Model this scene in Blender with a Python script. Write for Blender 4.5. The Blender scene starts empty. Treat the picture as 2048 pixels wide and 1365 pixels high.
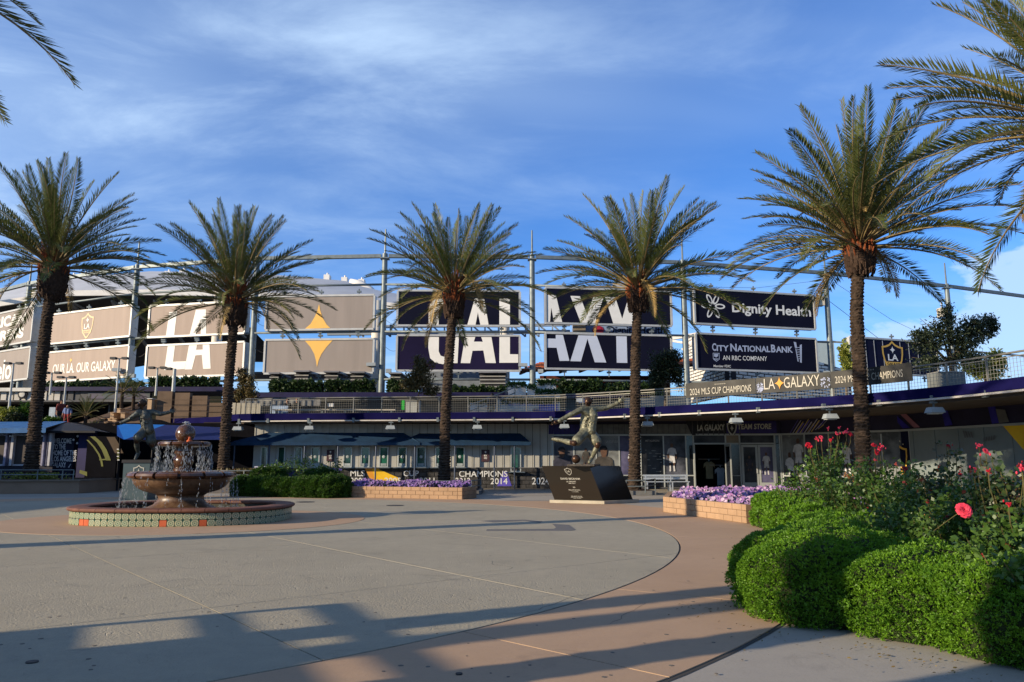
import bpy, math, random
import numpy as np
from mathutils import Vector, Matrix
R = math.radians
rng = np.random.default_rng(7); random.seed(7)
SC = bpy.context.scene; COL = SC.collection

# ------------------------------------------------------------------ camera, sky, sun, exposure
FPX = 1500.0; TILT = math.atan(238 / FPX); EYE = Vector((0, 0, 1.55))
cam = bpy.data.cameras.new("camera"); camo = bpy.data.objects.new("camera", cam); COL.objects.link(camo)
cam.sensor_width = 36; cam.lens = FPX / 2048 * 36; cam.clip_end = 3000; cam.clip_start = .05
camo.location = EYE; camo.rotation_euler = (math.pi / 2 + TILT, 0, 0); SC.camera = camo
SUN_EL, SUN_AZ = R(16.0), R(243.0)
sun_dir = Vector((math.sin(SUN_AZ) * math.cos(SUN_EL), math.cos(SUN_AZ) * math.cos(SUN_EL), math.sin(SUN_EL)))
W = bpy.data.worlds.new("World"); SC.world = W; W.use_nodes = True
def build_world():
    t = W.node_tree; n = t.nodes; L = t.links; n.clear()
    out = n.new('ShaderNodeOutputWorld'); bg = n.new('ShaderNodeBackground'); L.new(bg.outputs[0], out.inputs[0])
    sky = n.new('ShaderNodeTexSky'); sky.sky_type = 'NISHITA'; sky.sun_disc = False
    sky.sun_elevation = SUN_EL; sky.sun_rotation = SUN_AZ; sky.dust_density = .15; sky.ozone_density = 2.2; sky.air_density = 1.0
    tc = n.new('ShaderNodeTexCoord'); sep = n.new('ShaderNodeSeparateXYZ'); L.new(tc.outputs['Generated'], sep.inputs[0])
    def mth(op, a, b=None, cl=False):
        m = n.new('ShaderNodeMath'); m.operation = op; m.use_clamp = cl
        for i, v in enumerate((a, b)):
            if v is None: continue
            if isinstance(v, (int, float)): m.inputs[i].default_value = v
            else: L.new(v, m.inputs[i])
        return m.outputs[0]
    tint = n.new('ShaderNodeMix'); tint.data_type = 'RGBA'; tint.blend_type = 'MULTIPLY'; tint.inputs[0].default_value = 1
    L.new(sky.outputs[0], tint.inputs[6]); tint.inputs[7].default_value = (.58, 1.20, 2.15, 1)
    # cloud layer: project the view direction on a plane overhead
    zc = mth('MAXIMUM', sep.outputs[2], .03); px = mth('DIVIDE', sep.outputs[0], mth('ADD', zc, .12)); py = mth('DIVIDE', sep.outputs[1], mth('ADD', zc, .12))
    cmb = n.new('ShaderNodeCombineXYZ'); L.new(px, cmb.inputs[0]); L.new(py, cmb.inputs[1])
    mp = n.new('ShaderNodeMapping'); mp.inputs['Rotation'].default_value = (0, 0, R(-28)); mp.inputs['Scale'].default_value = (.6, 1.1, 1)
    L.new(cmb.outputs[0], mp.inputs[0])
    def noise(vec, sc, det, rough, dist):
        q = n.new('ShaderNodeTexNoise'); q.inputs['Scale'].default_value = sc; q.inputs['Detail'].default_value = det
        q.inputs['Roughness'].default_value = rough; q.inputs['Distortion'].default_value = dist; L.new(vec, q.inputs['Vector']); return q.outputs[0]
    def rmp(v, a, b):
        r = n.new('ShaderNodeMapRange'); r.interpolation_type = 'SMOOTHSTEP'; L.new(v, r.inputs[0]); r.inputs[1].default_value = a; r.inputs[2].default_value = b; return r.outputs[0]
    big = rmp(noise(mp.outputs[0], .7, 4, .5, .3), .34, .66)
    fine = rmp(noise(mp.outputs[0], 2.4, 10, .62, .45), .38, .78)
    # veil denser to the left (towards the sun side)
    side = rmp(sep.outputs[0], .75, -.45)
    veil = mth('MULTIPLY', mth('ADD', mth('ADD', mth('MULTIPLY', big, .40), .05), mth('MULTIPLY', fine, mth('ADD', mth('MULTIPLY', big, .50), .16))), mth('ADD', mth('MULTIPLY', side, .6), .42), True)
    # low cumulus bank on the right horizon
    mp2 = n.new('ShaderNodeMapping'); mp2.inputs['Scale'].default_value = (1, 1, 2.0); L.new(tc.outputs['Generated'], mp2.inputs[0])
    cum = noise(mp2.outputs[0], 5.5, 9, .55, .2)
    ht = mth('SUBTRACT', mth('ADD', mth('ADD', .105, mth('MULTIPLY', sep.outputs[0], .25)), mth('MULTIPLY', mth('SUBTRACT', cum, .5), .42)), sep.outputs[2])
    cm = mth('MULTIPLY', mth('MULTIPLY', rmp(ht, .0, .03), rmp(sep.outputs[0], .33, .44)), .72)
    cl = mth('MAXIMUM', veil, cm)
    mx = n.new('ShaderNodeMix'); mx.data_type = 'RGBA'; L.new(cl, mx.inputs[0]); L.new(tint.outputs[2], mx.inputs[6]); mx.inputs[7].default_value = (6.4, 8.6, 11.6, 1)
    L.new(mx.outputs[2], bg.inputs[0]); bg.inputs[1].default_value = .064
build_world()
sl = bpy.data.lights.new("sun", 'SUN'); sl.energy = 5.0; sl.angle = R(.45); sl.color = (1, .83, .60)
so = bpy.data.objects.new("sun", sl); COL.objects.link(so); so.rotation_euler = sun_dir.to_track_quat('Z', 'Y').to_euler()
vs = SC.view_settings; vs.view_transform = 'Standard'; vs.look = 'None'; vs.exposure = 0.62; vs.gamma = 1; vs.use_curve_mapping = False
SC.cycles.max_bounces = 6; SC.cycles.transparent_max_bounces = 8

# ------------------------------------------------------------------ projecting photo positions into the place
_c, _s = math.cos(TILT), math.sin(TILT)
def ray(x, y):
    u = (x - 1024) / FPX; v = (682.5 - y) / FPX
    return Vector((u, _c - v * _s, _s + v * _c))
def at(x, y, D):
    r = ray(x, y); return EYE + r * (D / r.y)
def atz(x, y, z):
    r = ray(x, y); return EYE + r * ((z - EYE.z) / r.z)
def G(x, y): return atz(x, y, 0)
def Z(x0, y0, s): return lambda x, y: (x0 + x * s, y0 + y * s)
z1 = Z(0, 480, .2539); z2 = Z(480, 480, .30273); z3 = Z(1040, 480, .30273); z4 = Z(1560, 480, .27838); z5 = Z(0, 740, .2418)
z6 = Z(400, 780, .32227); z7 = Z(1000, 760, .32227); z8 = Z(1560, 760, .26378); zs = Z(1060, 780, .17218); zw = Z(0, 760, .17575)
zm = Z(180, 760, .14648); zt = Z(740, 700, .18555); zd = Z(1330, 820, .15137); zk = Z(500, 870, .14648); zb = Z(1380, 560, .16121); zo = Z(1800, 560, .17589)
class Plane:
    """vertical wall plane through A and B (plan points)"""
    def __init__(s, A, B):
        s.A = Vector((A[0], A[1], 0)); s.B = Vector((B[0], B[1], 0)); s.d = (s.B - s.A).normalized()
        s.n = Vector((s.d.y, -s.d.x, 0))
        if s.n.dot(EYE - s.A) < 0: s.n = -s.n
        s.len = (s.B - s.A).length
    def hit(s, x, y, off=0):
        r = ray(x, y); k = (s.A + s.n * off - EYE).dot(s.n) / r.dot(s.n); return EYE + r * k
    def u(s, p): return (Vector(p) - s.A).dot(s.d)
    def pt(s, u, z, off=0):
        q = s.A + s.d * u + s.n * off; return Vector((q.x, q.y, z))

# ------------------------------------------------------------------ materials
MATS = {}
def _nt(name):
    m = bpy.data.materials.new(name); m.use_nodes = True; nt = m.node_tree
    return m, nt, nt.nodes['Principled BSDF'], nt.nodes['Material Output']
def _mixc(nt, fac, a, b):
    x = nt.nodes.new('ShaderNodeMix'); x.data_type = 'RGBA'
    nt.links.new(fac, x.inputs[0])
    for v, i in ((a, 6), (b, 7)):
        if isinstance(v, tuple): x.inputs[i].default_value = (*v[:3], 1)
        else: nt.links.new(v, x.inputs[i])
    return x.outputs[2]
def _noise(nt, sc, det=4, rough=.5, vec=None, dist=0):
    q = nt.nodes.new('ShaderNodeTexNoise'); q.inputs['Scale'].default_value = sc; q.inputs['Detail'].default_value = det
    q.inputs['Roughness'].default_value = rough; q.inputs['Distortion'].default_value = dist
    if vec is None:
        g = nt.nodes.new('ShaderNodeNewGeometry'); vec = g.outputs['Position']
    nt.links.new(vec, q.inputs['Vector']); return q.outputs[0]
def _ramp(nt, v, a, b):
    r = nt.nodes.new('ShaderNodeMapRange'); nt.links.new(v, r.inputs[0]); r.inputs[1].default_value = a; r.inputs[2].default_value = b; return r.outputs[0]
def M(name, col, rough=.7, var=.18, sc=2.0, bump=0, bsc=30, metal=0, col2=None, spec=.22, stretch=None, trans=0, lo=.3, hi=.7):
    if name in MATS: return MATS[name]
    m, nt, b, out = _nt(name); vec = None
    if stretch:
        g = nt.nodes.new('ShaderNodeNewGeometry'); mp = nt.nodes.new('ShaderNodeMapping'); mp.inputs['Scale'].default_value = stretch
        nt.links.new(g.outputs['Position'], mp.inputs[0]); vec = mp.outputs[0]
    f = _ramp(nt, _noise(nt, sc, 6, .6, vec), lo, hi)
    c2 = col2 or tuple(c * (1 + var) for c in col); c1 = col if col2 else tuple(c * (1 - var) for c in col)
    nt.links.new(_mixc(nt, f, c1, c2), b.inputs['Base Color'])
    b.inputs['Roughness'].default_value = rough; b.inputs['Metallic'].default_value = metal; b.inputs['Specular IOR Level'].default_value = spec
    if bump:
        bp = nt.nodes.new('ShaderNodeBump'); bp.inputs['Strength'].default_value = bump; bp.inputs['Distance'].default_value = .02
        nt.links.new(_noise(nt, bsc, 5, .6, vec), bp.inputs['Height']); nt.links.new(bp.outputs[0], b.inputs['Normal'])
    if trans:
        tr = nt.nodes.new('ShaderNodeBsdfTranslucent'); mx = nt.nodes.new('ShaderNodeMixShader'); mx.inputs[0].default_value = trans
        nt.links.new(b.inputs['Base Color'].links[0].from_socket, tr.inputs[0])
        nt.links.new(b.outputs[0], mx.inputs[1]); nt.links.new(tr.outputs[0], mx.inputs[2]); nt.links.new(mx.outputs[0], out.inputs[0])
    MATS[name] = m; return m
def foliage(name, c1, c2, c3=None, sc=9, fine=60, trans=.25, rough=.55, lo=.35, hi=.65, amt3=.62):
    if name in MATS: return MATS[name]
    m, nt, b, out = _nt(name)
    f1 = _ramp(nt, _noise(nt, sc, 3), lo, hi); f2 = _ramp(nt, _noise(nt, fine, 2), .3, .7)
    mid = tuple((a + q) / 2 for a, q in zip(c1, c2))
    x = _mixc(nt, f1, _mixc(nt, f2, c1, mid), _mixc(nt, f2, mid, c2))
    if c3: x = _mixc(nt, _ramp(nt, _noise(nt, sc * .8, 5, .7, dist=1), amt3, amt3 + .08), x, c3)
    nt.links.new(x, b.inputs['Base Color']); b.inputs['Roughness'].default_value = rough; b.inputs['Specular IOR Level'].default_value = .35
    tr = nt.nodes.new('ShaderNodeBsdfTranslucent'); nt.links.new(x, tr.inputs[0]); mx = nt.nodes.new('ShaderNodeMixShader'); mx.inputs[0].default_value = trans
    nt.links.new(b.outputs[0], mx.inputs[1]); nt.links.new(tr.outputs[0], mx.inputs[2]); nt.links.new(mx.outputs[0], out.inputs[0])
    MATS[name] = m; return m
def concrete(name, c1, c2, stain, bump=.35, stamp=True):
    m, nt, b, out = _nt(name)
    a = _ramp(nt, _noise(nt, .35, 6, .6), .3, .7); d = _ramp(nt, _noise(nt, 4, 8, .7), .25, .75)
    x = _mixc(nt, a, c1, c2); x = _mixc(nt, _mul(nt, d, .55), x, stain); w_ = _ramp(nt, _noise(nt, 1.3, 9, .75, dist=.8), .56, .70); x = _mixc(nt, _mul(nt, w_, .5), x, tuple(c * .68 for c in stain))
    f = _ramp(nt, _noise(nt, 90, 3, .6), .58, .72); x = _mixc(nt, _mul(nt, f, .35), x, tuple(c * .45 for c in c1))
    nt.links.new(x, b.inputs['Base Color']); b.inputs['Roughness'].default_value = .8; b.inputs['Specular IOR Level'].default_value = .15
    bp = nt.nodes.new('ShaderNodeBump'); bp.inputs['Strength'].default_value = bump; bp.inputs['Distance'].default_value = .015
    h = _noise(nt, 35, 7, .65)
    if stamp:
        v = nt.nodes.new('ShaderNodeTexVoronoi'); v.feature = 'DISTANCE_TO_EDGE'; v.inputs['Scale'].default_value = 5.5
        g = nt.nodes.new('ShaderNodeNewGeometry'); ad = nt.nodes.new('ShaderNodeMix'); ad.data_type = 'RGBA'; ad.inputs[0].default_value = .12
        nn = nt.nodes.new('ShaderNodeTexNoise'); nn.inputs['Scale'].default_value = 3; nt.links.new(g.outputs['Position'], nn.inputs['Vector'])
        nt.links.new(g.outputs['Position'], ad.inputs[6]); nt.links.new(nn.outputs[1], ad.inputs[7]); nt.links.new(ad.outputs[2], v.inputs['Vector'])
        e = _ramp(nt, v.outputs[0], 0, .035)
        br = _ramp(nt, _noise(nt, 5, 4), .36, .44)
        mm = nt.nodes.new('ShaderNodeMath'); mm.operation = 'MAXIMUM'; nt.links.new(e, mm.inputs[0]); nt.links.new(br, mm.inputs[1])
        h2 = _mul(nt, mm.outputs[0], .5); s = nt.nodes.new('ShaderNodeMath'); s.operation = 'ADD'; nt.links.new(h, s.inputs[0]); nt.links.new(h2, s.inputs[1]); h = s.outputs[0]
    nt.links.new(h, bp.inputs['Height']); nt.links.new(bp.outputs[0], b.inputs['Normal'])
    MATS[name] = m; return m
def _mul(nt, v, k):
    m = nt.nodes.new('ShaderNodeMath'); m.operation = 'MULTIPLY'; nt.links.new(v, m.inputs[0]); m.inputs[1].default_value = k; return m.outputs[0]

# ------------------------------------------------------------------ mesh building
ORG = {}
class MB:
    def __init__(s): s.v = []; s.f = []; s.m = []; s.mi = 0
    def add(s, vs, fs):
        o = len(s.v); s.v += [tuple(q) for q in vs]; s.f += [tuple(i + o for i in f) for f in fs]; s.m += [s.mi] * len(fs); return s
    def hexa(s, p): return s.add(p, [(0, 3, 2, 1), (4, 5, 6, 7), (0, 1, 5, 4), (1, 2, 6, 5), (2, 3, 7, 6), (3, 0, 4, 7)])
    def box(s, x0, x1, y0, y1, z0, z1):
        return s.hexa([(x0, y0, z0), (x1, y0, z0), (x1, y1, z0), (x0, y1, z0), (x0, y0, z1), (x1, y0, z1), (x1, y1, z1), (x0, y1, z1)])
    def bar(s, p0, p1, w, h, side=None):
        p0, p1 = Vector(p0), Vector(p1); d = (p1 - p0).normalized()
        if side is None: side = Vector((1, 0, 0)) if abs(d.z) > .92 else d.cross(Vector((0, 0, 1)))
        side = Vector(side).normalized(); up = side.cross(d).normalized(); a = side * w / 2; b = up * h / 2
        return s.hexa([p0 - a - b, p0 + a - b, p0 + a + b, p0 - a + b, p1 - a - b, p1 + a - b, p1 + a + b, p1 - a + b])
    def wall(s, A, B, z0, z1, t):
        """upright slab from plan point A to B, thickness t behind the line"""
        A, B = Vector((A[0], A[1], 0)), Vector((B[0], B[1], 0)); d = (B - A).normalized(); n = Vector((d.y, -d.x, 0))
        if n.dot(EYE - A) < 0: n = -n
        q = [A, B, B - n * t, A - n * t]
        return s.hexa([(v.x, v.y, z0) for v in q] + [(v.x, v.y, z1) for v in q])
    def prism(s, pts, z0, z1):
        n = len(pts)
        s.add([(p[0], p[1], z0) for p in pts] + [(p[0], p[1], z1) for p in pts], [tuple(reversed(range(n))), tuple(range(n, 2 * n))] + [(i, (i + 1) % n, n + (i + 1) % n, n + i) for i in range(n)]); return s
    def tube(s, pts, rad, n=8, cap=True):
        pts = [Vector(p) for p in pts]; k = len(pts); rad = rad if isinstance(rad, (list, tuple)) else [rad] * k; o = len(s.v); vs = []; prev = None
        for i, p in enumerate(pts):
            d = (pts[min(i + 1, k - 1)] - pts[max(i - 1, 0)]).normalized()
            if prev is None: a = d.orthogonal().normalized()
            else: a = (prev - d * prev.dot(d)); a = a.normalized() if a.length > 1e-6 else d.orthogonal().normalized()
            prev = a; b = d.cross(a)
            for j in range(n):
                t = 2 * math.pi * j / n; vs.append(p + (a * math.cos(t) + b * math.sin(t)) * rad[i])
        fs = [(i * n + j, i * n + (j + 1) % n, (i + 1) * n + (j + 1) % n, (i + 1) * n + j) for i in range(k - 1) for j in range(n)]
        if cap: fs += [tuple(reversed(range(n))), tuple((k - 1) * n + j for j in range(n))]
        return s.add(vs, fs)
    def lathe(s, prof, n=32, c=(0, 0, 0), a0=0, a1=2 * math.pi, caps=False, rx=1, ry=1):
        full = abs(a1 - a0 - 2 * math.pi) < 1e-6; m = n if full else n + 1; k = len(prof); vs = []
        for i in range(m):
            a = a0 + (a1 - a0) * i / n
            for r, z in prof: vs.append((c[0] + r * math.cos(a) * rx, c[1] + r * math.sin(a) * ry, c[2] + z))
        fs = []
        for i in range(n):
            j = (i + 1) % m
            for q in range(k - 1): fs.append((i * k + q, j * k + q, j * k + q + 1, i * k + q + 1))
        if caps and not full: fs += [tuple(reversed(range(k))), tuple(n * k + q for q in range(k))]
        return s.add(vs, fs)
    def ball(s, c, r, n=12, m=8, sz=(1, 1, 1)):
        vs = []; fs = []
        for i in range(m + 1):
            t = math.pi * i / m
            for j in range(n):
                a = 2 * math.pi * j / n; vs.append((c[0] + r * sz[0] * math.sin(t) * math.cos(a), c[1] + r * sz[1] * math.sin(t) * math.sin(a), c[2] + r * sz[2] * math.cos(t)))
        for i in range(m):
            for j in range(n): fs.append((i * n + j, (i + 1) * n + j, (i + 1) * n + (j + 1) % n, i * n + (j + 1) % n))
        return s.add(vs, fs)
    def poly(s, pts): return s.add(pts, [tuple(range(len(pts)))])
    def slab(s, pts, vec):
        pts = [Vector(p) for p in pts]; n = len(pts); vec = Vector(vec)
        return s.add(pts + [p + vec for p in pts], [tuple(range(n)), tuple(reversed(range(n, 2 * n)))] + [(i, n + i, n + (i + 1) % n, (i + 1) % n) for i in range(n)])
    def build(s, name, mat, parent=None, origin=None, smooth=False, **kw):
        return link_mesh(name, s.v, s.f, mat, parent, origin, smooth, s.m, **kw)
def link_mesh(name, v, f, mat, parent=None, origin=None, smooth=False, mi=None, **kw):
    me = bpy.data.meshes.new(name); v = np.asarray(v, dtype=float).reshape(-1, 3)
    if parent is not None: o = np.array(ORG[parent.name])
    elif origin is not None: o = np.array(origin)
    else: o = np.array([(v[:, 0].min() + v[:, 0].max()) / 2, (v[:, 1].min() + v[:, 1].max()) / 2, v[:, 2].min()]) if len(v) else np.zeros(3)
    v = v - o
    if isinstance(f, np.ndarray) and f.ndim == 2:
        k = f.shape[1]; nf = len(f); me.vertices.add(len(v)); me.vertices.foreach_set('co', v.astype(np.float32).ravel())
        me.loops.add(nf * k); me.loops.foreach_set('vertex_index', f.astype(np.int32).ravel()); me.polygons.add(nf)
        me.polygons.foreach_set('loop_start', np.arange(nf, dtype=np.int32) * k); me.polygons.foreach_set('loop_total', np.full(nf, k, dtype=np.int32)); me.update(calc_edges=True)
    else: me.from_pydata([tuple(q) for q in v], [], f)
    for m in (mat if isinstance(mat, (list, tuple)) else [mat]): me.materials.append(m)
    if mi is not None and any(mi): me.polygons.foreach_set('material_index', np.array(mi, dtype=np.int32))
    if smooth:
        me.polygons.foreach_set('use_smooth', np.ones(len(me.polygons), dtype=bool))
        if smooth is not True: me.set_sharp_from_angle(angle=R(smooth))
    ob = bpy.data.objects.new(name, me); COL.objects.link(ob)
    if parent is not None: ob.parent = parent; ORG[ob.name] = tuple(o)
    else: ob.location = o; ORG[ob.name] = tuple(o)
    for k, q in kw.items(): ob[k] = q
    return ob
def thing(name, label, cat, loc=(0, 0, 0), group=None):
    o = bpy.data.objects.new(name, None); COL.objects.link(o); o.location = loc; o.empty_display_size = .3
    o['label'] = label; o['category'] = cat; ORG[o.name] = tuple(loc)
    if group: o['group'] = group
    return o
def tag(o, label, cat, group=None):
    o['label'] = label; o['category'] = cat
    if group: o['group'] = group
    return o
def dup(root, loc, rz=None, label=None):
    r = root.copy(); COL.objects.link(r); r.location = loc
    if rz is not None: r.rotation_euler = (0, 0, rz)
    if label: r['label'] = label
    ORG[r.name] = tuple(loc)
    for ch in list(root.children):
        c = ch.copy(); COL.objects.link(c); c.parent = r
        for g in ch.children:
            d = g.copy(); COL.objects.link(d); d.parent = c
    return r
def inst(name, mesh, parent, mtx):
    """a piece sharing its mesh, placed by a world matrix below a parent"""
    ob = bpy.data.objects.new(name, mesh); COL.objects.link(ob); ob.parent = parent
    ob.matrix_local = Matrix.Translation(-Vector(ORG[parent.name])) @ mtx; return ob
def unit_box(name, x, y, z, mat, ch=.12):
    """box centred in x, y and z with lightly chamfered front edges"""
    m = MB(); a = min(x, z) * ch; t = y / 2
    o = [(-x / 2, -z / 2), (x / 2, -z / 2), (x / 2, z / 2), (-x / 2, z / 2)]; q = [(-x / 2 + a, -z / 2 + a), (x / 2 - a, -z / 2 + a), (x / 2 - a, z / 2 - a), (-x / 2 + a, z / 2 - a)]
    vs = [(p[0], t, p[1]) for p in o] + [(p[0], -t + a * .5, p[1]) for p in o] + [(p[0], -t, p[1]) for p in q]
    fs = [(0, 3, 2, 1)] + [(i, (i + 1) % 4, 4 + (i + 1) % 4, 4 + i) for i in range(4)] + [(4 + i, 4 + (i + 1) % 4, 8 + (i + 1) % 4, 8 + i) for i in range(4)] + [(8, 9, 10, 11)]
    me = bpy.data.meshes.new(name); me.from_pydata(vs, [], fs); me.materials.append(mat); return me
_TX = {}
def text_mesh(s, bold=0.0):
    k = (s, bold)
    if k in _TX: return _TX[k]
    cu = bpy.data.curves.new('lettering', 'FONT'); cu.body = s; cu.offset = bold; cu.resolution_u = 3
    ob = bpy.data.objects.new('lettering', cu); COL.objects.link(ob); dg = bpy.context.evaluated_depsgraph_get(); me = ob.evaluated_get(dg).to_mesh()
    v = np.array([q.co[:2] for q in me.vertices]); f = [tuple(p.vertices) for p in me.polygons]
    ob.evaluated_get(dg).to_mesh_clear(); bpy.data.objects.remove(ob); bpy.data.curves.remove(cu)
    v = (v - v.min(0)) / (v.max(0) - v.min(0)); _TX[k] = (v, f); return _TX[k]
def text_quad(mb, s, quad, bold=0.0, clip=None):
    """letters laid in a 3-D quad TL,TR,BR,BL"""
    v, f = text_mesh(s, bold); TL, TR, BR, BL = [Vector(q) for q in quad]
    mb.add([(BL.lerp(BR, x)).lerp(TL.lerp(TR, x), y) for x, y in v], f)
def ptext(mb, s, pl, quad, off, bold=0.0, rect=False):
    text_quad(mb, s, [pl.hit(q[0], q[1], off) for q in quad], bold)
def ppoly(mb, pl, pts, off): mb.poly([pl.hit(x, y, off) for x, y in pts])
def rect4(x0, y0, x1, y1, sl=0): return [(x0, y0), (x1, y0 + sl), (x1, y1 + sl), (x0, y1)]
# shield and star emblems in a 3-D frame: o = centre, e = unit right*width, u = up*height
SH = [(0, .5), (.14, .40), (.32, .34), (.5, .32), (.49, .1), (.43, -.12), (.30, -.3), (.12, -.44), (0, -.5)]
def shield_pts(k=1.0, dy=0):
    r = [(x * k, y * k + dy) for x, y in SH]; return r + [(-x, y) for x, y in reversed(r[1:-1])]
def star_pts(w, h, n=6, k=.13):
    out = []
    tips = [(0, h), (w, 0), (0, -h), (-w, 0)]
    for i in range(4):
        a, b = tips[i], tips[(i + 1) % 4]; c = ((a[0] + b[0]) * k, (a[1] + b[1]) * k)
        for j in range(n):
            t = j / n; out.append(((1 - t) ** 2 * a[0] + 2 * t * (1 - t) * c[0] + t * t * b[0], (1 - t) ** 2 * a[1] + 2 * t * (1 - t) * c[1] + t * t * b[1]))
    return out
def frame_poly(mb, o, e, u, n, pts, off): mb.poly([Vector(o) + Vector(e) * x + Vector(u) * y + Vector(n) * off for x, y in pts])
def ring_strip(mb, o, e, u, n, A, B, off):
    k = len(A); f = lambda p: Vector(o) + Vector(e) * p[0] + Vector(u) * p[1] + Vector(n) * off
    mb.add([f(p) for p in A] + [f(p) for p in B], [(i, (i + 1) % k, k + (i + 1) % k, k + i) for i in range(k)])
def shield(parent, o, e, u, n, gold, navy, white, off=.02, text='LA', star=True):
    a = MB(); frame_poly(a, o, e, u, n, shield_pts(.86), off); a.build('emblem_field', navy, parent)
    a = MB(); ring_strip(a, o, e, u, n, shield_pts(1), shield_pts(.86), off + .006)
    frame_poly(a, o, e, u, n, [(-.40, -.16), (.40, -.16), (.36, -.28), (-.36, -.28)], off + .012); a.build('emblem_border', gold, parent)
    a = MB(); f = lambda x, y, q=.018: Vector(o) + Vector(e) * x + Vector(u) * y + Vector(n) * (off + q)
    text_quad(a, text, [f(-.24, .08), f(.24, .08), f(.24, -.12), f(-.24, -.12)], .02)
    if star: frame_poly(a, o, e, u, n, [(x, y + .22) for x, y in star_pts(.13, .12)], off + .012)
    a.build('emblem_letters', white, parent)
    a = MB(); text_quad(a, 'GALAXY', [f(-.3, -.18, .02), f(.3, -.18, .02), f(.3, -.26, .02), f(-.3, -.26, .02)], .01); a.build('emblem_ribbon_lettering', navy, parent)
def smooth_curve(P, n=5):
    P = [Vector((*p, 0)) for p in P]; out = []
    for i in range(len(P) - 1):
        a, b, c, d = P[max(i - 1, 0)], P[i], P[i + 1], P[min(i + 2, len(P) - 1)]
        for j in range(n):
            t = j / n; out.append(.5 * ((2 * b) + (-a + c) * t + (2 * a - 5 * b + 4 * c - d) * t * t + (-a + 3 * b - 3 * c + d) * t ** 3))
    out.append(P[-1]); return out
# leaf clouds (diamond leaves)
def diamonds(P, U, V):
    n = len(P); v = np.empty((n, 4, 3)); v[:, 0] = P; v[:, 1] = P + V * .45 + U * .5; v[:, 2] = P + V; v[:, 3] = P + V * .45 - U * .5
    return v.reshape(-1, 3), np.arange(n * 4).reshape(n, 4)
def unit(a): return a / np.maximum(np.linalg.norm(a, axis=1, keepdims=True), 1e-9)
def leafcloud(P, N, size, width, jit=.6, curl=0):
    """leaves at P pointing roughly along N"""
    n = len(P); V = unit(N + rng.normal(0, jit, (n, 3))); U = unit(np.cross(V, rng.normal(0, 1, (n, 3))))
    s = size * rng.uniform(.6, 1.25, (n, 1)); return diamonds(P, U * s * width, V * s)
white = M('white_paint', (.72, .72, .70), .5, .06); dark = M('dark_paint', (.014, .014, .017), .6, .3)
black = M('black_void', (.005, .005, .007), .95, .3, spec=.05); steel = M('galvanised_steel', (.15, .175, .18), .5, .22, 3, metal=.35, bump=.1, bsc=12)
navy = M('navy_print', (.008, .010, .028), .9, .2, spec=.06); gold = M('gold_print', (.62, .36, .06), .5, .1); purple = M('purple_vinyl', (.026, .020, .12), .5, .25, 4)
silver = M('aluminium', (.55, .57, .58), .35, .08, metal=.6); wprint = M('white_print', (.74, .72, .66), .55, .05)
# ------------------------------------------------------------------ the ground
cg = concrete('grey_stamped_concrete', (.32, .28, .20), (.39, .34, .245), (.24, .225, .18), .8)
ct = concrete('tan_concrete', (.37, .245, .15), (.44, .30, .19), (.32, .22, .15), .12, False)
co = concrete('plain_grey_concrete', (.30, .27, .225), (.36, .325, .265), (.27, .245, .21), .12, False)
cd = concrete('dark_inlay_concrete', (.13, .125, .115), (.16, .15, .14), (.12, .12, .12), .3, False)
joint = M('joint_filler', (.05, .047, .042), .9)
m = MB(); m.poly([(-600, -300, -.006), (600, -300, -.006), (600, 1500, -.006), (-600, 1500, -.006)])
m.build('ground', co, origin=(0, 0, 0), kind='structure')
DC = Vector((-11.04, 16.89)); DR = 14.38
def clip(poly, a, n, d):
    out = []
    for i in range(len(poly)):
        p, q = poly[i], poly[(i + 1) % len(poly)]; dp, dq = (p - a).dot(n) - d, (q - a).dot(n) - d
        if dp >= 0: out.append(p)
        if dp * dq < 0: out.append(p + (q - p) * (dp / (dp - dq)))
    return out
def split(polys, a, b, gap=.014):
    a, b = Vector(a[:2]), Vector(b[:2]); t = (b - a).normalized(); n = Vector((-t.y, t.x)); out = []
    for p in polys:
        for s in (n, -n):
            c = clip(p, a, s, gap / 2)
            if len(c) > 2 and max((x - c[0]).length for x in c) > .3: out.append(c)
    return out
disc = [[DC + Vector((math.cos(2 * math.pi * i / 160), math.sin(2 * math.pi * i / 160))) * (DR - .02) for i in range(160)]]
for a, b in [((137, 1090), (636, 1318)), ((485, 1063), (1165, 1201)), ((903, 1066), (1340, 1117)), ((0, 1266), (1278, 1117)), ((60, 1130), (900, 1068))]:
    disc = split(disc, G(*a), G(*b))
paving = tag(MB().box(DC.x - .5, DC.x + .5, DC.y - .5, DC.y + .5, -.03, -.02).build('stamped_paving', joint, origin=(DC.x, DC.y, 0)), '', '')
del paving['label'], paving['category']; paving['kind'] = 'structure'; paving.name = 'pavement'; ORG['pavement'] = ORG['stamped_paving']
for p in disc:
    a = MB(); a.prism([(q.x, q.y) for q in p], -.004, .006); a.build('concrete_slab', cg, paving)
m = MB(); m.poly([(DC.x + math.cos(t * math.pi / 60) * 16.57, DC.y + math.sin(t * math.pi / 60) * 16.57, -.002) for t in range(120)]); m.build('slab_bedding', joint, paving)
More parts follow.
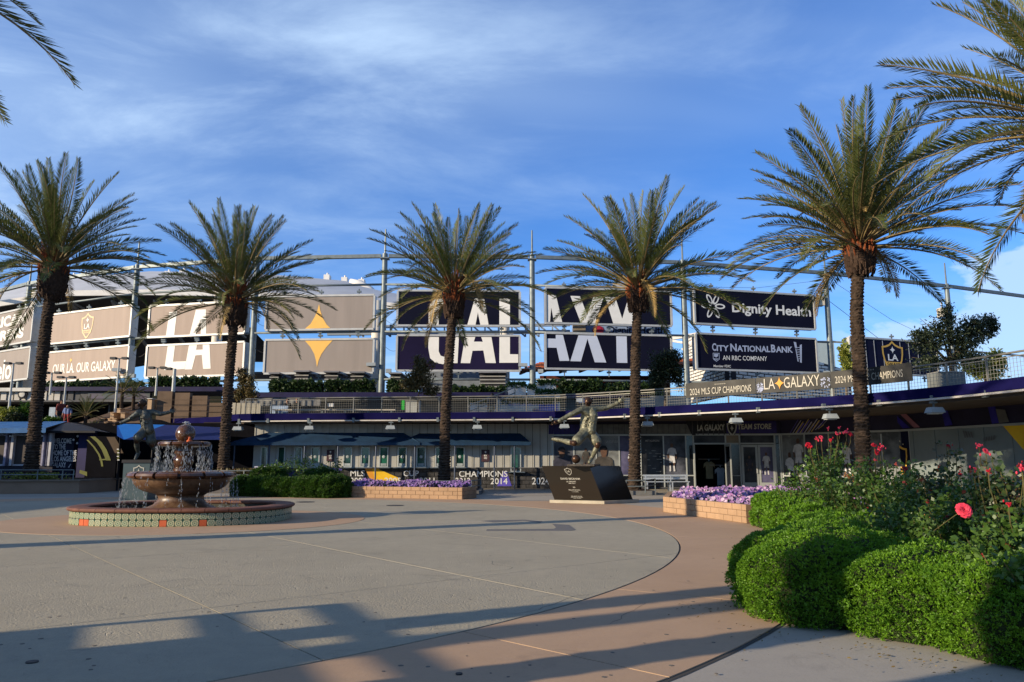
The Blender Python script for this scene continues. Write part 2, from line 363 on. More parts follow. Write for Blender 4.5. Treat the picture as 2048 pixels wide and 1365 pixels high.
def annulus(m, r0, r1, a0, a1, z0, z1, n=10):
    P = [DC + Vector((math.cos(a0 + (a1 - a0) * i / n), math.sin(a0 + (a1 - a0) * i / n))) * r1 for i in range(n + 1)]
    P += [DC + Vector((math.cos(a1 + (a0 - a1) * i / n), math.sin(a1 + (a0 - a1) * i / n))) * r0 for i in range(n + 1)]
    vs = [(p.x, p.y, z0) for p in P] + [(p.x, p.y, z1) for p in P]; k = len(P); h = n + 1
    fs = [(k + i, k + i + 1, k + k - 2 - i, k + k - 1 - i) for i in range(n)] + [(i, (i + 1) % k, k + (i + 1) % k, k + i) for i in range(k)]
    m.add(vs, fs)
def ang(p): return math.atan2(p[1] - DC.y, p[0] - DC.x)
cuts = sorted([ang(G(930, 1266)), ang(G(1239, 1180)), ang(G(1420, 1075)), R(10), R(40), R(70), R(100), R(140), R(180), R(-150), R(-115), R(-85)])
for i, a in enumerate(cuts):
    b = cuts[(i + 1) % len(cuts)]; b += 2 * math.pi if b <= a else 0
    q = MB(); annulus(q, DR + .012, 16.52, a + .0005, b - .0005, -.004, .006, 14); q.build('ring_slab', ct, paving)
# tan ring spreads out in front of the planting beds and the back of the plaza
m = MB(); m.poly([(p[0], p[1], .0) for p in [(2.6, 7.4), (6.6, 15), (6.6, 19), (5.2, 24.5), (3, 29.3), (-14, 29.6), (-17, 27), (0, 23), (4.7, 17)]])
m.build('walkway', ct, paving)
for q in ([(2.2, 5.0), (8, 4.2)], [(-3, 28.8), (8, 31.5)], [(-30, 33), (8, 33.9)]):
    a = MB(); a.bar((q[0][0], q[0][1], .003), (q[1][0], q[1][1], .003), .02, .004, (q[1][1] - q[0][1], q[0][0] - q[1][0], 0)); a.build('expansion_joint', joint, paving)
FC = Vector((-8.5, 20.0))
m = MB(); m.prism([(FC.x + math.cos(t * math.pi / 40) * 4.6, FC.y + math.sin(t * math.pi / 40) * 4.0) for t in range(80)], .006, .012); m.build('fountain_pad', ct, paving)
m = MB(); pts = [z for z in [(973, 1043), (1050, 1040), (1095, 1048), (1140, 1052), (1152, 1062), (972, 1062), (1000, 1058), (1112, 1058), (1108, 1052), (1060, 1047)]]
m.prism([G(*p)[:2] for p in [(1104, 1049), (1138, 1051), (1152, 1061), (1140, 1063), (972, 1063), (974, 1060), (1108, 1059), (1112, 1056)]], .006, .011)
m.prism([G(*p)[:2] for p in [(960, 1043.5), (985, 1041.5), (1050, 1040.5), (1085, 1044), (1080, 1047), (1045, 1043), (985, 1046)]], .006, .011); m.build('dark_inlay', cd, paving)
for x, y, r in [(64, 1327, .045), (610, 1005, .35), (918, 1351, .025), (790, 1012, .3)]:
    g = G(x, y); a = MB(); a.prism([(g.x + r * math.cos(t * .4), g.y + r * math.sin(t * .4)) for t in range(16)], .004, .016)
    tag(a.build('drain_cover', M('cast_iron', (.035, .035, .035), .6, .3)), 'small round iron cover set in the paving %s' % {64: 'in the shade at the lower left', 610: 'right of the fountain', 918: 'at the bottom edge on the tan ring', 790: 'in front of the centre flower planter'}[x], 'drain cover')

a = MB()
for _ in range(95):
    g = G(random.uniform(-50, 1500), 1040 + 320 * random.random() ** .7); r = random.uniform(.008, .024); a.prism([(g.x + r * math.cos(t * .9) * random.uniform(.7, 1.2), g.y + r * math.sin(t * .9)) for t in range(7)], .004, .0085)
a.build('gum_spots', M('old_gum', (.12, .105, .085), .8), paving, kind='stuff')
crk = MB()
for x, y, an, n_ in [(300, 1180, .5, 16), (820, 1150, -.4, 18), (560, 1110, .9, 14), (1010, 1230, .2, 14), (1220, 1250, 1.2, 8)]:
    g = G(x, y); p = Vector((g.x, g.y, .0075)); d = an
    for _ in range(n_): q = p + Vector((math.cos(d), math.sin(d), 0)) * random.uniform(.08, .2); w = Vector((-math.sin(d), math.cos(d), 0)) * random.uniform(.0015, .004); crk.add([p - w, q - w, q + w, p + w], [(0, 1, 2, 3)]); p = q; d += random.gauss(0, .35)
crk.build('hairline_cracks', joint, paving, kind='stuff')
# ------------------------------------------------------------------ the curved canopy with the terrace on top
CAN = [(-60, 50), (-40, 48), (-22, 46.8), (-17.2, 44.2), (-15.0, 41.6), (-11, 40.9), (-6, 40.3), (-2, 39.9), (2.0, 39.2), (5.5, 36.9), (8.5, 34.3), (12.5, 30.3), (14.7, 26.4), (15.7, 22.4), (16.0, 18.5), (15.6, 14), (15, 9)]
curve = smooth_curve(CAN[4:], 4)
canopy = thing('canopy', 'curved terrace canopy with purple fascia and pale gutter over the ticket windows and store', 'canopy', (0, 42, 0))
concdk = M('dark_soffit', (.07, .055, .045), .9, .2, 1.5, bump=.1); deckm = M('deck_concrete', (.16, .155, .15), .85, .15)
outer = smooth_curve(CAN[2:], 4); far = [(40, 9), (60, 40), (60, 90), (-90, 90), (-90, 60), (-60, 52)]
a = MB(); q = [(p.x, p.y) for p in outer]; a.prism(q + [(70, 9), (70, 110), (-110, 110), (-110, 46.8)], 3.72, 3.84); a.build('terrace_deck', deckm, canopy)
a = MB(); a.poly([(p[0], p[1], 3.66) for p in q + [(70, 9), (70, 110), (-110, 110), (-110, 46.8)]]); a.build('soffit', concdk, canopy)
fpm, nt, b, out = _nt('purple_fascia')
st = _ramp(nt, _noise(nt, 26, 5, .8), .66, .72); br = _ramp(nt, _noise(nt, .45, 3, .5), .42, .62)
mm = nt.nodes.new('ShaderNodeMath'); mm.operation = 'MULTIPLY'; nt.links.new(st, mm.inputs[0]); nt.links.new(br, mm.inputs[1])
base = _mixc(nt, _ramp(nt, _noise(nt, .7, 5), .3, .7), (.004, .004, .028), (.009, .008, .055))
nt.links.new(_mixc(nt, mm.outputs[0], base, (.10, .09, .24)), b.inputs['Base Color']); b.inputs['Roughness'].default_value = 1; b.inputs['Specular IOR Level'].default_value = .02
def slabline(m, A, B, z0, z1, t, off=0):
    A, B = Vector((A.x, A.y, 0)), Vector((B.x, B.y, 0)); d = (B - A).normalized(); n = Vector((d.y, -d.x, 0))
    if n.x * (0 - A.x) + n.y * (15 - A.y) < 0: n = -n
    q = [A + n * off, B + n * off, B + n * (off - t), A + n * (off - t)]; m.hexa([(v.x, v.y, z0) for v in q] + [(v.x, v.y, z1) for v in q])
oc = outer
for i in range(0, len(oc) - 1, 2):
    a = MB()
    for j in (i, i + 1):
        if j < len(oc) - 1: slabline(a, oc[j], oc[j + 1], 3.70, 4.06, .12, .10)
    a.build('fascia_panel', fpm, canopy)
gut = M('pale_gutter', (.42, .39, .35), .5, .15, 3)
for i in range(len(curve) - 1):
    a = MB(); slabline(a, curve[i], curve[i + 1], 3.61, 3.675, .12, .2); a.build('gutter', gut, canopy)
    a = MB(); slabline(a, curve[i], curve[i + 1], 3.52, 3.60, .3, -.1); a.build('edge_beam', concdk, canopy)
for i in range(0, len(curve) - 1, 2):
    p = curve[i]; a = MB(); a.box(p.x - .06, p.x + .06, p.y - .26, p.y - .05, 3.55, 3.78); a.build('bracket', steel, canopy)
for k, (x, y) in enumerate([(467, 848), (622, 851), (783, 853), (957, 851), (1128, 850), (1292, 843), (1465, 830), (1655, 818), (1860, 805)]):
    # find the canopy edge along this view ray
    best = None
    for i in range(len(curve) - 1):
        for t in np.linspace(0, 1, 12):
            p = curve[i].lerp(curve[i + 1], t); px = 1024 + FPX * p.x / (p.y * _c + 2 * _s)
            if best is None or abs(px - x) < best[0]: best = (abs(px - x), p)
    p = best[1]; t = thing('flood_light', 'grey box flood light hanging under the canopy edge, number %s along it from the left' % 'first second third fourth fifth sixth seventh eighth ninth'.split()[k], 'light', (p.x, p.y - .2, 3.2), 'flood lights under the canopy edge')
    t['label'] = ['grey flood light at the left end of the canopy edge', 'grey flood light under the canopy above ticket windows three and four', 'grey flood light under the canopy above ticket window eight', 'grey flood light under the canopy right of the third palm trunk', 'grey flood light under the canopy behind the kicking statue', 'grey flood light under the canopy right of the fourth palm trunk', 'grey flood light above the shield of the store sign', 'grey flood light under the canopy left of the tall fifth palm', 'grey flood light under the canopy above the roses at the right'][k]
    a = MB(); a.bar((p.x, p.y - .22, 3.33), (p.x, p.y - .22, 3.6), .05, .05); a.box(p.x - .12, p.x + .12, p.y - .28, p.y - .16, 3.5, 3.56); a.build('bracket', steel, t)
    a = MB(); a.hexa([(p.x - .26, p.y - .5, 3.17), (p.x + .26, p.y - .5, 3.17), (p.x + .26, p.y - .05, 3.17), (p.x - .26, p.y - .05, 3.17), (p.x - .2, p.y - .42, 3.36), (p.x + .2, p.y - .42, 3.36), (p.x + .2, p.y - .1, 3.36), (p.x - .2, p.y - .1, 3.36)]); a.build('lamp_head', M('lamp_grey', (.27, .30, .31), .5, .1), t)
    a = MB(); a.box(p.x - .2, p.x + .2, p.y - .42, p.y - .1, 3.13, 3.168); a.build('lens', M('lamp_glass', (.4, .42, .42), .3, .05), t)

# ------------------------------------------------------------------ ticket office
TK = Plane((-30, 42.2), (2.35, 42.2))
tick = thing('ticket_office', 'long grey ribbed ticket office with numbered windows and dark block base under blue awnings', 'building', (-8, 42.2, 0))
ribm = M('grey_ribbed_metal', (.36, .35, .31), .55, .1, 1.2)
def ribs(parent, pl, u0, u1, z0, z1, mat, w=.4, off=0, name='wall_panel'):
    u = u0
    while u < u1 - .05:
        e = min(u + w, u1); m = MB()
        for s0, s1, d in ((u + .012, u + w * .18, .028), (u + w * .18, e - .012, .0)):
            s1 = min(s1, e)
            q = [pl.pt(s0, 0, off + d), pl.pt(s1, 0, off + d), pl.pt(s1, 0, off - .06), pl.pt(s0, 0, off - .06)]
            if s1 > s0: m.hexa([(v.x, v.y, z0) for v in q] + [(v.x, v.y, z1) for v in q])
        m.build(name, mat, parent); u = e
uw = lambda x, y=940: TK.u(TK.hit(x, y))
wl = uw(505)
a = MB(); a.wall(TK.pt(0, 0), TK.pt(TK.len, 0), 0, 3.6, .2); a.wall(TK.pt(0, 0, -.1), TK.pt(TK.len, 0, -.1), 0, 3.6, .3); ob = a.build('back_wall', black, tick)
for v in ob.data.vertices: v.co.y += .15
ribs(tick, TK, wl, TK.len, 1.12, 3.55, ribm, .42)
# block base, one object per block
blkm = M('dark_split_block', (.05, .048, .046), .9, .45, 3, bump=.8, bsc=45)
ub = uw(640); bh = .22; me = unit_box('block', .44 - .02, .1, bh - .02, blkm)
for r in range(5):
    u = ub - (.22 if r % 2 else 0)
    while u < TK.len - .2:
        p = TK.pt(u + .22, .11 + r * bh, .03 + random.uniform(-.006, .012)); inst('block', me, tick, Matrix.Translation(p)); u += .44
a = MB(); a.wall(TK.pt(uw(505), 0, .02), TK.pt(TK.len, 0, .02), 0, 1.1, .04); a.build('mortar_bed', M('mortar', (.035, .034, .033), .95), tick)
a = MB(); a.wall(TK.pt(ub - .2, 0, .12), TK.pt(TK.len, 0, .12), 1.10, 1.15, .14); a.build('ledge', M('ledge_grey', (.12, .12, .12), .7), tick)
a = MB(); a.wall(TK.pt(wl, 0, .10), TK.pt(ub - .25, 0, .10), 0, 1.12, .08); a.build('purple_base_panel', purple, tick)
glassg = M('green_tinted_glass', (.008, .03, .022), .08, .3, .6, col2=(.02, .12, .075), lo=.42, hi=.6, spec=.8); wf = M('window_frame_metal', (.42, .44, .42), .4, .1, metal=.3)
WIN = [(521, 535, '1'), (555, 570, '2'), (588.5, 604, '3'), (622, 639, '4'), (687, 703.6, '5'), (722, 739, '6'), (759, 776, '7'), (796, 813, '8'), (833.5, 851, '9'), (871, 887, '10'), (911, 928.5, '11'), (1022, 1041, '12')]
for x0, x1, num in WIN:
    yt = 896; yb = 933 if num != '12' else 942; p0 = TK.hit(x0, yb, .06); p1 = TK.hit(x1, yt, .06)
    w = MB(); fw = .06
    for A, B in (((p0.x, p0.z), (p0.x, p1.z)), ((p1.x, p0.z), (p1.x, p1.z))): w.box(A[0] - fw / 2, A[0] + fw / 2, p0.y - .03, p0.y + .05, A[1], B[1])
    w.box(p0.x - fw / 2, p1.x + fw / 2, p0.y - .03, p0.y + .05, p1.z + .001, p1.z + fw); w.box(p0.x - fw / 2, p1.x + fw / 2, p0.y - .03, p0.y + .05, p0.z - fw, p0.z - .001)
    win = w.build('window', wf, tick)
    a = MB(); a.box(p0.x + fw / 2, p1.x - fw / 2, p0.y + .01, p0.y + .02, p0.z, p1.z); a.build('pane', glassg, win)
    if num not in '12':
        a = MB(); cx = (p0.x + p1.x) / 2; a.ball((cx, p0.y, p0.z + .52), .09, 8, 6, (1, .3, 1)); a.box(cx - .16, cx + .16, p0.y - .02, p0.y + .01, p0.z + .02, p0.z + .16); a.build('speaking_grille', M('grille_grey', (.3, .33, .33), .3, .3), win)
    a = MB(); a.box(p0.x - .25, p1.x + .25, p0.y - .34, p0.y - .03, p0.z - .1, p0.z - .05); a.build('counter_shelf', M('shelf_steel', (.2, .22, .22), .3, .1, metal=.6), win)
    a = MB(); ptext(a, num, TK, rect4((x0 + x1) / 2 - 2.1 * len(num), 886.8, (x0 + x1) / 2 + 2.1 * len(num), 893.6), .05, .01); a.build('window_number', M('number_grey', (.5, .5, .48), .6), tick)
for x0, y0, x1, y1 in [(653, 900, 668.5, 923), (963, 900, 979, 923.5)]:
    a = MB(); p0 = TK.hit(x0, y1, .06); p1 = TK.hit(x1, y0, .06); a.box(p0.x, p1.x, p0.y - .02, p0.y + .04, p0.z, p1.z); pp = a.build('notice_board', M('brown_notice', (.06, .03, .035), .5), tick)
    a = MB(); cx = (x0 + x1) / 2
    for i, s in enumerate(['BOX', 'OFFICE']): ptext(a, s, TK, rect4(cx - 3, y0 + 10 + i * 5, cx + 3, y0 + 13.5 + i * 5), .09, .02)
    a.build('notice_lettering', wprint, pp)
    a = MB(); a.ball((p0.x * .5 + p1.x * .5, p0.y - .021, p1.z - .12), .05, 8, 4, (1, .1, 1)); a.build('notice_emblem', wprint, pp)
def c6(*q): return [z6(x, y) for x, y in q]
a = MB()
for s, x0, y0, x1, y1 in [('MLS', 700.7, 941, 729.5, 953), ('2002', 700.7, 955.8, 732, 967.5), ('CUP', 806.7, 941.5, 837.7, 953), ('2005', 769, 955.8, 802, 967.5), ('2011', 839, 955.8, 869, 967.5), ('CHAMPIONS', 918, 942.2, 1015, 954.4), ('2012', 911, 956, 941, 968), ('2014', 981, 956.8, 1015, 969), ('2024', 1064, 955.5, 1099, 969.5)]:
    ptext(a, s, TK, rect4(x0, y0, x1, y1), .105, .012)
a.build('wall_lettering', M('white_lettering', (.6, .6, .57), .6, .05), tick)
a = MB(); ppoly(a, TK, c6((1022, 487), (1060, 563), (1090, 563), (1110, 487)), .098); a.build('orange_vinyl', M('orange_print', (.62, .27, .03), .5, .1), tick)
a = MB(); ppoly(a, TK, c6((1068, 487), (1095, 487), (1235, 548), (1240, 563), (1085, 563)), .1); a.build('yellow_vinyl', M('yellow_print', (.70, .42, .02), .5, .1), tick)
a = MB(); ppoly(a, TK, c6((1880, 505), (1905, 512), (1935, 598), (1845, 598)), .097); a.build('violet_vinyl', M('violet_print', (.09, .07, .36), .5, .2), tick); a = MB(); ppoly(a, TK, c6((650, 484), (880, 484), (880, 500), (740, 520), (790, 560), (700, 545)), .097); a.build('violet_vinyl', M('violet_print', (.09, .07, .36), .5, .2), tick)
# awnings
awn = M('blue_awning_canvas', (.010, .034, .075), .85, .22, 2, bump=.25, bsc=8)
for nm, xs, lab in [(0, (458, 840, 535, 806), 'long sloping navy canvas awning above ticket windows one to eight'), (1, (795, 1062, 840, 1040), 'darker navy canvas awning above ticket windows nine to twelve')]:
    yb, yf = 42.1, (41.3, 41.35)[nm]; zf, zb_ = (2.50, 2.50)[nm], (3.06, 3.02)[nm]
    t = thing('awning', lab, 'awning', (at(xs[0], 886, yf).x, yf, 2.4))
    X0, X1 = at(xs[0], 886, yf).x, at(xs[1], 886, yf).x; X2, X3 = at(xs[2], 862, yb).x, at(xs[3], 862, yb).x
    n = 12; vs = []; 
    for i in range(n + 1):
        for j in range(5):
            f = i / n; g = j / 4; xa = X0 + (X1 - X0) * f; xb = X2 + (X3 - X2) * f
            vs.append((xa + (xb - xa) * g, yf + (yb - yf) * g, zf + (zb_ - zf) * g - .05 * math.sin(math.pi * g) * (1 - abs(2 * (f * n % 1) - 1) * 0) - random.uniform(0, .015)))
    fs = [(i * 5 + j, (i + 1) * 5 + j, (i + 1) * 5 + j + 1, i * 5 + j + 1) for i in range(n) for j in range(4)]
    a = MB(); a.add(vs, fs); a.build('canvas_roof', awn, t, smooth=True)
    a = MB(); a.box(X0, X1, yf - .02, yf + .0, zf - .16, zf + .0)
    a.add([(X0, yf, zf), (X2, yb, zb_), (X2, yb, zf - .14), (X0, yf, zf - .14)], [(0, 1, 2, 3)]); a.add([(X1, yf, zf), (X3, yb, zb_), (X3, yb, zf - .14), (X1, yf, zf - .14)], [(0, 1, 2, 3)]); a.build('valance', awn, t)
    for x in ((469, 538.6, 609.5, 676, 752) if nm == 0 else (830, 910, 989, 1029)):
        p = at(x, 900, yf + .1); a = MB(); a.tube([(p.x, p.y, 0), (p.x, p.y, zf - .02)], .045, 8); a.build('post', M('awning_post_blue', (.05, .065, .10), .4, .1, metal=.3), t)

# ------------------------------------------------------------------ team store
store = thing('team_store', 'team store with glazed front, white mullions, player posters and purple sign band', 'building', (10, 41, 0))
S1 = Plane((2.35, 42.2), (14.47, 40.7)); S2 = Plane((14.47, 40.7), (18.2, 35.4)); S3 = Plane((18.2, 35.4), (19.5, 28.7)); S4 = Plane((19.5, 28.7), (19.0, 18.0))
mull = M('white_mullion', (.34, .36, .35), .4, .06, metal=.2); dgl = M('dark_store_glass', (.012, .015, .022), .12, .5, .4, spec=.6)
def vbar(mb, pl, x, y0, y1, w=.07, d=.1, off=.02):
    p, q = pl.hit(x, (y0 + y1) / 2, off), None; zt, zb2 = pl.hit(x, y0, off).z, pl.hit(x, y1, off).z
    a_, b_ = p + pl.d * w / 2, p - pl.d * w / 2; c_, d_ = b_ - pl.n * d, a_ - pl.n * d
    mb.hexa([(v.x, v.y, zb2) for v in (a_, b_, c_, d_)] + [(v.x, v.y, zt) for v in (a_, b_, c_, d_)])
def hband(mb, pl, u0, u1, z0, z1, d=.1, off=.02):
    q = [pl.pt(u0, 0, off), pl.pt(u1, 0, off), pl.pt(u1, 0, off - d), pl.pt(u0, 0, off - d)]; mb.hexa([(v.x, v.y, z0) for v in q] + [(v.x, v.y, z1) for v in q])
ZT = 2.93; ZD = 2.42; ZS = .72
US = lambda pl, x, y=920: pl.u(pl.hit(x, y))
inter = M('store_interior', (.015, .014, .014), .9)
for pl in (S1, S2, S3, S4):
    a = MB(); hband(a, pl, 0, pl.len, ZT, 3.66, .2, -.02); a.build('upper_wall', M('navy_cladding', (.018, .016, .04), .5, .3, 1.0), store)
    a = MB(); hband(a, pl, -.02, pl.len + .02, ZT - .06, ZT + .03, .14, .05); a.build('head_rail', mull, store)
# interior shell
a = MB(); a.add([(1, 42.4, .02), (26, 38, .02), (26, 52, .02), (1, 52, .02)], [(0, 1, 2, 3)]); a.box(1, 26, 47, 47.2, 0, 3.6); a.build('interior', inter, store)
def bay(pl, x0, x1, mat, name='glass_panel', z0=ZS, z1=ZT - .06, off=-.02):
    a = MB(); hband(a, pl, US(pl, x0), US(pl, x1), z0, z1, .03, off); return a.build(name, mat, store)
def poster_mat(name, c1, c2, sc=.5, hz=None):
    return M(name, c1, .35, .3, sc, col2=c2, lo=.38, hi=.62)
pm = [poster_mat('poster_smoke_dark', (.012, .014, .02), (.09, .095, .12), 1.1), poster_mat('poster_smoke_grey', (.05, .055, .06), (.19, .20, .20), .9), poster_mat('poster_black', (.008, .009, .012), (.045, .048, .055), 1.4), poster_mat('poster_violet', (.025, .025, .06), (.10, .095, .17), 1.0)]
bays = [(1105, 1148, 0), (1148, 1193, 1), (1193, 1239, 1), (1239, 1282, 3), (1282, 1328, 2), (1328, 1373, 0)]
for x0, x1, k in bays: bay(S1, x0, x1, pm[k], 'poster_panel')
for x0, x1 in [(1105, 1148), (1148, 1193), (1193, 1239), (1239, 1282), (1282, 1328), (1328, 1373), (1373, 1388), (1452, 1482), (1551, 1565)]: bay(S1, x0, x1, dgl, 'glass_panel', .12, ZS if x1 < 1374 else ZD)
bay(S1, 1373, 1388, dgl, z0=ZD); 
for x0, x1, mt in [(1388, 1452, pm[2]), (1452, 1482, M('beige_infill', (.20, .165, .12), .6)), (1482, 1551, pm[2]), (1551, 1565, dgl)]: bay(S1, x0, x1, mt, 'transom_panel', ZD + .03)
m1 = MB()
for x in (1105, 1148, 1193, 1239, 1282, 1328, 1373): vbar(m1, S1, x, 871, 978)
for x in (1388, 1453, 1481): vbar(m1, S1, x, 870, 978, .08)
vbar(m1, S1, 1551.5, 869, 978); vbar(m1, S1, 1561.5, 869, 978)
m1.build('mullion', mull, store)
a = MB(); hband(a, S1, 0, US(S1, 1388), ZS - .03, ZS + .03); hband(a, S1, US(S1, 1453), US(S1, 1481), ZS - .02, ZS + .02); hband(a, S1, US(S1, 1388), US(S1, 1551), ZD - .03, ZD + .05); a.build('transom_rail', mull, store)
a = MB(); hband(a, S1, 0, US(S1, 1388), 0, .1); hband(a, S1, US(S1, 1453), S1.len, 0, .08); a.build('sill', M('dark_sill', (.06, .06, .065), .6), store)
# closed double door
for k, (x0, x1) in enumerate([(1483, 1515.5), (1516.5, 1549.5)]):
    u0, u1 = US(S1, x0), US(S1, x1); a = MB(); w = .11
    hband(a, S1, u0, u0 + w, .05, ZD - .06, .06, .05); hband(a, S1, u1 - w, u1, .05, ZD - .06, .06, .05); hband(a, S1, u0 + w, u1 - w, ZD - .18, ZD - .06, .06, .05); hband(a, S1, u0 + w, u1 - w, .05, .36, .06, .05)
    dr = a.build('door', mull, store, label='closed glazed store door, %s leaf' % ('left', 'right')[k])
    a = MB(); hband(a, S1, u0 + w, u1 - w, .36, ZD - .18, .02, .02); a.build('door_pane', pm[k * 2 and 3 or 2] if k else pm[2], dr)
    hx = u1 - .09 if k == 0 else u0 + .09; a = MB(); p0, p1 = S1.pt(hx, .85, .12), S1.pt(hx, 1.25, .12); a.tube([S1.pt(hx, .85, .05), p0, p1, S1.pt(hx, 1.25, .05)], .018, 6); a.build('handle', silver, dr)
# open door leaf, seen edge-on beside the dark doorway
for ux, s in ((US(S1, 1389), -1), (US(S1, 1451), 1)):
    p = S1.pt(ux, 0, .05); q = p + S1.n * .95 + S1.d * (.12 * s); a = MB(); a.bar((p.x, p.y, .1), (q.x, q.y, .1), .05, .1); a.bar((p.x, p.y, ZD - .1), (q.x, q.y, ZD - .1), .05, .1); a.bar((q.x, q.y, .05), (q.x, q.y, ZD - .05), .06, .08); a.bar((p.x, p.y, .05), (p.x, p.y, ZD - .05), .06, .08)
    od = a.build('open_door', mull, store, label='store door leaf standing open'); a = MB(); a.poly([(p.x, p.y, .15), (q.x, q.y, .15), (q.x, q.y, ZD - .15), (p.x, p.y, ZD - .15)]); a.build('door_pane', dgl, od)
# shirts on a rail just inside
for cx, cz, mt, kind in [(at(1440, 960, 42.5).x, 1.12, M('pale_shirt', (.35, .42, .5), .8), 0), (at(1418, 940, 43.2).x, 1.45, M('yellow_shirts', (.40, .34, .2), .8), 1)]:
    t = thing('clothes_display', ['pale blue shirt hanging in the dark open store doorway', 'pale yellow clothes hanging in the dark store doorway'][kind], 'clothing', (cx, 42.6 + kind, .5))
    y = 42.3 + kind * .8; a = MB(); a.slab([(cx - .32, y, cz - .35), (cx - .2, y, cz - .18), (cx - .2, y, cz - .95), (cx + .2, y, cz - .95), (cx + .2, y, cz - .18), (cx + .32, y, cz - .35), (cx + .3, y, cz - .1), (cx + .12, y, cz + .02), (cx, y, cz - .04), (cx - .12, y, cz + .02), (cx - .3, y, cz - .1)], (0, .08, 0)); a.build('shirt', mt, t)
    a = MB(); a.tube([(cx, y + .04, cz + .02), (cx, y + .04, cz + .14)], .012, 6); a.tube([(cx - .6, y + .04, cz + .15), (cx + .6, y + .04, cz + .15)], .015, 6); a.build('rail', silver, t)
# figures printed on the posters
def fig(o, h, pose=0):
    """outline of a standing or kneeling player as polygons in metres, o = feet centre in (u,z); returns shirt, skin, shorts"""
    u, z = o; f = lambda pts: [(u + x * h, z + y * h) for x, y in pts]
    if pose == 0:
        sh = f([(-.13, .80), (-.04, .84), (.04, .84), (.13, .80), (.17, .62), (.12, .60), (.10, .70), (.09, .48), (-.09, .48), (-.10, .70), (-.13, .60), (-.18, .62)])
        st = f([(-.095, .48), (.095, .48), (.11, .30), (.02, .30), (0, .40), (-.03, .30), (-.12, .30)])
        sk = [f([(-.045, .85), (.04, .85), (.055, .92), (.045, .98), (0, 1.0), (-.045, .98), (-.055, .92)]), f([(-.18, .62), (-.13, .60), (-.11, .46), (-.15, .46)]), f([(.17, .62), (.12, .60), (.13, .45), (.16, .45)]), f([(-.11, .30), (-.04, .30), (-.05, .2), (-.1, .2)]), f([(.03, .30), (.1, .30), (.08, .2), (.03, .2)])]
        so = [f([(-.1, .2), (-.05, .2), (-.05, 0), (-.11, 0)]), f([(.03, .2), (.08, .2), (.10, 0), (.04, 0)])]
    else:
        sh = f([(-.16, .52), (-.05, .60), (.06, .60), (.15, .50), (.17, .33), (.05, .28), (-.12, .30), (-.2, .36)]); st = f([(-.13, .30), (.12, .30), (.2, .2), (.1, .14), (-.1, .18)])
        sk = [f([(-.05, .6), (.05, .6), (.06, .7), (.045, .77), (0, .79), (-.05, .77), (-.06, .7)]), f([(-.2, .36), (-.14, .32), (-.02, .2), (-.08, .16)]), f([(.17, .33), (.1, .3), (-.0, .2), (.05, .16)])]
        so = [f([(-.06, .16), (.0, .16), (0, 0), (-.07, 0)]), f([(.1, .16), (.16, .16), (.17, 0), (.11, 0)])]
    return sh, sk, st, so
skinp = M('printed_skin', (.09, .05, .034), .5, .4, 5); kitw = M('printed_white_kit', (.46, .46, .47), .5, .25, 6); kitd = M('printed_dark_kit', (.03, .03, .045), .5, .4, 6); kitt = M('printed_bronze_kit', (.05, .045, .04), .5, .4, 4)
def player(pl, x, yb, yt, pose, kit, parent, off=.03):
    p0, p1 = pl.hit(x, yb), pl.hit(x, yt); h = (p1.z - p0.z) / (1 if pose == 0 else .79); sh, sk, st, so = fig((pl.u(p0), p0.z), h, pose)
    a = MB(); T = lambda P, o: a.poly([pl.pt(u, z, o) for u, z in P]); T(sh, off + .004); T(st, off + .002); [T(q, off) for q in so]; a.build('printed_kit', kit, parent)
    a = MB(); [T(q, off + .001) for q in sk]; a.build('printed_player', skinp, parent)
bst = lambda pl, x, y, r, kit, parent: None
def bust(pl, x, yb, yt, kit, parent, off=.03):
    p0, p1 = pl.hit(x, yb), pl.hit(x, yt); h = p1.z - p0.z; u, z = pl.u(p0), p0.z
    a = MB(); a.poly([pl.pt(u + q[0] * h, z + q[1] * h, off) for q in [(-.5, 0), (.5, 0), (.47, .3), (.3, .45), (.1, .52), (-.1, .52), (-.32, .45), (-.48, .28)]]); a.build('printed_kit', kit, parent)
    a = MB(); a.poly([pl.pt(u + q[0] * h, z + q[1] * h, off + .003) for q in [(-.1, .45), (.1, .45), (.16, .62), (.19, .8), (.13, .95), (0, 1), (-.14, .95), (-.19, .8), (-.15, .62)]]); a.build('printed_player', skinp, parent)
    a = MB(); a.poly([pl.pt(u + q[0] * h, z + q[1] * h, off + .005) for q in [(.17, .84), (.2, .92), (.1, 1.06), (-.08, 1.06), (-.2, .96), (-.19, .82), (-.1, .9), (.08, .92)]]); a.build('printed_hair', dark, parent)
bust(S1, 1124, 932, 896, kitd, store); player(S1, 1345, 943, 887, 0, kitw, store); bust(S1, 1208, 932, 894, kitt, store); player(S1, 1172, 940, 896, 0, kitt, store)
player(S1, 1264, 945, 900, 0, kitw, store); player(S1, 1500, 950, 912, 0, kitd, store); player(S1, 1534, 950, 905, 0, kitw, store)
a = MB(); ptext(a, 'CUP', S1, rect4(1108, 882, 1122, 886), .03, .01); ptext(a, 'LA CUPULA', S1, rect4(1212, 881, 1236, 886), .03, .01); ptext(a, 'METALURGIAS', S1, rect4(1291, 880, 1319, 884), .03, .01); a.build('poster_lettering', M('poster_letter', (.3, .3, .3), .6), store)
a = MB()
for i in range(14):
    x = 1290 + (i * 7.7) % 32; y = 900 + (i * 6.1) % 60; ppoly(a, S1, rect4(x, y, x + 3 + i % 4 * 2.5, y + 1.4), .03)
a.build('poster_texture', M('poster_light_grey', (.17, .18, .18), .5, .3, 9), store)
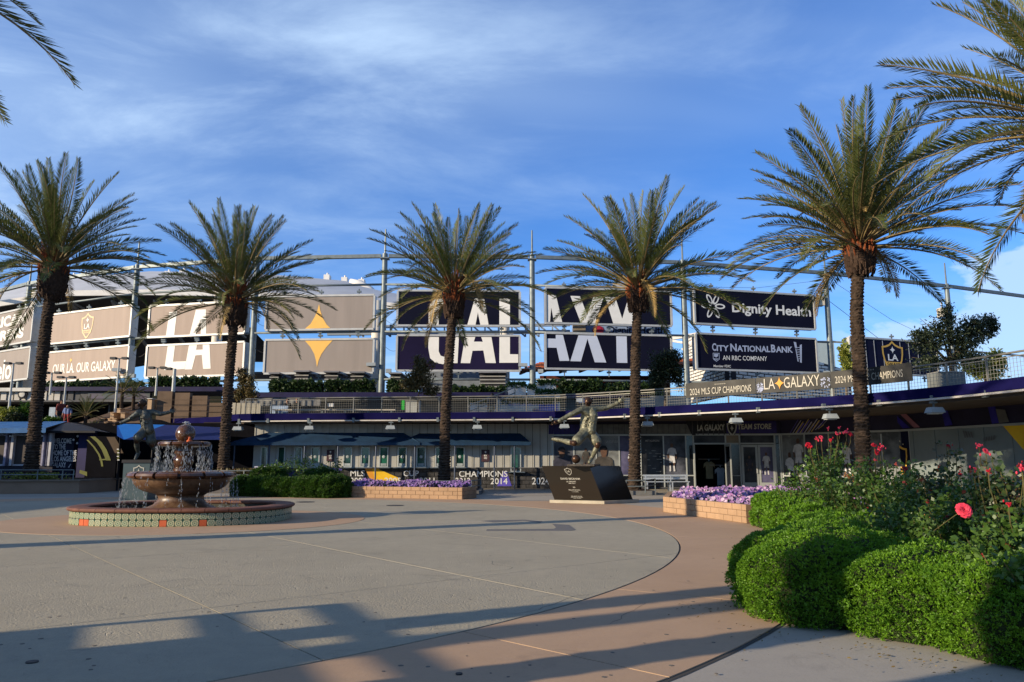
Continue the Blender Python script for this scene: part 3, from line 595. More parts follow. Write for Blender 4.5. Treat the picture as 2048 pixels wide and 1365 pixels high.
# S2 and S3 bays
for x0, x1, mt in [(1562, 1611, pm[1]), (1611, 1660, pm[0]), (1660, 1713, pm[0])]: 
    a = MB(); hband(a, S2, US(S2, x0), US(S2, x1), ZS, ZT - .06, .03, -.02); a.build('poster_panel', mt, store)
    a = MB(); hband(a, S2, US(S2, x0), US(S2, x1), .1, ZS, .03, -.02); a.build('glass_panel', dgl, store)
a = MB(); hband(a, S2, US(S2, 1713), S2.len, .1, ZT - .06, .03, -.02); a.build('glass_panel', pm[1], store)
a = MB(); 
for x in (1565, 1611, 1660, 1713, 1766): vbar(a, S2, x, 868, 985)
hband(a, S2, 0, S2.len, ZS - .03, ZS + .03); hband(a, S2, 0, S2.len, .0, .1); a.build('mullion', mull, store)
player(S2, 1600, 948, 877, 0, kitw, store); player(S2, 1582, 950, 905, 1, kitw, store); player(S2, 1697, 948, 884, 0, kitw, store); player(S2, 1640, 948, 890, 0, kitd, store)
a = MB(); ptext(a, 'LA', S2, rect4(1576, 871, 1580, 874), .03, .01); a.build('poster_lettering', MATS['poster_letter'], store)
a = MB(); hband(a, S3, 0, US(S3, 1822), ZS, ZT - .06, .03, -.02); a.build('poster_panel', navy, store)
a = MB(); vbar(a, S3, 1769, 860, 985); vbar(a, S3, 1822, 858, 985); hband(a, S3, 0, US(S3, 1822), ZS - .03, ZS + .03); a.build('mullion', mull, store)
a = MB()
for x, y, r in [(1782, 866, 5), (1787, 878, 5.5), (1780, 891, 5), (1799, 883, 3), (1806, 889, 2), (1772, 904, 4)]:
    P = []
    for i in range(10): P.append((x + (r if i % 2 == 0 else r * .42) * math.sin(i * math.pi / 5), y - (r if i % 2 == 0 else r * .42) * math.cos(i * math.pi / 5)))
    ppoly(a, S3, P, .02)
a.build('printed_stars', M('star_print', (.42, .38, .28), .5), store)
p = S3.hit(1797, 922, 0); shield(store, p, S3.d * (1.3 if S3.d.x > 0 else -1.3), Vector((0, 0, 1)) * 1.75, S3.n, gold, navy, wprint, .02)
pan = M('pale_metal_panel', (.16, .19, .19), .5, .12, .8)
ribs(store, S3, US(S3, 1823), S3.len, 0, ZT - .06, pan, 1.35); ribs(store, S4, 0, S4.len, 0, ZT - .06, pan, 1.35)
a = MB()
for k in range(4): ppoly(a, S3, [(1925 + k * 5, 862 + k * .6), (1928 + k * 5, 862 + k * .6), (1932 + k * 5, 876), (1929 + k * 5, 876)], .05)
for k in range(5): ppoly(a, S3, [(1967 + k * 5, 875 - k), (1970 + k * 5, 875 - k), (1969 + k * 5, 884 - k), (1966 + k * 5, 884 - k)], .05)
a.build('faded_lettering', M('faded_print', (.12, .125, .13), .6), store)
a = MB(); ppoly(a, S4, [(2006, 850), (2048, 850), (2090, 850), (2090, 930), (2048, 900)], .05); ppoly(a, S3, [(2006, 852), (2048, 851), (2047, 900)], .06); a.build('yellow_vinyl', MATS['yellow_print'], store)
# sign band
a = MB(); u = US(S1, 1097, 858); k = 0
while u < US(S1, 1381, 858):
    mt = (purple if k < 6 else M('grey_sign_panel', (.11, .115, .11), .6, .3, 3)); b = MB(); hband(b, S1, u + .01, u + .29, ZT + .05, 3.5, .08, .10)
    q = S1.pt(u + .15, 0, .10); b.build('sign_panel', mt, store); u += .3; k += 1
a = MB(); hband(a, S1, US(S1, 1381, 858), US(S1, 1452, 858), ZT + .05, 3.62, .08, .12); a.build('sign_panel', M('black_sign_panel', (.012, .012, .014), .4, .3, 4), store)
a = MB(); ppoly(a, S1, [(1371, 843), (1382, 843), (1392, 871), (1384, 871)], .135); a.build('sign_panel_edge', MATS['black_sign_panel'], store)
a = MB(); hband(a, S1, US(S1, 1452, 858), US(S1, 1552, 858), ZT + .05, 3.62, .08, .12); a.build('sign_panel', purple, store)
a = MB()
for k in range(10): vbar(a, S1, 1385 + k * 10.5, 843, 870, .05, .06, .16)
a.build('sign_rib', M('dark_rib', (.05, .05, .055), .5), store)
sgn = thing('store_sign', 'raised silver block letters and shield naming the team store above its doors', 'sign', tuple(S1.hit(1467, 870, .3)))
sig = M('brushed_letter', (.40, .40, .36), .4, .2, 6)
for s, q in (('LA GALAXY', rect4(1394.5, 850, 1449.5, 862.5, -1.5)), ('TEAM STORE', rect4(1475, 848.5, 1542.5, 859.5, -1))):
    v, f = text_mesh(s, .03); a = MB()
    for o in (.2, .28):
        base = len(a.v); ptext(a, s, S1, q, o, .03)
    n = len(v); E = {}
    for ff in f:
        for i in range(len(ff)): E[(ff[i], ff[(i + 1) % len(ff)])] = 1
    a.f += [(i, j, j + n, i + n) for (i, j) in E if (j, i) not in E]; a.m += [0] * (len(a.f) - len(a.m)); a.build('raised_letters', sig, sgn)
p = S1.hit(1463.5, 857, .18); a = MB(); e, u_ = S1.d * .52, Vector((0, 0, .82)); frame_poly(a, p, e, u_, S1.n, shield_pts(.8), .0)
a.build('shield_field', dark, sgn); a = MB(); ring_strip(a, p, e, u_, S1.n, shield_pts(1), shield_pts(.76), .06); ring_strip(a, p, e, u_, S1.n, shield_pts(1), shield_pts(1), .0); frame_poly(a, p, e, u_, S1.n, star_pts(.2, .22), .06); a.build('shield_border', sig, sgn)
# diagonal light streaks on the band right of the sign
cols = [M('violet_streak', (.12, .10, .42), .5), M('pale_streak', (.4, .38, .45), .5), M('yellow_streak', (.5, .38, .1), .5)]
for k in range(17):
    x = 1583 + k * 3.6 + (k % 3); yb = 869 - max(0, k - 8) * 1.7; a = MB(); w = 1.0 + (k % 4) * .5
    y0 = 838 + (k % 5) * 3; dx = (yb - y0) * .62; ppoly(a, S2, [(x + dx * .2 + 10, y0), (x + dx * .2 + 10 + w, y0), (x + w - dx * .35 + 2, yb), (x - dx * .35 + 2, yb)], .01); a.build('vinyl_streak', cols[k % 3], store)
for pts, mt in [([(1752, 858), (1764, 835), (1776, 833), (1790, 857)], 0), ([(1795, 824), (1810, 826), (1840, 855), (1828, 856)], 'pk'), ([(1790, 828), (1800, 838), (1820, 856), (1806, 857), (1788, 838)], 0), ([(1880, 815), (1893, 816), (1905, 850), (1890, 852)], 0), ([(1975, 812), (1990, 812), (1998, 846), (1984, 848)], 0), ([(1990, 818), (2010, 820), (2018, 844), (1998, 847)], 'gy')]:
    a = MB(); ppoly(a, S3, pts, .02); a.build('vinyl_streak', {0: M('deep_blue_streak', (.025, .02, .22), .5, .4), 'pk': M('pink_streak', (.24, .11, .14), .5), 'gy': M('grey_streak', (.12, .12, .11), .5)}[mt], store)
# ------------------------------------------------------------------ railing and banners on the terrace edge
rail = thing('terrace_railing', 'grey steel mesh railing along the curved terrace edge above the purple fascia', 'railing', (0, 41, 3.84))
railm = M('railing_steel', (.19, .185, .165), .5, .15, 3, metal=.3); wire = M('mesh_wire', (.20, .195, .17), .5, .1)
rc = [p for p in smooth_curve(CAN[4:], 4)]
def inset(P, d):
    out = []
    for i, p in enumerate(P):
        t = (P[min(i + 1, len(P) - 1)] - P[max(i - 1, 0)]).normalized(); n = Vector((-t.y, t.x, 0))
        if n.y < 0 and n.x < 0: n = -n
        out.append(p + n * d)
    return out
rc = inset(rc, .45); seg = []; acc = 0
for i in range(len(rc) - 1): seg.append((acc, rc[i], rc[i + 1])); acc += (rc[i + 1] - rc[i]).length
def along(s):
    for a0, p, q in seg:
        L = (q - p).length
        if s <= a0 + L: return p.lerp(q, (s - a0) / L)
    return seg[-1][2]
RT, RB = 4.93, 4.08
npost = int(acc / 1.55); PS = [along(acc * i / npost) for i in range(npost + 1)]
for i, p in enumerate(PS):
    a = MB(); a.bar((p.x, p.y, 3.84), (p.x, p.y, RT), .06, .06); a.build('post', railm, rail)
    if i < npost:
        q = PS[i + 1]; a = MB(); a.tube([(p.x, p.y, RT), (q.x, q.y, RT)], .035, 6); a.bar((p.x, p.y, RB), (q.x, q.y, RB), .04, .04); a.bar((p.x, p.y, RT - .12), (q.x, q.y, RT - .12), .03, .03); a.build('rail', railm, rail)
        a = MB(); L = (q - p).length
        for k in range(1, int(L / .13)): w = p.lerp(q, k * .13 / L); a.bar((w.x, w.y, RB), (w.x, w.y, RT - .12), .009, .009)
        for k in range(1, 6): z = RB + k * .13; a.bar((p.x, p.y, z), (q.x, q.y, z), .009, .009)
        a.build('wire_mesh', wire, rail, kind='stuff')
# banners tied in front of the railing
bnm = M('grey_banner_print', (.018, .018, .017), .6, .5, .9, col2=(.06, .057, .05)); cream = M('cream_lettering', (.42, .39, .32), .5, .05)
rc2 = inset(smooth_curve(CAN[4:], 4), .38); P2 = [rc2[i] for i in range(len(rc2))]
def banner_pt(x, y):
    """where the view ray meets the curved line of banners"""
    r = ray(x, y); best = None
    for i in range(len(P2) - 1):
        p, q = P2[i], P2[i + 1]; d = q - p; den = r.x * d.y - r.y * d.x
        if abs(den) < 1e-9: continue
        t = (p.y * r.x - p.x * r.y) / -den if False else (r.y * p.x - r.x * p.y) / den; k = (p.x + d.x * t) / r.x if abs(r.x) > 1e-6 else (p.y + d.y * t) / r.y
        if -.001 <= t <= 1.001 and k > 0 and (best is None or k < best[0]): best = (k, EYE + r * k)
    return best[1] if best else at(x, y, 35)
def curved_quad(m, x0, x1, z0, z1, n=10, off=0, th=.02):
    top = []
    for i in range(n + 1):
        x = x0 + (x1 - x0) * i / n; p = banner_pt(x, 790); v = -Vector((p.x, p.y, 0)).normalized() * off; top.append(p + v)
    for i in range(n):
        a_, b_ = top[i], top[i + 1]; d = Vector((b_.x - a_.x, b_.y - a_.y, 0)).normalized(); nn = Vector((d.y, -d.x, 0)) * (-th)
        m.hexa([(v.x, v.y, z0) for v in (a_, b_, b_ + nn, a_ + nn)] + [(v.x, v.y, z1) for v in (a_, b_, b_ + nn, a_ + nn)])
def curved_text(m, s, x0, x1, zc, h, off=.03, bold=0.0, sag=0):
    v, f = text_mesh(s, bold); out = []
    for x, y in v:
        p = banner_pt(x0 + (x1 - x0) * x, 790); w = p - Vector((p.x, p.y, 0)).normalized() * off; out.append((w.x, w.y, zc - h / 2 + h * y))
    m.add(out, f)
for k, (x0, x1, items, lab) in enumerate([
    (1372, 1512, [('2024 MLS CUP CHAMPIONS', 1380, 1503, 4.68, .30, 0), ('* * * * * *', 1430, 1452, 4.96, .05, .02)], 'grey terrace banner with cream cup champions lettering, the left of the three'),
    (1513, 1662, [('LA', 1529, 1551, 4.80, .46, .0), ('GALAXY', 1569, 1641, 4.80, .46, .0)], 'grey terrace banner with the club name and an orange star'),
    (1663, 1828, [('2024 MLS CUP CHAMPIONS', 1672, 1809, 4.74, .28, 0), ('* * * * *', 1730, 1752, 5.0, .05, .02)], 'grey terrace banner with cream cup champions lettering, behind the tall palm trunk')]):
    p = banner_pt((x0 + x1) / 2, 790); t = thing('banner', lab, 'banner', (p.x, p.y, 4.4), 'banners on the terrace railing')
    a = MB(); curved_quad(a, x0, x1, 4.42, 5.10, 12); a.build('banner_sheet', bnm, t)
    for s, u0, u1, zc, h, bd in items:
        a = MB(); curved_text(a, s, u0, u1, zc, h, .03, bd); a.build('lettering', cream, t)
    if k == 1:
        q = banner_pt(1560, 790); d = (banner_pt(1568, 790) - banner_pt(1552, 790)); d.z = 0; d.normalize(); a = MB()
        frame_poly(a, (q.x, q.y, 4.80), d, (0, 0, 1), -Vector((q.x, q.y, 0)).normalized(), star_pts(.22, .27), .04); a.build('orange_star', M('orange_print', (.62, .27, .03), .5), t)
        a = MB()
        for i in range(90):
            x = random.choice([random.uniform(1514, 1526), random.uniform(1642, 1660)]); q = banner_pt(x, 790); z = random.uniform(4.45, 4.85); w = Vector((q.x, q.y, z)) - Vector((q.x, q.y, 0)).normalized() * .03
            a.poly([w + d * .0, w + d * random.uniform(.03, .08) + Vector((0, 0, .02)), w + Vector((0, 0, random.uniform(.03, .09)))])
        a.build('spray_print', M('spray_blue', (.3, .34, .48), .5), t)

# ------------------------------------------------------------------ gantry ring with billboards
RP = [(x * 1.3, y * 1.3) for x, y in [(-43.5, 57.5), (-33.73, 51.19), (-23.97, 46.67), (-15.61, 44.63), (-7.69, 44.06), (1.22, 44.28), (10.67, 45.57), (20.68, 48.22), (30.84, 51.96), (41, 56.4)]]
gan = thing('sign_gantry', 'ring of tall galvanised poles with square top beam and rails that carry the billboards', 'gantry', (0, 57, 3.84))
for i, (x, y) in enumerate(RP):
    a = MB(); a.tube([(x, y, 3.84), (x, y, 17.6)], [.27, .21], 12); p = a.build('pole', steel, gan, smooth=40)
    a = MB(); a.tube([(x, y, 17.6), (x, y, 19.6)], [.08, .06], 8); a.box(x - .34, x + .34, y - .34, y + .34, 17.15, 17.24); a.build('mast_tip', steel, p)
    if i in (7, 8):
        a = MB(); a.box(x - .98, x - .36, y - .4, y + .26, 14.5, 15.3); a.tube([(x - .65, y, 15.25), (x - .65, y, 16.05), (x - .1, y, 16.2)], .045, 6); a.build('loudspeaker', M('speaker_beige', (.42, .38, .3), .7, .15, 6), gan)
    if i in (2, 4, 5, 7):
        a = MB(); a.box(x - 1.1, x - .4, y - .6, y - .3, 8.63, 8.88); a.bar((x - .6, y - .4, 8.63), (x, y - .2, 8.4), .07, .07); a.box(x + .4, x + .8, y - .7, y - .4, 8.1, 8.4); a.build('camera_bracket', M('lamp_grey', (.42, .46, .48), .4), gan)
for i in range(len(RP) - 1):
    A, B = Vector((*RP[i], 0)), Vector((*RP[i + 1], 0)); d = (B - A).normalized(); a = MB(); A2, B2 = A + d * .3, B - d * .3
    a.bar((A2.x, A2.y, 17.41), (B2.x, B2.y, 17.41), .28, .28); a.build('top_beam', steel, gan)
    zs_ = [(15.1, i < 7), (11.43 if i >= 7 else 11.37, True), (7.66, i < 7)]
    for z, on in zs_:
        if on: a = MB(); n = Vector((d.y, -d.x, 0)); a.tube([(A.x + n.x * .1, A.y + n.y * .1, z), (B.x + n.x * .1, B.y + n.y * .1, z)], .09, 8); a.build('rail', steel, gan, smooth=True)
    a = MB()
    for za, zb_ in ((12.3, 9.6), (10.2, 8.0)):
        P = [(A + d * .2).lerp(A + d * 1.5, t / 8) for t in range(9)] if i not in (7, 8) else []
        if P: a.tube([(p.x, p.y, za - .35 * math.sin(math.pi * t / 8)) for t, p in enumerate(P)], .015, 4)
    if i in (6, 7): a.tube([(A.x, A.y, 17.1 if i == 7 else 15.4), (B.x * .5 + A.x * .5, B.y * .5 + A.y * .5, 15.7 if i == 6 else 13.8), (B.x, B.y, 16.8 if i == 6 else 11.6)], .015, 4)
    if i == 7: a.tube([(A.x, A.y, 15.1), (A.x * .55 + B.x * .45, A.y * .55 + B.y * .45, 11.5)], .02, 4)
    if a.v: a.build('cable', dark, gan)
edge = M('board_edge_steel', (.42, .42, .40), .45, .1, metal=.2)
tanb = M('taupe_print', (.30, .23, .185), .6, .09, 1.1, bump=.25, bsc=1.5, stretch=(1.3, 1.3, .12)); greyb = M('grey_taupe_print', (.24, .205, .18), .6, .08, 1.1, bump=.25, bsc=1.5, stretch=(1.3, 1.3, .12)); goldp = M('golden_print', (.72, .42, .10), .5, .04); nvb = M('dark_navy_print', (.006, .007, .018), .9, .15, .5, spec=.06); nvb2 = M('violet_navy_print', (.013, .010, .034), .9, .2, .5, spec=.06)
wb = M('billboard_white', (.70, .68, .62), .5, .04)
MONO = {}
class Art:
    pass
def billboard(i, quad, conv, face, label, row):
    """hangs between pole i and i+1; quad = TL,TR,BR,BL seen in the photo"""
    A, B = RP[i], RP[i + 1]; pl = Plane(A, B); off = .35
    P = [pl.hit(*conv(*q), off) for q in quad]; u = [pl.u(p) for p in P]; u0, u1 = (u[0] + u[3]) / 2, (u[1] + u[2]) / 2; zt, zb_ = (P[0].z + P[1].z) / 2, (P[2].z + P[3].z) / 2
    o = pl.pt((u0 + u1) / 2, zb_, off); t = thing('billboard', label, 'billboard', tuple(o), 'billboards hanging on the gantry ring')
    a = MB(); q = [pl.pt(u0, 0, off), pl.pt(u1, 0, off), pl.pt(u1, 0, off - .65), pl.pt(u0, 0, off - .65)]; a.hexa([(v.x, v.y, zb_) for v in q] + [(v.x, v.y, zt) for v in q]); a.build('box', edge, t)
    a = MB(); q = [pl.pt(u0 + .12, 0, off + .02), pl.pt(u1 - .12, 0, off + .02), pl.pt(u1 - .12, 0, off - .02), pl.pt(u0 + .12, 0, off - .02)]; a.hexa([(v.x, v.y, zb_ + .1) for v in q] + [(v.x, v.y, zt - .1) for v in q]); a.build('printed_face', face, t)
    a = MB()
    for c, e in (((u0, zb_), (u1, zb_)), ((u0, zt), (u1, zt))): a.bar(pl.pt(c[0], c[1], off + .02), pl.pt(e[0], e[1], off + .02), .13, .15)
    for uu in (u0, u1): a.bar(pl.pt(uu, zb_ + .06, off + .02), pl.pt(uu, zt - .06, off + .02), .15, .13, pl.d)
    a.build('frame', edge, t)
    for k in range(3):
        uu = u0 + (u1 - u0) * (.15 + .35 * k); a = MB(); z0 = zt if row == 0 else zb_
        for z0, s in ((zt, 1), (zb_, -1)):
            a.bar(pl.pt(uu, z0, off - .2), pl.pt(uu, z0 + s * .54, off - .2), .09, .09); w = pl.pt(uu, z0 + s * .26, off - .2); a.bar(w, w + Vector((0, 0, .13)), .34, .2)
        a.build('hanger', steel, t)
    # art mapping: fractions inside the seen quad -> board
    def T(x, y, o=.035):
        fx = ((x - quad[3][0]) / (quad[2][0] - quad[3][0]) + (x - quad[0][0]) / (quad[1][0] - quad[0][0])) / 2
        yt = quad[0][1] + (quad[1][1] - quad[0][1]) * fx; yb = quad[3][1] + (quad[2][1] - quad[3][1]) * fx; fy = (y - yt) / (yb - yt)
        return pl.pt(u0 + (u1 - u0) * fx, zt + (zb_ - zt) * fy, off + o)
    t2 = Art(); t2.T = T; t2.pl = pl; t2.t = t; t2.u = (u0, u1); t2.z = (zb_, zt); return t2
def art(b, polys, mat, name='lettering', o=.035):
    a = MB(); [a.poly([b.T(x, y, o) for x, y in p]) for p in polys]; return a.build(name, mat, b.t)
def atext(b, s, x0, y0, x1, y1, mat, bold=.01, o=.035, y0r=None, y1r=None, name='lettering'):
    a = MB(); text_quad(a, s, [b.T(x0, y0, o), b.T(x1, y0 if y0r is None else y0r, o), b.T(x1, y1 if y1r is None else y1r, o), b.T(x0, y1, o)], bold); return a.build(name, mat, b.t)
b = billboard(0, [(-560, 650), (265, 590), (245, 835), (-560, 905)], z1, greyb, 'grey billboard lettered with a card company name at the left edge, upper row', 0)
atext(b, 'AMERICAN', -160, 650, 203, 730, wb, .045, y0r=622, y1r=703); atext(b, 'EXPRESS', -105, 750, 200, 826, wb, .045, y0r=728, y1r=805)
b = billboard(0, [(-560, 940), (240, 884), (222, 1118), (-560, 1165)], z1, greyb, 'grey billboard with white script lettering at the left edge, lower row', 1)
atext(b, 'Modelo', -150, 985, 112, 1128, wb, .02, y0r=960, y1r=1112)
b = billboard(1, [(345, 582), (1040, 532), (1027, 775), (330, 812)], z1, tanb, 'sunlit taupe billboard with a pale club shield, upper row', 0)
c = (b.T(703, 678, 0)); e = b.pl.d * 1.5; pg = M('pale_gold_print', (.62, .48, .26), .5, .05); shield(b.t, c, e, Vector((0, 0, 1)) * 2.24, b.pl.n, pg, tanb, wb, .035)
b = billboard(1, [(330, 882), (1020, 845), (1003, 1088), (300, 1118)], z1, tanb, 'sunlit taupe billboard lettered with the club slogan, lower row', 1)
atext(b, 'OUR LA. OUR GALAXY.', 428, 975, 925, 1052, wb, .015, y0r=955, y1r=1035)
a = MB(); c = b.T(570, 945, .035); a.poly([c + b.pl.d * x + Vector((0, 0, y)) for x, y in star_pts(.18, .26)]); a.build('small_star', goldp, b.t)
b = billboard(2, [(1183, 518), (1935, 488), (1930, 738), (1168, 768)], z1, tanb, 'sunlit taupe billboard with the upper halves of the big white letters L and A', 0)
art(b, [[(1335, 568), (1397, 565), (1388, 757), (1322, 760)], [(1510, 752), (1547, 552), (1625, 550), (1640, 747), (1598, 749), (1588, 630), (1560, 750)]], wb)
b = billboard(2, [(1160, 832), (1925, 808), (1918, 1066), (1148, 1085)], z1, tanb, 'sunlit taupe billboard with the lower halves of the big white letters L and A', 1)
art(b, [[(1320, 829), (1378, 827), (1372, 960), (1475, 957), (1467, 1018), (1306, 1026)], [(1490, 824), (1553, 822), (1549, 868), (1601, 866), (1597, 821), (1650, 819), (1672, 1017), (1613, 1018), (1596, 908), (1546, 912), (1526, 1021), (1468, 1022)]], wb)
b = billboard(3, [(178, 385), (888, 355), (885, 582), (168, 605)], z2, greyb, 'grey billboard with the upper half of a golden star', 0)
art(b, [[(437, 590), (472, 558), (500, 505), (514, 465), (523, 425), (533, 470), (552, 520), (578, 560), (603, 582)]], goldp, 'golden_star')
b = billboard(3, [(165, 672), (885, 645), (880, 873), (160, 890)], z2, greyb, 'grey billboard with the lower half of a golden star', 1)
art(b, [[(425, 668), (465, 710), (492, 755), (506, 800), (514, 842), (523, 800), (540, 755), (572, 708), (612, 661)]], goldp, 'golden_star')
b = billboard(4, [(1040, 345), (1850, 330), (1850, 565), (1040, 572)], z2, nvb, 'navy billboard with the upper halves of the letters G, A and L', 0)
art(b, [[(1247, 565), (1247, 470), (1256, 430), (1280, 402), (1320, 386), (1380, 386), (1420, 400), (1444, 430), (1452, 470), (1452, 500), (1388, 500), (1388, 460), (1376, 436), (1350, 428), (1325, 440), (1313, 465), (1313, 563)], [(1502, 562), (1550, 386), (1612, 386), (1642, 559), (1588, 560), (1571, 480), (1556, 561)], [(1713, 384), (1783, 383), (1783, 556), (1713, 557)]], wb)
b = billboard(4, [(1035, 637), (1850, 628), (1850, 862), (1035, 870)], z2, nvb2, 'violet navy billboard with the lower halves of the letters G, A and L', 1)
art(b, [[(1243, 645), (1312, 645), (1312, 740), (1325, 768), (1350, 776), (1378, 760), (1390, 735), (1390, 644), (1444, 643), (1437, 816), (1410, 816), (1405, 797), (1380, 815), (1340, 824), (1290, 815), (1256, 785), (1243, 720)], [(1485, 642), (1553, 641), (1543, 672), (1603, 672), (1592, 641), (1660, 640), (1690, 812), (1622, 812), (1607, 730), (1535, 733), (1520, 815), (1458, 815)], [(1713, 638), (1783, 637), (1783, 752), (1838, 752), (1838, 808), (1713, 810)]], wb)
b = billboard(5, [(168, 330), (998, 327), (1000, 560), (168, 562)], z3, nvb, 'navy billboard with the upper halves of the letters A, X and Y', 0)
art(b, [[(180, 554), (180, 378), (236, 378), (275, 553), (222, 553), (205, 460), (196, 553)], [(330, 380), (393, 380), (437, 500), (482, 380), (548, 380), (490, 553), (395, 553)], [(558, 380), (625, 380), (668, 520), (712, 380), (775, 380), (738, 553), (608, 553)]], wb)
b = billboard(5, [(168, 625), (1000, 625), (1003, 857), (168, 860)], z3, nvb, 'navy billboard with the lower halves of the letters A, X and Y', 1)
art(b, [[(180, 636), (235, 636), (235, 662), (180, 662), (180, 722), (240, 722), (258, 808), (322, 806), (282, 636)], [(383, 636), (503, 636), (563, 812), (487, 812), (442, 658), (397, 808), (328, 808)], [(632, 636), (702, 636), (702, 812), (632, 812)]], M('shaded_white_print', (.50, .54, .62), .45, .06, .6))  # billboard white with the palm crown's bluish shade put into its colour
b = billboard(6, [(1150, 338), (1938, 352), (1948, 580), (1155, 567)], z3, nvb, 'navy billboard of a health company with a white six petal flower', 0)
atext(b, 'Dignity Health', 1392, 420, 1918, 505, wb, .022, y0r=430, y1r=515)
a = MB(); cc = Vector(b.T(1270, 450, .035)); k = .0037 * 3.5
for i, an in enumerate([0, 180, 62, 118, -62, -118]):
    r = R(an); d = b.pl.d * math.cos(r) + Vector((0, 0, 1)) * math.sin(r); s = Vector((-d.z * b.pl.d.x, -d.z * b.pl.d.y, 0)); s = b.pl.d * -math.sin(r) + Vector((0, 0, 1)) * math.cos(r)
    el = lambda q, w: [cc + d * (.48 + q * math.cos(t * math.pi / 8)) * 1.3 + s * w * 1.3 * math.sin(t * math.pi / 8) for t in range(16)]
    A_, B_ = el(.36, .17), el(.24, .09); a.add(A_ + B_, [(j, (j + 1) % 16, 16 + (j + 1) % 16, 16 + j) for j in range(16)])
a.build('petal_emblem', wb, b.t)
b = billboard(6, [(1160, 628), (1955, 645), (1965, 873), (1168, 862)], z3, nvb, 'navy billboard of a bank with a small ladder emblem', 1)
sv = M('silver_blue_print', (.34, .38, .48), .4, .12, .8)
for s, x0, x1, h in [('C', 1265, 1292, 50), ('ITY', 1294, 1372, 38), ('N', 1382, 1424, 50), ('ATIONAL', 1426, 1645, 40), ('B', 1650, 1680, 50), ('ANK', 1682, 1797, 40)]: atext(b, s, x0, 741 - h, x1, 742, sv, .03)
atext(b, 'AN RBC COMPANY', 1330, 770, 1620, 800, wb, .005); atext(b, 'Member FDIC', 1270, 832, 1380, 848, wb, .01)
a = MB(); q = [(1268, 755), (1310, 755), (1310, 795), (1289, 812), (1268, 795)]; f2 = lambda k: [b.T(1289 + (x - 1289) * k, 782 + (y - 782) * k) for x, y in q]
A_, B_ = f2(1), f2(.86); a.add(A_ + B_, [(j, (j + 1) % 5, 5 + (j + 1) % 5, 5 + j) for j in range(5)]); text_quad(a, 'RBC', [b.T(1273, 790), b.T(1305, 790), b.T(1305, 802), b.T(1273, 802)], .03)
a.poly([b.T(x, y) for x, y in [(1275, 762), (1303, 762), (1300, 775), (1290, 784), (1276, 778)]]); a.build('small_shield', sv, b.t)
a = MB(); [a.poly([b.T(x, y) for x, y in P]) for P in ([(1805, 668), (1822, 672), (1826, 712), (1812, 708)], [(1846, 690), (1860, 684), (1852, 808), (1840, 804)], [(1814, 712), (1820, 714), (1832, 800), (1824, 798)])]
for i in range(6): y = 706 + i * 15; a.poly([b.T(1818 + i, y), b.T(1848, y - 4), b.T(1848, y), b.T(1818 + i, y + 4)])
a.build('ladder_emblem', sv, b.t)
b = billboard(7, [(500, 703), (1130, 735), (1130, 968), (512, 965)], z4, navy, 'navy billboard with the gold club shield behind the olive tree', 1)
a = MB()
for x in (562, 612, 673, 734, 858, 920, 985): a.bar(b.T(x, 720, .02), b.T(x + 4, 955, .02), .05, .05)
a.build('seam', M('seam_grey', (.2, .22, .25), .5), b.t)
c = b.T(800, 843, 0); shield(b.t, c, b.pl.d * 2.4, Vector((0, 0, 1)) * 2.8, b.pl.n, gold, navy, wprint, .05)

# ------------------------------------------------------------------ stadium: white roof shell, trusses, columns, concourse
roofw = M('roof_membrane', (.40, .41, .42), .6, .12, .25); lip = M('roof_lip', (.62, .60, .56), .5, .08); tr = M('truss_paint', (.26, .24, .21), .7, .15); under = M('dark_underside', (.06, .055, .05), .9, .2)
stad = thing('stadium_roof', 'broad pale curved stadium roof with dark trusses beneath it at the left', 'roof', (-45, 85, 3.84))
fr = [(-500, 680), (-250, 650), (-60, 617), (0, 604), (130, 583), (300, 581), (440, 583), (560, 588), (700, 596), (770, 606), (860, 616)]
rg = [(-500, 655), (-250, 622), (-60, 590), (0, 577), (130, 557), (300, 543), (440, 545), (560, 551), (690, 562), (745, 580), (850, 604)]
F_ = [at(x, y, 72) for x, y in fr]; G_ = [at(x, y, 90) for x, y in rg]; n = len(fr)
mid = [(a_ + b_) / 2 + Vector((0, 0, .6)) for a_, b_ in zip(F_, G_)]
a = MB(); a.add(F_ + mid + G_, [(i, i + 1, n + i + 1, n + i) for i in range(n - 1)] + [(n + i, n + i + 1, 2 * n + i + 1, 2 * n + i) for i in range(n - 1)]); a.build('roof_shell', roofw, stad, smooth=True)
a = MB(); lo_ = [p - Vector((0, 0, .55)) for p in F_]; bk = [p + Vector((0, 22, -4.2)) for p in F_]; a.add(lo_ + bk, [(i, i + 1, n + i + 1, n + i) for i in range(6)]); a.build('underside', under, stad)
a = MB()
for i in range(n - 1): a.bar(F_[i] - Vector((0, 0, .25)), F_[i + 1] - Vector((0, 0, .25)), .5, .55)
a.build('roof_lip', lip, stad)
for i in range(2, 6):
    for s in (0, .5):
        p = F_[i].lerp(F_[i + 1], s); a = MB(); q = p + Vector((0, 14, -6.5)); a.bar(p + Vector((0, 1, -.8)), q, .25, .25); a.bar(p + Vector((0, 1, -.8)), p + Vector((3, 9, -3.2)), .18, .18); a.bar(p + Vector((0, 1, -.8)), p + Vector((-3, 9, -3.2)), .18, .18)
        a.bar(q, q + Vector((0, -2, -3.5)), .2, .2); a.build('truss', tr, stad)
for x, y in [(148, 553), (172, 550), (338, 546), (368, 543), (655, 553), (690, 558), (724, 562)]:
    p = at(x, y, 90); a = MB(); a.box(p.x - .35, p.x + .35, p.y - .5, p.y + .5, p.z - .8, p.z + .1); a.tube([(p.x, p.y, p.z), (p.x, p.y, p.z + .4)], .12, 8); a.build('roof_vent', lip, stad)
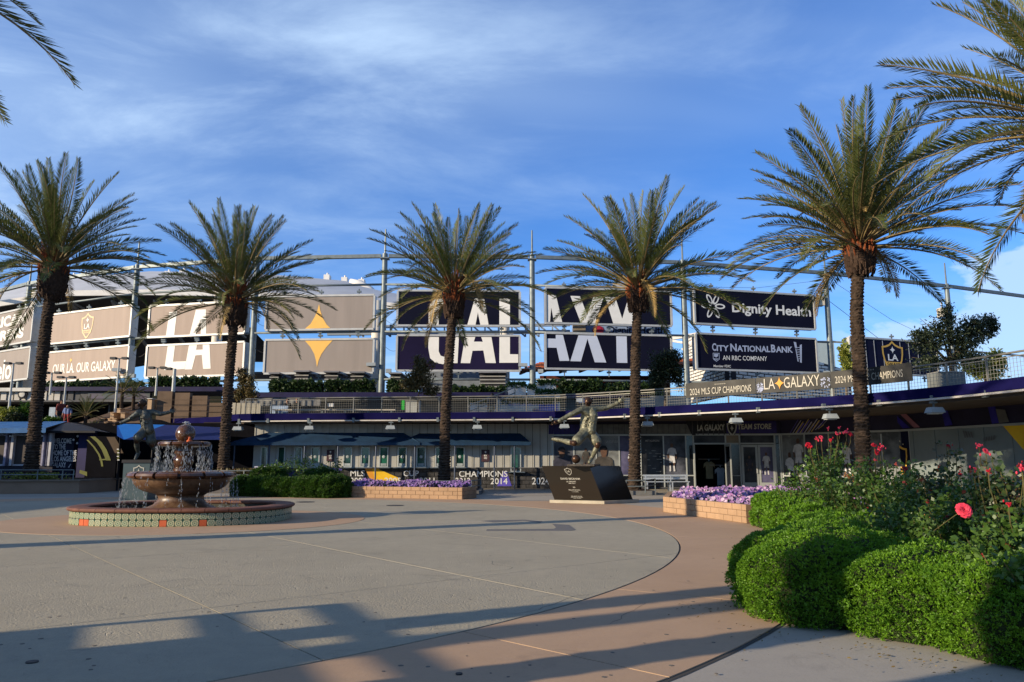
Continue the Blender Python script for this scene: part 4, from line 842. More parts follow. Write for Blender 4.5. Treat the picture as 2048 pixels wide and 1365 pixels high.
a = MB(); a.tube([at(x, y, 88) for x, y in [(700, 565), (720, 568), (740, 580), (758, 598)]], .45, 8); a.build('roof_pipe', lip, stad, smooth=True)
a = MB()
P = [at(x, y, 96) for x, y in [(-400, 700), (0, 640), (130, 615), (225, 612), (235, 690)]]; a.add(P + [Vector((p.x, p.y, 3.9)) for p in P], [(i, i + 1, 5 + i + 1, 5 + i) for i in range(4)]); a.build('seating_bowl_back', M('bowl_dark', (.022, .02, .02), .9, .4, .5), stad)
wc = M('white_column_paint', (.62, .58, .50), .55, .08, .6)
for x, yt, yb, D, r, lab in [(78, 585, 800, 71, .74, 'thick white stadium column behind the leftmost palm'), (756, 603, 800, 64, .48, 'thick white stadium column beside the fifth gantry pole'), (1010, 655, 790, 64, .41, 'thick white stadium column behind the letter L billboards'), (440, 575, 800, 66, .44, 'thick white stadium column behind the second palm trunk')]:
    p = at(x, yt, D); a = MB(); a.tube([(p.x, p.y, 3.84), (p.x, p.y, p.z)], r, 20); t = thing('stadium_column', lab, 'column', (p.x, p.y, 3.84), 'white stadium columns'); a.build('shaft', wc, t, smooth=40)
    a = MB(); a.tube([(p.x, p.y, 3.84), (p.x, p.y, 4.5)], r * 1.15, 20); a.build('collar', dark, t, smooth=40)
# roof trusses that show between the two rows of boards
tf = thing('roof_truss', 'grey steel truss showing between the upper and lower billboards', 'truss', (0, 60, 8))
a = MB(); A, B = at(655, 668, 65), at(1140, 664, 65); a.bar(A, B, .3, .3); A2, B2 = at(655, 655, 66), at(1140, 650, 66); a.bar(A2, B2, .25, .25); a.build('chord', M('truss_grey', (.22, .26, .30), .5, .1), tf)
for k in range(16):
    p = at(700 + k * 27, 650, 65); q = at(700 + k * 27 + (27 if k % 2 else 0), 674, 65); r = at(700 + k * 27 + (0 if k % 2 else 27), 674, 65); a = MB(); a.bar(p, q, .13, .13); a.bar(p, r, .13, .13); a.build('web', MATS['truss_grey'], tf)
# screen with blue-white advert seen through the gap
scr = thing('scoreboard', 'pale blue scoreboard with dark lettering seen between the letter billboards', 'scoreboard', tuple(at(1240, 700, 62)))
P62 = Plane((at(1150, 650, 62).x, 62), (at(1340, 650, 62).x, 62.001)); p0, p1 = P62.hit(1146, 700), P62.hit(1333, 578)
a = MB(); a.box(p0.x, p1.x, 62, 63.2, p0.z, p1.z - 1.2); a.build('screen_box', M('screen_blue', (.20, .27, .42), .4, .05), scr)
a = MB(); a.box(P62.hit(1145, 660).x, P62.hit(1170, 660).x, 61.5, 61.9, p0.z, p1.z - 2); a.build('beige_post', M('beige_infill', (.2, .165, .12)), scr)
a = MB(); ptext(a, 'Dignity Health', P62, rect4(1216, 653, 1330, 672), .05, .02); a.build('lettering', navy, scr)
a = MB(); c = P62.hit(1196, 661, .06); a.ball(c, .42, 14, 4, (1.2, .05, 1)); a.ball(c + Vector((.0, -.03, .1)), .26, 14, 4, (1.2, .05, 1)); a.build('red_emblem', M('crimson_print', (.30, .02, .05), .5), scr)
a = MB(); q0, q1 = at(1228, 578, 61), at(1258, 566, 61); a.box(q0.x, q1.x, 61, 62.5, q0.z - 1, q1.z); a.build('roof_plant', M('plant_grey', (.3, .31, .33), .6), scr)
# louvred stadium wing on the right
lou = M('louvre_white', (.60, .57, .51), .6, .06); lous = M('louvre_gap', (.03, .03, .035), .9)
wing = thing('louvred_building', 'white louvred stadium wing behind the bank billboard', 'building', tuple(at(1500, 800, 70)))
def louvre(x0, x1, yt0, yt1, D0, D1, yb=812):
    pl = Plane((at(x0, 700, D0).x, D0), (at(x1, 700, D1).x, D1)); p0, p1 = pl.hit(x0, yb), pl.hit(x1, yt1); u0, u1 = 0, pl.len; z0 = min(pl.hit(x0, yb).z, pl.hit(x1, yb).z); za, zb_ = pl.hit(x0, yt0).z, pl.hit(x1, yt1).z
    a = MB(); q = [pl.pt(u0, 0, -.15), pl.pt(u1, 0, -.15), pl.pt(u1, 0, -.6), pl.pt(u0, 0, -.6)]; a.hexa([(v.x, v.y, z0) for v in q] + [(q[0].x, q[0].y, za), (q[1].x, q[1].y, zb_), (q[2].x, q[2].y, zb_), (q[3].x, q[3].y, za)]); a.build('backing', lous, wing)
    me = bpy.data.meshes.get('louvre_blade') or unit_box('louvre_blade', 1.22, .12, .25, lou); rz = math.atan2(pl.d.y, pl.d.x)
    z = z0 + .15; r = 0
    while z < max(za, zb_) - .1:
        u = .65 + (.7 if r % 2 else 0)
        while u < u1 - .4:
            lim = za + (zb_ - za) * u / u1
            if z < lim - .1: inst('louvre_blade', me, wing, Matrix.Translation(pl.pt(u, z, -.06)) @ Matrix.Rotation(rz + (0 if pl.n.y < 0 else math.pi), 4, 'Z'))
            u += 1.42
        z += .34; r += 1
louvre(1372, 1458, 668, 672, 82, 70, 790); louvre(1458, 1700, 670, 742, 70, 84, 790)
a = MB(); P = [at(x, y, 70) for x, y in [(1350, 672), (1395, 666), (1350, 684)]]; a.bar(at(1340, 678, 71), at(1400, 668, 70), .3, .3); a.bar(at(1342, 682, 71), at(1392, 690, 70), .2, .2); a.bar(at(1365, 700, 71), at(1392, 676, 70), .2, .2); a.build('roof_edge', lip, wing)
a = MB(); p0, p1 = at(1632, 720, 86), at(1664, 683, 86); a.box(p0.x, p1.x, 85.5, 92, 3.84, p1.z); a.build('side_tower', M('tower_blue_grey', (.26, .32, .34), .6, .06), wing)
# tiled pavilion roof
pav = thing('pavilion', 'open pavilion with an orange tiled roof and dark timber underside behind the billboards', 'pavilion', tuple(at(1200, 790, 56)))
tl = M('orange_tile', (.42, .11, .035), .7, .2, 2); 
A0, A1, B0, B1 = at(1040, 742, 63), at(1395, 700, 63), at(1080, 728, 75), at(1440, 700, 75); A1 = Vector((A1.x, 63, A0.z + .5)); B0 = Vector((B0.x, 75, A0.z + 2.2)); B1 = Vector((B1.x, 75, A0.z + 2.6))
a = MB(); a.slab([A0, A1, B1, B0], (0, 0, -.15)); a.build('roof_deck', M('timber_dark', (.07, .03, .018), .8, .3, 3), pav)
tm = unit_box('roof_tile', .49, .5, .12, tl, .3)
for r in range(7):
    for k in range(32):
        f, g = (k + .5) / 32, (r + .4) / 7; p = (A0.lerp(A1, f)).lerp(B0.lerp(B1, f), g) + Vector((0, 0, .08)); inst('roof_tile', tm, pav, Matrix.Translation(p) @ Matrix.Rotation(R(10), 4, 'X'))
for k in range(10):
    f = k / 9; a = MB(); a.bar(A0.lerp(A1, f) + Vector((0, 0, -.25)), B0.lerp(B1, f) + Vector((0, 0, -.25)), .14, .2); a.build('rafter', MATS['timber_dark'], pav)
for x in (1090, 1132, 1215, 1330): p = at(x, 760, 66); a = MB(); a.bar((p.x, p.y, 3.84), (p.x, p.y, A0.z - .1), .2, .2); a.build('post', MATS['timber_dark'], pav)
a = MB(); p0, p1 = at(1080, 800, 73), at(1340, 752, 73); a.box(p0.x, p1.x, 73, 73.3, 3.84, p1.z); a.build('back_wall', M('timber_red', (.10, .025, .015), .8, .5, 1.5), pav)
for k in range(8): p = at(1205 + k * 16, 765 + (k % 3) * 3, 70); a = MB(); a.bar(p, p + Vector((2.4, 0, .25)), .1, .08); a.build('shelf', tl, pav)
# upper concourse wall, hedges and slab edges
conc = M('mid_grey_wall', (.10, .10, .10), .8, .2, .6); pslab = M('purple_slab_edge', (.012, .01, .045), .5, .3)
up = thing('upper_concourse', 'dark upper concourse with purple slab edge behind the terrace railing', 'building', (0, 52, 3.84))
def pxbox(name, x0, y0, x1, y1, D, dep, mat, parent, slope=0):
    p0, p1 = at(x0, y1, D), at(x1, y0, D); zt2 = at(x0, y0 + slope, D).z if slope else p1.z; a = MB(); a.hexa([(p0.x, D, p0.z), (p1.x, D, p0.z), (p1.x, D + dep, p0.z), (p0.x, D + dep, p0.z), (p0.x, D, zt2), (p1.x, D, p1.z), (p1.x, D + dep, p1.z), (p0.x, D + dep, zt2)]); return a.build(name, mat, parent)
pxbox('slab_edge', 455, 785, 1060, 795, 51, 6, pslab, up); pxbox('slab_edge', 455, 795, 1060, 799, 51.5, 5, conc, up)
pxbox('wall_panel', 455, 795, 1300, 835, 53, .3, conc, up); pxbox('slab_edge', 290, 775, 455, 783, 50, 4, pslab, up)
pxbox('slab_edge', 1120, 790, 1300, 796, 51, 4, pslab, up)
pxbox('wall_panel', 1120, 796, 1250, 836, 52, .3, M('grey_green_wall', (.12, .13, .12), .8, .15, .8), up); pxbox('wall_panel', 1250, 792, 1373, 834, 51, .3, M('grey_block_wall', (.2, .2, .18), .8, .15, .8), up)
pxbox('slanted_wall', 480, 799, 640, 812, 50.5, .3, M('slat_grey', (.17, .165, .155), .7, .2, 1), up)
for k in range(12): pxbox('slat', 487 + k * 12, 800, 488.6 + k * 12, 812, 50.4, .06, M('slat_light', (.3, .29, .26), .7), up)
for k, (x0, x1) in enumerate([(1160, 1200)]): pxbox('display_screen', 1158, 798, 1170, 806, 50, .1, M('screen_blue', (.2, .27, .42)), up)
# dark stall blocks and posts behind the hedge row
for k, (x0, x1, yt) in enumerate([(540, 556, 748), (590, 616, 744), (650, 675, 745), (702, 726, 746), (780, 800, 748), (960, 1010, 746)]):
    t = thing('concourse_stall', ['dark stall beyond the hedge, the leftmost under the star billboard', 'dark stall beyond the hedge under the centre of the star billboard', 'dark stall with pale slats beyond the hedge under the star billboard', 'dark stall beyond the hedge left of the white column', 'dark stall beyond the hedge behind the orange brown bush', 'dark stall beyond the hedge right of the third palm'][k], 'stall', tuple(at(x0, 790, 57)))
    pxbox('body', x0, yt, x1, 792, 57, 2, M('stall_dark', (.03, .028, .03), .7, .4, 1.5), t)
    for j in range(4): pxbox('slat', x0 - 1, yt + 6 + j * 7, x1 + 1, yt + 8 + j * 7, 56.9, .1, M('slat_light', (.3, .29, .26)), t)
    pxbox('roof', x0 - 3, yt - 3, x1 + 3, yt, 56.6, 3, M('stall_grey', (.16, .16, .17), .6), t)
pxbox('long_roof', 455, 744, 760, 748, 66, 6, conc, up); pxbox('back_wall', 840, 738, 1000, 792, 70, .5, M('far_wall_grey', (.16, .18, .2), .7), up); pxbox('back_wall', 690, 752, 745, 790, 68, .5, MATS['far_wall_grey'], up)
# left upper building: white ribbed soffit band and dark concourse mouth
lf = thing('concourse_wing', 'concourse wing at the left with a white ribbed parapet above dark openings', 'building', tuple(at(0, 850, 52)))
pr = M('white_ribbed_parapet', (.45, .43, .38), .6, .12, 1)
for k in range(24): pxbox('parapet_panel', -160 + k * 13.4, 783, -160 + k * 13.4 + 12.6, 803 if k < 16 else 801, 51.0 + (k % 2) * .06, .4, pr if k < 21 else conc, lf)
pxbox('parapet_cap', -160, 776, 62, 783, 50.7, .8, M('parapet_cap_white', (.55, .53, .47), .6), lf); pxbox('purple_band', 86, 774, 460, 782, 50.7, .8, pslab, lf); pxbox('grey_band', 160, 782, 300, 801, 51, .4, conc, lf)
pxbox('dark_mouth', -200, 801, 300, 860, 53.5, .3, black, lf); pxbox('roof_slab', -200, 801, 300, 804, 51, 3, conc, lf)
a = MB(); c = at(45, 789, 50.9); a.ball(c, .33, 16, 6, (1, .12, 1)); a.build('round_badge', dark, lf); a = MB(); a.ball(c - Vector((0, .05, 0)), .2, 16, 6, (1, .1, 1)); a.build('badge_mark', pr, lf)
pxbox('mural', 175, 787, 300, 798, 50.95, .05, M('green_mural', (.03, .10, .05), .6, .3, .5, col2=(.14, .08, .16)), lf)
for x in (62, 112, 214, 262): pxbox('pillar', x, 803, x + 7, 850, 52, .4, conc, lf)
pxbox('freezer_box', 97, 815, 111, 835, 50, .8, M('box_grey_blue', (.3, .36, .4), .5), lf)
# brown retaining walls and stepped planter boxes
bw = M('brown_block_wall', (.13, .09, .062), .9, .2, 1.2, bump=.4, bsc=25); bw2 = M('tan_box', (.42, .29, .18), .85, .12, 2)
rw = thing('retaining_wall', 'large brown concrete wall of panels stepping down behind the left statue', 'wall', tuple(at(370, 880, 45)))
for k, (x0, x1, y0, y1, D) in enumerate([(310, 345, 783, 860, 46), (345.6, 380, 786, 860, 46), (380.6, 415, 792, 860, 46), (415.6, 460, 806, 860, 45.6)]): pxbox('wall_panel', x0, y0, x1, y1, D, .4, bw, rw)
pxbox('wall_panel', 150, 848, 236, 900, 44, 1.5, bw, rw, 8); pxbox('wall_panel', 236, 838, 300, 880, 44.5, 1.5, bw, rw, 10)
for r in range(5): pxbox('joint_band', 311, 800 + r * 12, 459, 800.7 + r * 12, 45.55, .03, M('joint_dark', (.08, .055, .04), .9), rw)
for k, (x, y, w, h) in enumerate([(182, 848, 5, 11), (203, 838, 6, 12), (217, 838, 8, 12), (226, 838, 7, 12), (222, 826, 6, 11), (243, 827, 7, 10), (236, 818, 5, 8), (210, 845, 5, 10), (296, 798, 8, 24)]):
    t = thing('planter_box', ['lowest tan planter cube on the stair bank', 'small tan cube left in the middle row of the stair bank', 'wide tan cube in the middle row of the stair bank', 'right tan cube in the middle row of the stair bank', 'tan cube with a slim white pole behind it on the stair bank', 'tan cube at the upper right of the stair bank', 'topmost small tan cube of the stair bank under the little palm', 'small tan cube just below the middle row of the stair bank', 'tall tan pillar with a white cap right of the gantry pole'][k], 'planter', tuple(at(x + w / 2, y + h, 46.5)), 'tan cubes on the planted stair bank')
    pxbox('box', x - 2, y, x + w, y + h, 46.5 - .1 * k, 1.2, bw2, t); pxbox('cap', x - 2.4, y - 1, x + w + .4, y, 46.4 - .1 * k, 1.4, white if k == 8 else bw2, t)
a = MB(); bk = [at(x, y, D) for x, y, D in [(150, 862, 44.6), (300, 862, 44.6), (300, 800, 50.5), (150, 848, 50.5)]]; a.add(bk, [(0, 1, 2, 3)]); tag(a.build('planted_bank', M('bank_soil', (.07, .045, .03), .95, .3, 3)), '', ''); ob = bpy.data.objects['planted_bank']; del ob['label'], ob['category']; ob['kind'] = 'structure'
# stepped white planters with trailing greenery by the stairs
wp = M('white_planter', (.52, .52, .50), .6, .08); steps = []
for k, (x0, x1, y0, y1, D) in enumerate([(1016, 1052, 770, 800, 50), (1055, 1072, 774, 806, 49.6), (1074, 1112, 766, 788, 50.4), (1072, 1120, 785, 802, 49), (1005, 1120, 803, 822, 46.8), (940, 985, 805, 822, 46.4)]):
    t = thing('terrace_planter', ['white stepped planter left of the sixth gantry pole, highest', 'narrow white stepped planter left of the gantry pole', 'white stepped planter right of the gantry pole, highest', 'white stepped planter in the middle step right of the gantry pole', 'long low white planter with blue base behind the railing', 'low white planter at the foot of the stair left of the standing man'][k], 'planter', tuple(at((x0 + x1) / 2, y1, D)), 'stepped white planters by the terrace stair')
    pxbox('planter_body', x0, y0, x1, y1, D, .9, wp, t)
    if k == 4: pxbox('blue_base', x0 + 12, y0 + 6, x1 - 4, y1, D - .05, .04, M('blue_tile', (.02, .07, .35), .4), t)
    n_ = int((x1 - x0) * 16); Pq = np.array([tuple(at(random.uniform(x0, x1), y0 + random.uniform(-4, 5 if k != 5 else 1), D - .08 + random.uniform(0, .6))) for _ in range(n_)])
    v, f = leafcloud(Pq, np.tile([[0, -.4, .3]], (n_, 1)), .2, .55, .8); link_mesh('trailing_leaves', v, f, foliage('vine_green', (.018, .045, .01), (.05, .10, .02), None, 6, 30), t, kind='stuff')
st = thing('stair_handrail', 'pair of grey sloping handrails on the terrace stair beside the white planters', 'handrail', tuple(at(985, 820, 45.5)))
for D in (45.4, 46.6):
    a = MB(); p, q = at(938, 812, D), at(1030, 775, D + 1.5); a.tube([p, q], .04, 6); a.tube([p - Vector((0, 0, .35)), q - Vector((0, 0, .35))], .03, 6)
    for t_ in np.linspace(0, 1, 6): w = p.lerp(q, t_); a.tube([w, w - Vector((0, 0, .9))], .03, 6)
    a.build('handrail', railm, st)
for k in range(6):
    p = at(955 + k * 13, 822 - k * 5.5, 46 + k * .3); a = MB(); a.box(p.x - .5, p.x + 3, p.y, p.y + .35, p.z - .22, p.z); a.build('step', M('step_concrete', (.35, .35, .33), .8), st)
# hedges on the concourse
hg = foliage('hedge_green', (.010, .022, .006), (.035, .07, .015), None, 3, 30)
def hedge_row(x0, x1, y0, y1, D, label, n=2600, dep=1.0, y0b=None):
    pts = []
    for _ in range(n):
        f = random.random(); x = x0 + (x1 - x0) * f; yt = y0 + (0 if y0b is None else (y0b - y0) * f) + 2.5 * math.sin(x * .35) + 2 * math.sin(x * .11)
        pts.append(tuple(at(x, yt + (y1 - yt) * random.random() ** 1.2, D + random.uniform(0, dep))))
    v, f = leafcloud(np.array(pts), np.tile([[-.3, -.6, .5]], (n, 1)), .24, .6, .8); c = at((x0 + x1) / 2, y1, D + .4)
    t = thing('hedge', label, 'hedge', tuple(c)); link_mesh('foliage', v, f, hg, t)
    p0, p1 = at(x0, y1, D), at(x1, y0, D); a = MB(); a.box(p0.x, p1.x, D + dep * .4, D + dep * .6, 3.84, p1.z - .4); a.build('woody_core', M('hedge_core', (.012, .014, .008), .9), t)
hedge_row(540, 645, 764, 786, 54, 'dark trimmed hedge under the left half of the star billboard'); hedge_row(650, 750, 764, 786, 54, 'dark trimmed hedge left of the white column under the star billboard'); hedge_row(776, 835, 764, 786, 54, 'dark hedge right of the white column behind the rust bush', 1500)
hedge_row(905, 1012, 776, 792, 53, 'low hedge under the big letter L, left of the white stepped planters', 2200); hedge_row(1118, 1205, 764, 790, 53, 'hedge under the letter X billboard beneath the pavilion'); hedge_row(1208, 1330, 770, 792, 53, 'hedge right of the statue head beneath the pavilion', 2400); hedge_row(300, 440, 757, 774, 56, 'scrubby hedge under the big letter L and A billboards', 2600); hedge_row(90, 290, 768, 777, 56, 'thin hedge line under the club slogan billboard', 2200)
# ------------------------------------------------------------------ date palms
def frond_mat(name, c1, c2, c3):
    m, nt, b, out = _nt(name); oi = nt.nodes.new('ShaderNodeObjectInfo'); f = _ramp(nt, _noise(nt, 2.2, 3), .35, .65)
    x = _mixc(nt, oi.outputs['Random'], c1, c2); x = _mixc(nt, _mul(nt, f, .5), x, c3)
    nt.links.new(x, b.inputs['Base Color']); b.inputs['Roughness'].default_value = .5; b.inputs['Specular IOR Level'].default_value = .3
    tr_ = nt.nodes.new('ShaderNodeBsdfTranslucent'); nt.links.new(x, tr_.inputs[0]); mx = nt.nodes.new('ShaderNodeMixShader'); mx.inputs[0].default_value = .2
    nt.links.new(b.outputs[0], mx.inputs[1]); nt.links.new(tr_.outputs[0], mx.inputs[2]); nt.links.new(mx.outputs[0], out.inputs[0]); return m
fm = frond_mat('palm_frond_green', (.050, .078, .018), (.145, .15, .038), (.10, .115, .045)); fy = M('palm_frond_dry', (.30, .20, .07), .7, .3, 3)
rachm = M('palm_rachis', (.17, .125, .055), .6, .3, 3); barkm = M('palm_bark', (.012, .009, .007), .95, .55, 6, bump=.8, bsc=30, col2=(.075, .05, .034)); rust = M('palm_rust_fibre', (.19, .055, .02), .9, .5, 7); bootm = M('palm_boot', (.045, .028, .02), .95, .5, 8, bump=.5, bsc=40)
def frond_mesh(e0, droop, L, seed, dry=False):
    r = np.random.default_rng(seed); N = 26; pts = []; p = np.zeros(3); tw = r.normal(0, .06)
    for i in range(N + 1):
        t = i / N; a = e0 - droop * (t ** 1.5) ; pts.append(p.copy()); p = p + np.array([math.cos(a), tw * t, math.sin(a)]) * L / N
    pts = np.array(pts); P = []; V = []; U = []
    npair = 84
    for k in range(npair):
        t = .20 + .80 * (k + r.uniform(-.2, .2)) / npair; t = min(max(t, .19), .995); i = min(int(t * N), N - 1); q = pts[i] + (pts[i + 1] - pts[i]) * (t * N - i)
        T = pts[i + 1] - pts[i]; T /= np.linalg.norm(T); S = np.cross(T, [0, 0, 1.0]); S = S / max(np.linalg.norm(S), 1e-6) if np.linalg.norm(S) > .05 else np.array([0, 1.0, 0]); Q = np.cross(S, T)
        ln = (.30 + .48 * math.sin(math.pi * min(1, (t - .1) * 1.15)) ** .7) * (1 - .25 * t) * L / 5
        for s in (-1, 1):
            fw = .62 + .42 * t + r.normal(0, .08); d = T * fw + S * s * (.85 - .22 * t) + Q * (.32 + r.normal(0, .14)); d /= np.linalg.norm(d); d[2] -= .10; w = np.cross(d, T * .6 + Q); w /= np.linalg.norm(w)
            P.append(q); V.append(d * ln * r.uniform(.8, 1.1)); U.append(w * .038 * L / 5)
    v, f = diamonds(np.array(P), np.array(U), np.array(V)); v[0::1]
    v = [tuple(x) for x in v]; f = [tuple(x) for x in f]; mi = [0] * len(f)
    m = MB(); m.tube(pts[::2], [.045 * (1 - .9 * i / (len(pts[::2]) - 1)) + .006 for i in range(len(pts[::2]))], 4, False); o = len(v); v += m.v; f += [tuple(i + o for i in q) for q in m.f]; mi += [1] * len(m.f)
    me = bpy.data.meshes.new('frond'); me.from_pydata(v, [], f); me.materials.append(fy if dry else fm); me.materials.append(rachm); me.polygons.foreach_set('material_index', np.array(mi, dtype=np.int32)); return me
CL = [(86, 8), (78, 12), (70, 17), (62, 22), (53, 28), (44, 34), (35, 40), (26, 46), (16, 50), (6, 54), (-6, 56), (-22, 52)]
FR = [[frond_mesh(R(e), R(d), 5.0, 10 * i + j) for j in range(2)] for i, (e, d) in enumerate(CL)]; DRY = [frond_mesh(R(-25), R(62), 3.2, 99, True), frond_mesh(R(55), R(110), 2.4, 98, True)]
CNT = [4, 5, 6, 7, 8, 9, 9, 9, 8, 6, 2, 1]
def palm(path, rpx, label, L=5.0, bulge=1.7, seed=0, boot=1.5, cnt=None, dense=1.0):
    rr = random.Random(seed); P = [Vector(p) for p in path]; base, top = P[0], P[-1]; t = thing('date_palm', label, 'palm tree', tuple(base), 'date palms around the plaza')
    m = MB(); H = top.z - base.z; n = 14; rows = int(H / .13); vs = []
    def cen(z):
        for i in range(len(P) - 1):
            if z <= P[i + 1].z or i == len(P) - 2: f = (z - P[i].z) / (P[i + 1].z - P[i].z); return P[i].lerp(P[i + 1], f)
    for k in range(rows + 1):
        for half in (0, 1):
            z = base.z + H * (k + half * .55 + rr.uniform(-.12, .12)) / rows; c = cen(z); f = (z - base.z) / H; r0 = rpx * (1.12 - .22 * f + .35 * math.exp(-f * 14))
            for j in range(n):
                a = 2 * math.pi * (j + (k % 2) * .5) / n; rad = r0 * ((.90, 1.07)[half] + (.05 if half and j % 2 == k % 2 else 0) + rr.uniform(-.07, .07)); vs.append((c.x + rad * math.cos(a), c.y + rad * math.sin(a), z + rr.uniform(-.03, .03)))
    R_ = 2 * (rows + 1); m.add(vs, [(i * n + j, i * n + (j + 1) % n, (i + 1) * n + (j + 1) % n, (i + 1) * n + j) for i in range(R_ - 1) for j in range(n)]); m.build('trunk', barkm, t)
    d = (P[-1] - P[-2]).normalized(); m = MB(); m.lathe([(rpx * .9, -boot), (rpx * (bulge * .80), -boot * .86), (rpx * bulge * .95, -boot * .6), (rpx * bulge, -boot * .3), (rpx * bulge * .96, .02), (rpx * bulge * .6, .35), (.05, .6)], 16, tuple(top))
    def stubs(m, z0, z1, cnt, ln, sp, out):
        for _ in range(cnt):
            a = rr.uniform(0, 6.283); z = rr.uniform(z0, z1); f = (z + boot) / boot; rad = rpx * bulge * (.85 + .12 * math.sin(max(0, min(1, f)) * 3.1)) * (.95 if z < -.1 else .7); o = Vector((math.cos(a), math.sin(a), 0)); s = Vector((-o.y, o.x, 0)); c = top + o * rad * .93 + Vector((0, 0, z)); e = c + o * out * rr.uniform(.7, 1.4) + Vector((0, 0, ln * rr.uniform(.6, 1.3)))
            m.add([c - s * sp, c + s * sp, e + s * sp * .5, e - s * sp * .5, c + o * .06 - Vector((0, 0, .05)), e + o * .03], [(0, 1, 2, 3), (0, 4, 5, 3), (1, 2, 5, 4), (0, 1, 4), (2, 3, 5)])
    stubs(m, -boot * 1.02, -.25, 230, .17, .055, .09); m.build('leaf_boots', bootm, t, kind='stuff')
    m = MB(); stubs(m, -.55, .3, 190, .34, .05, .12); stubs(m, .0, .4, 70, .75, .035, .22); m.build('rust_fibre', rust, t, kind='stuff')
    for i, c_ in enumerate(cnt or CNT):
        c_ = max(1, round(c_ * dense))
        for k in range(c_):
            a = 2 * math.pi * (k + rr.uniform(-.35, .35)) / c_ + i * 1.9; s = L / 5.0 * rr.uniform(.78, 1.08) * (1.0 if i > 1 else .93); o = Vector((math.cos(a), math.sin(a), 0)); p = top + o * rpx * (.25 + .06 * i) + Vector((0, 0, .35 - .05 * i))
            inst('frond', FR[i][rr.randint(0, 1)], t, Matrix.Translation(p) @ Matrix.Rotation(a, 4, 'Z') @ Matrix.Rotation(R(rr.uniform(-9, 9)), 4, 'Y') @ Matrix.Rotation(R(rr.uniform(-25, 25)), 4, 'X') @ Matrix.Scale(s, 4))
    for k in range(rr.randint(2, 5)):
        a = rr.uniform(0, 6.28); inst('frond', DRY[k % 2], t, Matrix.Translation(top + Vector((math.cos(a) * rpx, math.sin(a) * rpx, -.1 + .3 * k))) @ Matrix.Rotation(a, 4, 'Z'))
    return t
V_ = lambda *q: [at(x, y, D) for x, y, D in q]
P1 = palm([Vector((*at(60, 960, 36.5).xy, .3))] + V_((76, 790, 36.5), (90, 670, 36.5), (108, 535, 36.5)), .27, 'leftmost date palm with a leaning trunk rising from the left planter', 5.3, 2.5, 3, 1.7, dense=1.15)
P2 = palm([Vector((*at(446, 950, 37.5).xy, .2))] + V_((456, 780, 37.5), (464, 690, 37.5), (471, 600, 37.5)), .24, 'date palm right of the fountain, second from the left, gently leaning trunk', 5.0, 2.4, 5, 1.35)
P3 = palm([Vector((*at(888, 965, 36).xy, .1))] + V_((891, 830, 36), (898, 720, 36), (908, 588, 36)), .235, 'middle date palm standing in front of the letter G billboards', 4.8, 2.1, 8, 1.2)
P4 = palm([Vector((*at(1268, 968, 35.5).xy, .1))] + V_((1270, 850, 35.5), (1271, 720, 35.5), (1276, 578, 35.5)), .24, 'upright date palm right of the kicking statue in front of the letter Y', 5.1, 2.15, 12, 1.15)
P5 = palm([Vector((*at(1728, 985, 28.4).xy, 0))] + V_((1722, 800, 28.4), (1713, 620, 28.4), (1718, 492, 28.4)), .25, 'tall golden date palm rising behind the rose bushes at the right', 5.4, 2.2, 21, 1.2, dense=1.25)
P6 = palm([Vector((*at(2215, 900, 19).xy, 0))] + V_((2200, 600, 19), (2200, 262, 19)), .30, 'date palm outside the right edge whose fronds reach into the upper right sky', 5.5, 1.7, 33, 1.3, dense=1.0)
P7 = palm([Vector((-12.6, 12.3, 0)), Vector((-13.0, 12.3, 5)), Vector((-13.4, 12.2, 11.17))], .30, 'date palm outside the left edge whose frond tips hang into the upper left sky', 5.2, 1.7, 41, 1.3, dense=.8)
for k, (x, y) in enumerate([(-10.5, 2.7), (-13.7, .1), (-6.3, 2.6), (-7.5, 0)]):
    q = dup(P4 if k % 2 else P3, (x, y, 0), random.uniform(0, 6), ['palm left of the viewer casting the first long foreground trunk shadow', 'palm left of the viewer casting the second long foreground trunk shadow', 'palm left of the viewer casting the lowest foreground trunk shadow', 'palm left of the viewer whose trunk shadow crosses the lower right shrubs'][k])
# ------------------------------------------------------------------ things outside the frame at the left that shade the plaza
wl_ = thing('side_wing', 'low stadium wing outside the left edge that shades the entrance area', 'building', (-48, 25, 0))
a = MB(); a.box(-70, -36.5, 11, 29.2, 0, 6.6); a.box(-75, -40, 29.3, 44, 0, 6.2); a.build('wall', conc, wl_); a = MB(); a.box(-70, -36.0, 10.5, 29.25, 6.6, 6.8); a.build('roof', deckm, wl_)
kx, ky = Vector((.454, -.891, 0)), Vector((-.891, -.454, 0)); k0 = Vector((-11.74, 3.45, 0))
kk = thing('kiosk', 'plain kiosk left of the viewer casting the block shadow at the lower left', 'kiosk', tuple(k0))
a = MB(); q = [k0, k0 + kx * 4.5, k0 + kx * 4.5 + ky * 3, k0 + ky * 3]; a.prism([(v.x, v.y) for v in (q[0], q[3], q[2], q[1])], 0, 2.5); a.build('body', conc, kk); a = MB(); q = [k0 + kx * .95 - ky * .02, k0 + kx * 4.6 - ky * .02, k0 + kx * 4.6 + ky * 3.1, k0 + kx * .95 + ky * 3.1]; a.prism([(v.x, v.y) for v in (q[0], q[3], q[2], q[1])], 2.5, 2.95); a.build('upper_body', conc, kk)
fr_ = thing('pergola_frame', 'open steel frame beside the kiosk left of the viewer', 'frame', tuple(k0))
a = MB()
for s in (0, 4.4): b0 = k0 + kx * s; a.bar(b0, b0 + Vector((0, 0, 3.2)), .09, .09); a.bar(b0 + Vector((0, 0, 3.15)), b0 + ky * 3 + Vector((0, 0, 3.15)), .08, .08)
for z in (2.82, 3.15): a.bar(k0 + Vector((0, 0, z)), k0 + kx * 4.4 + Vector((0, 0, z)), .12, .12)
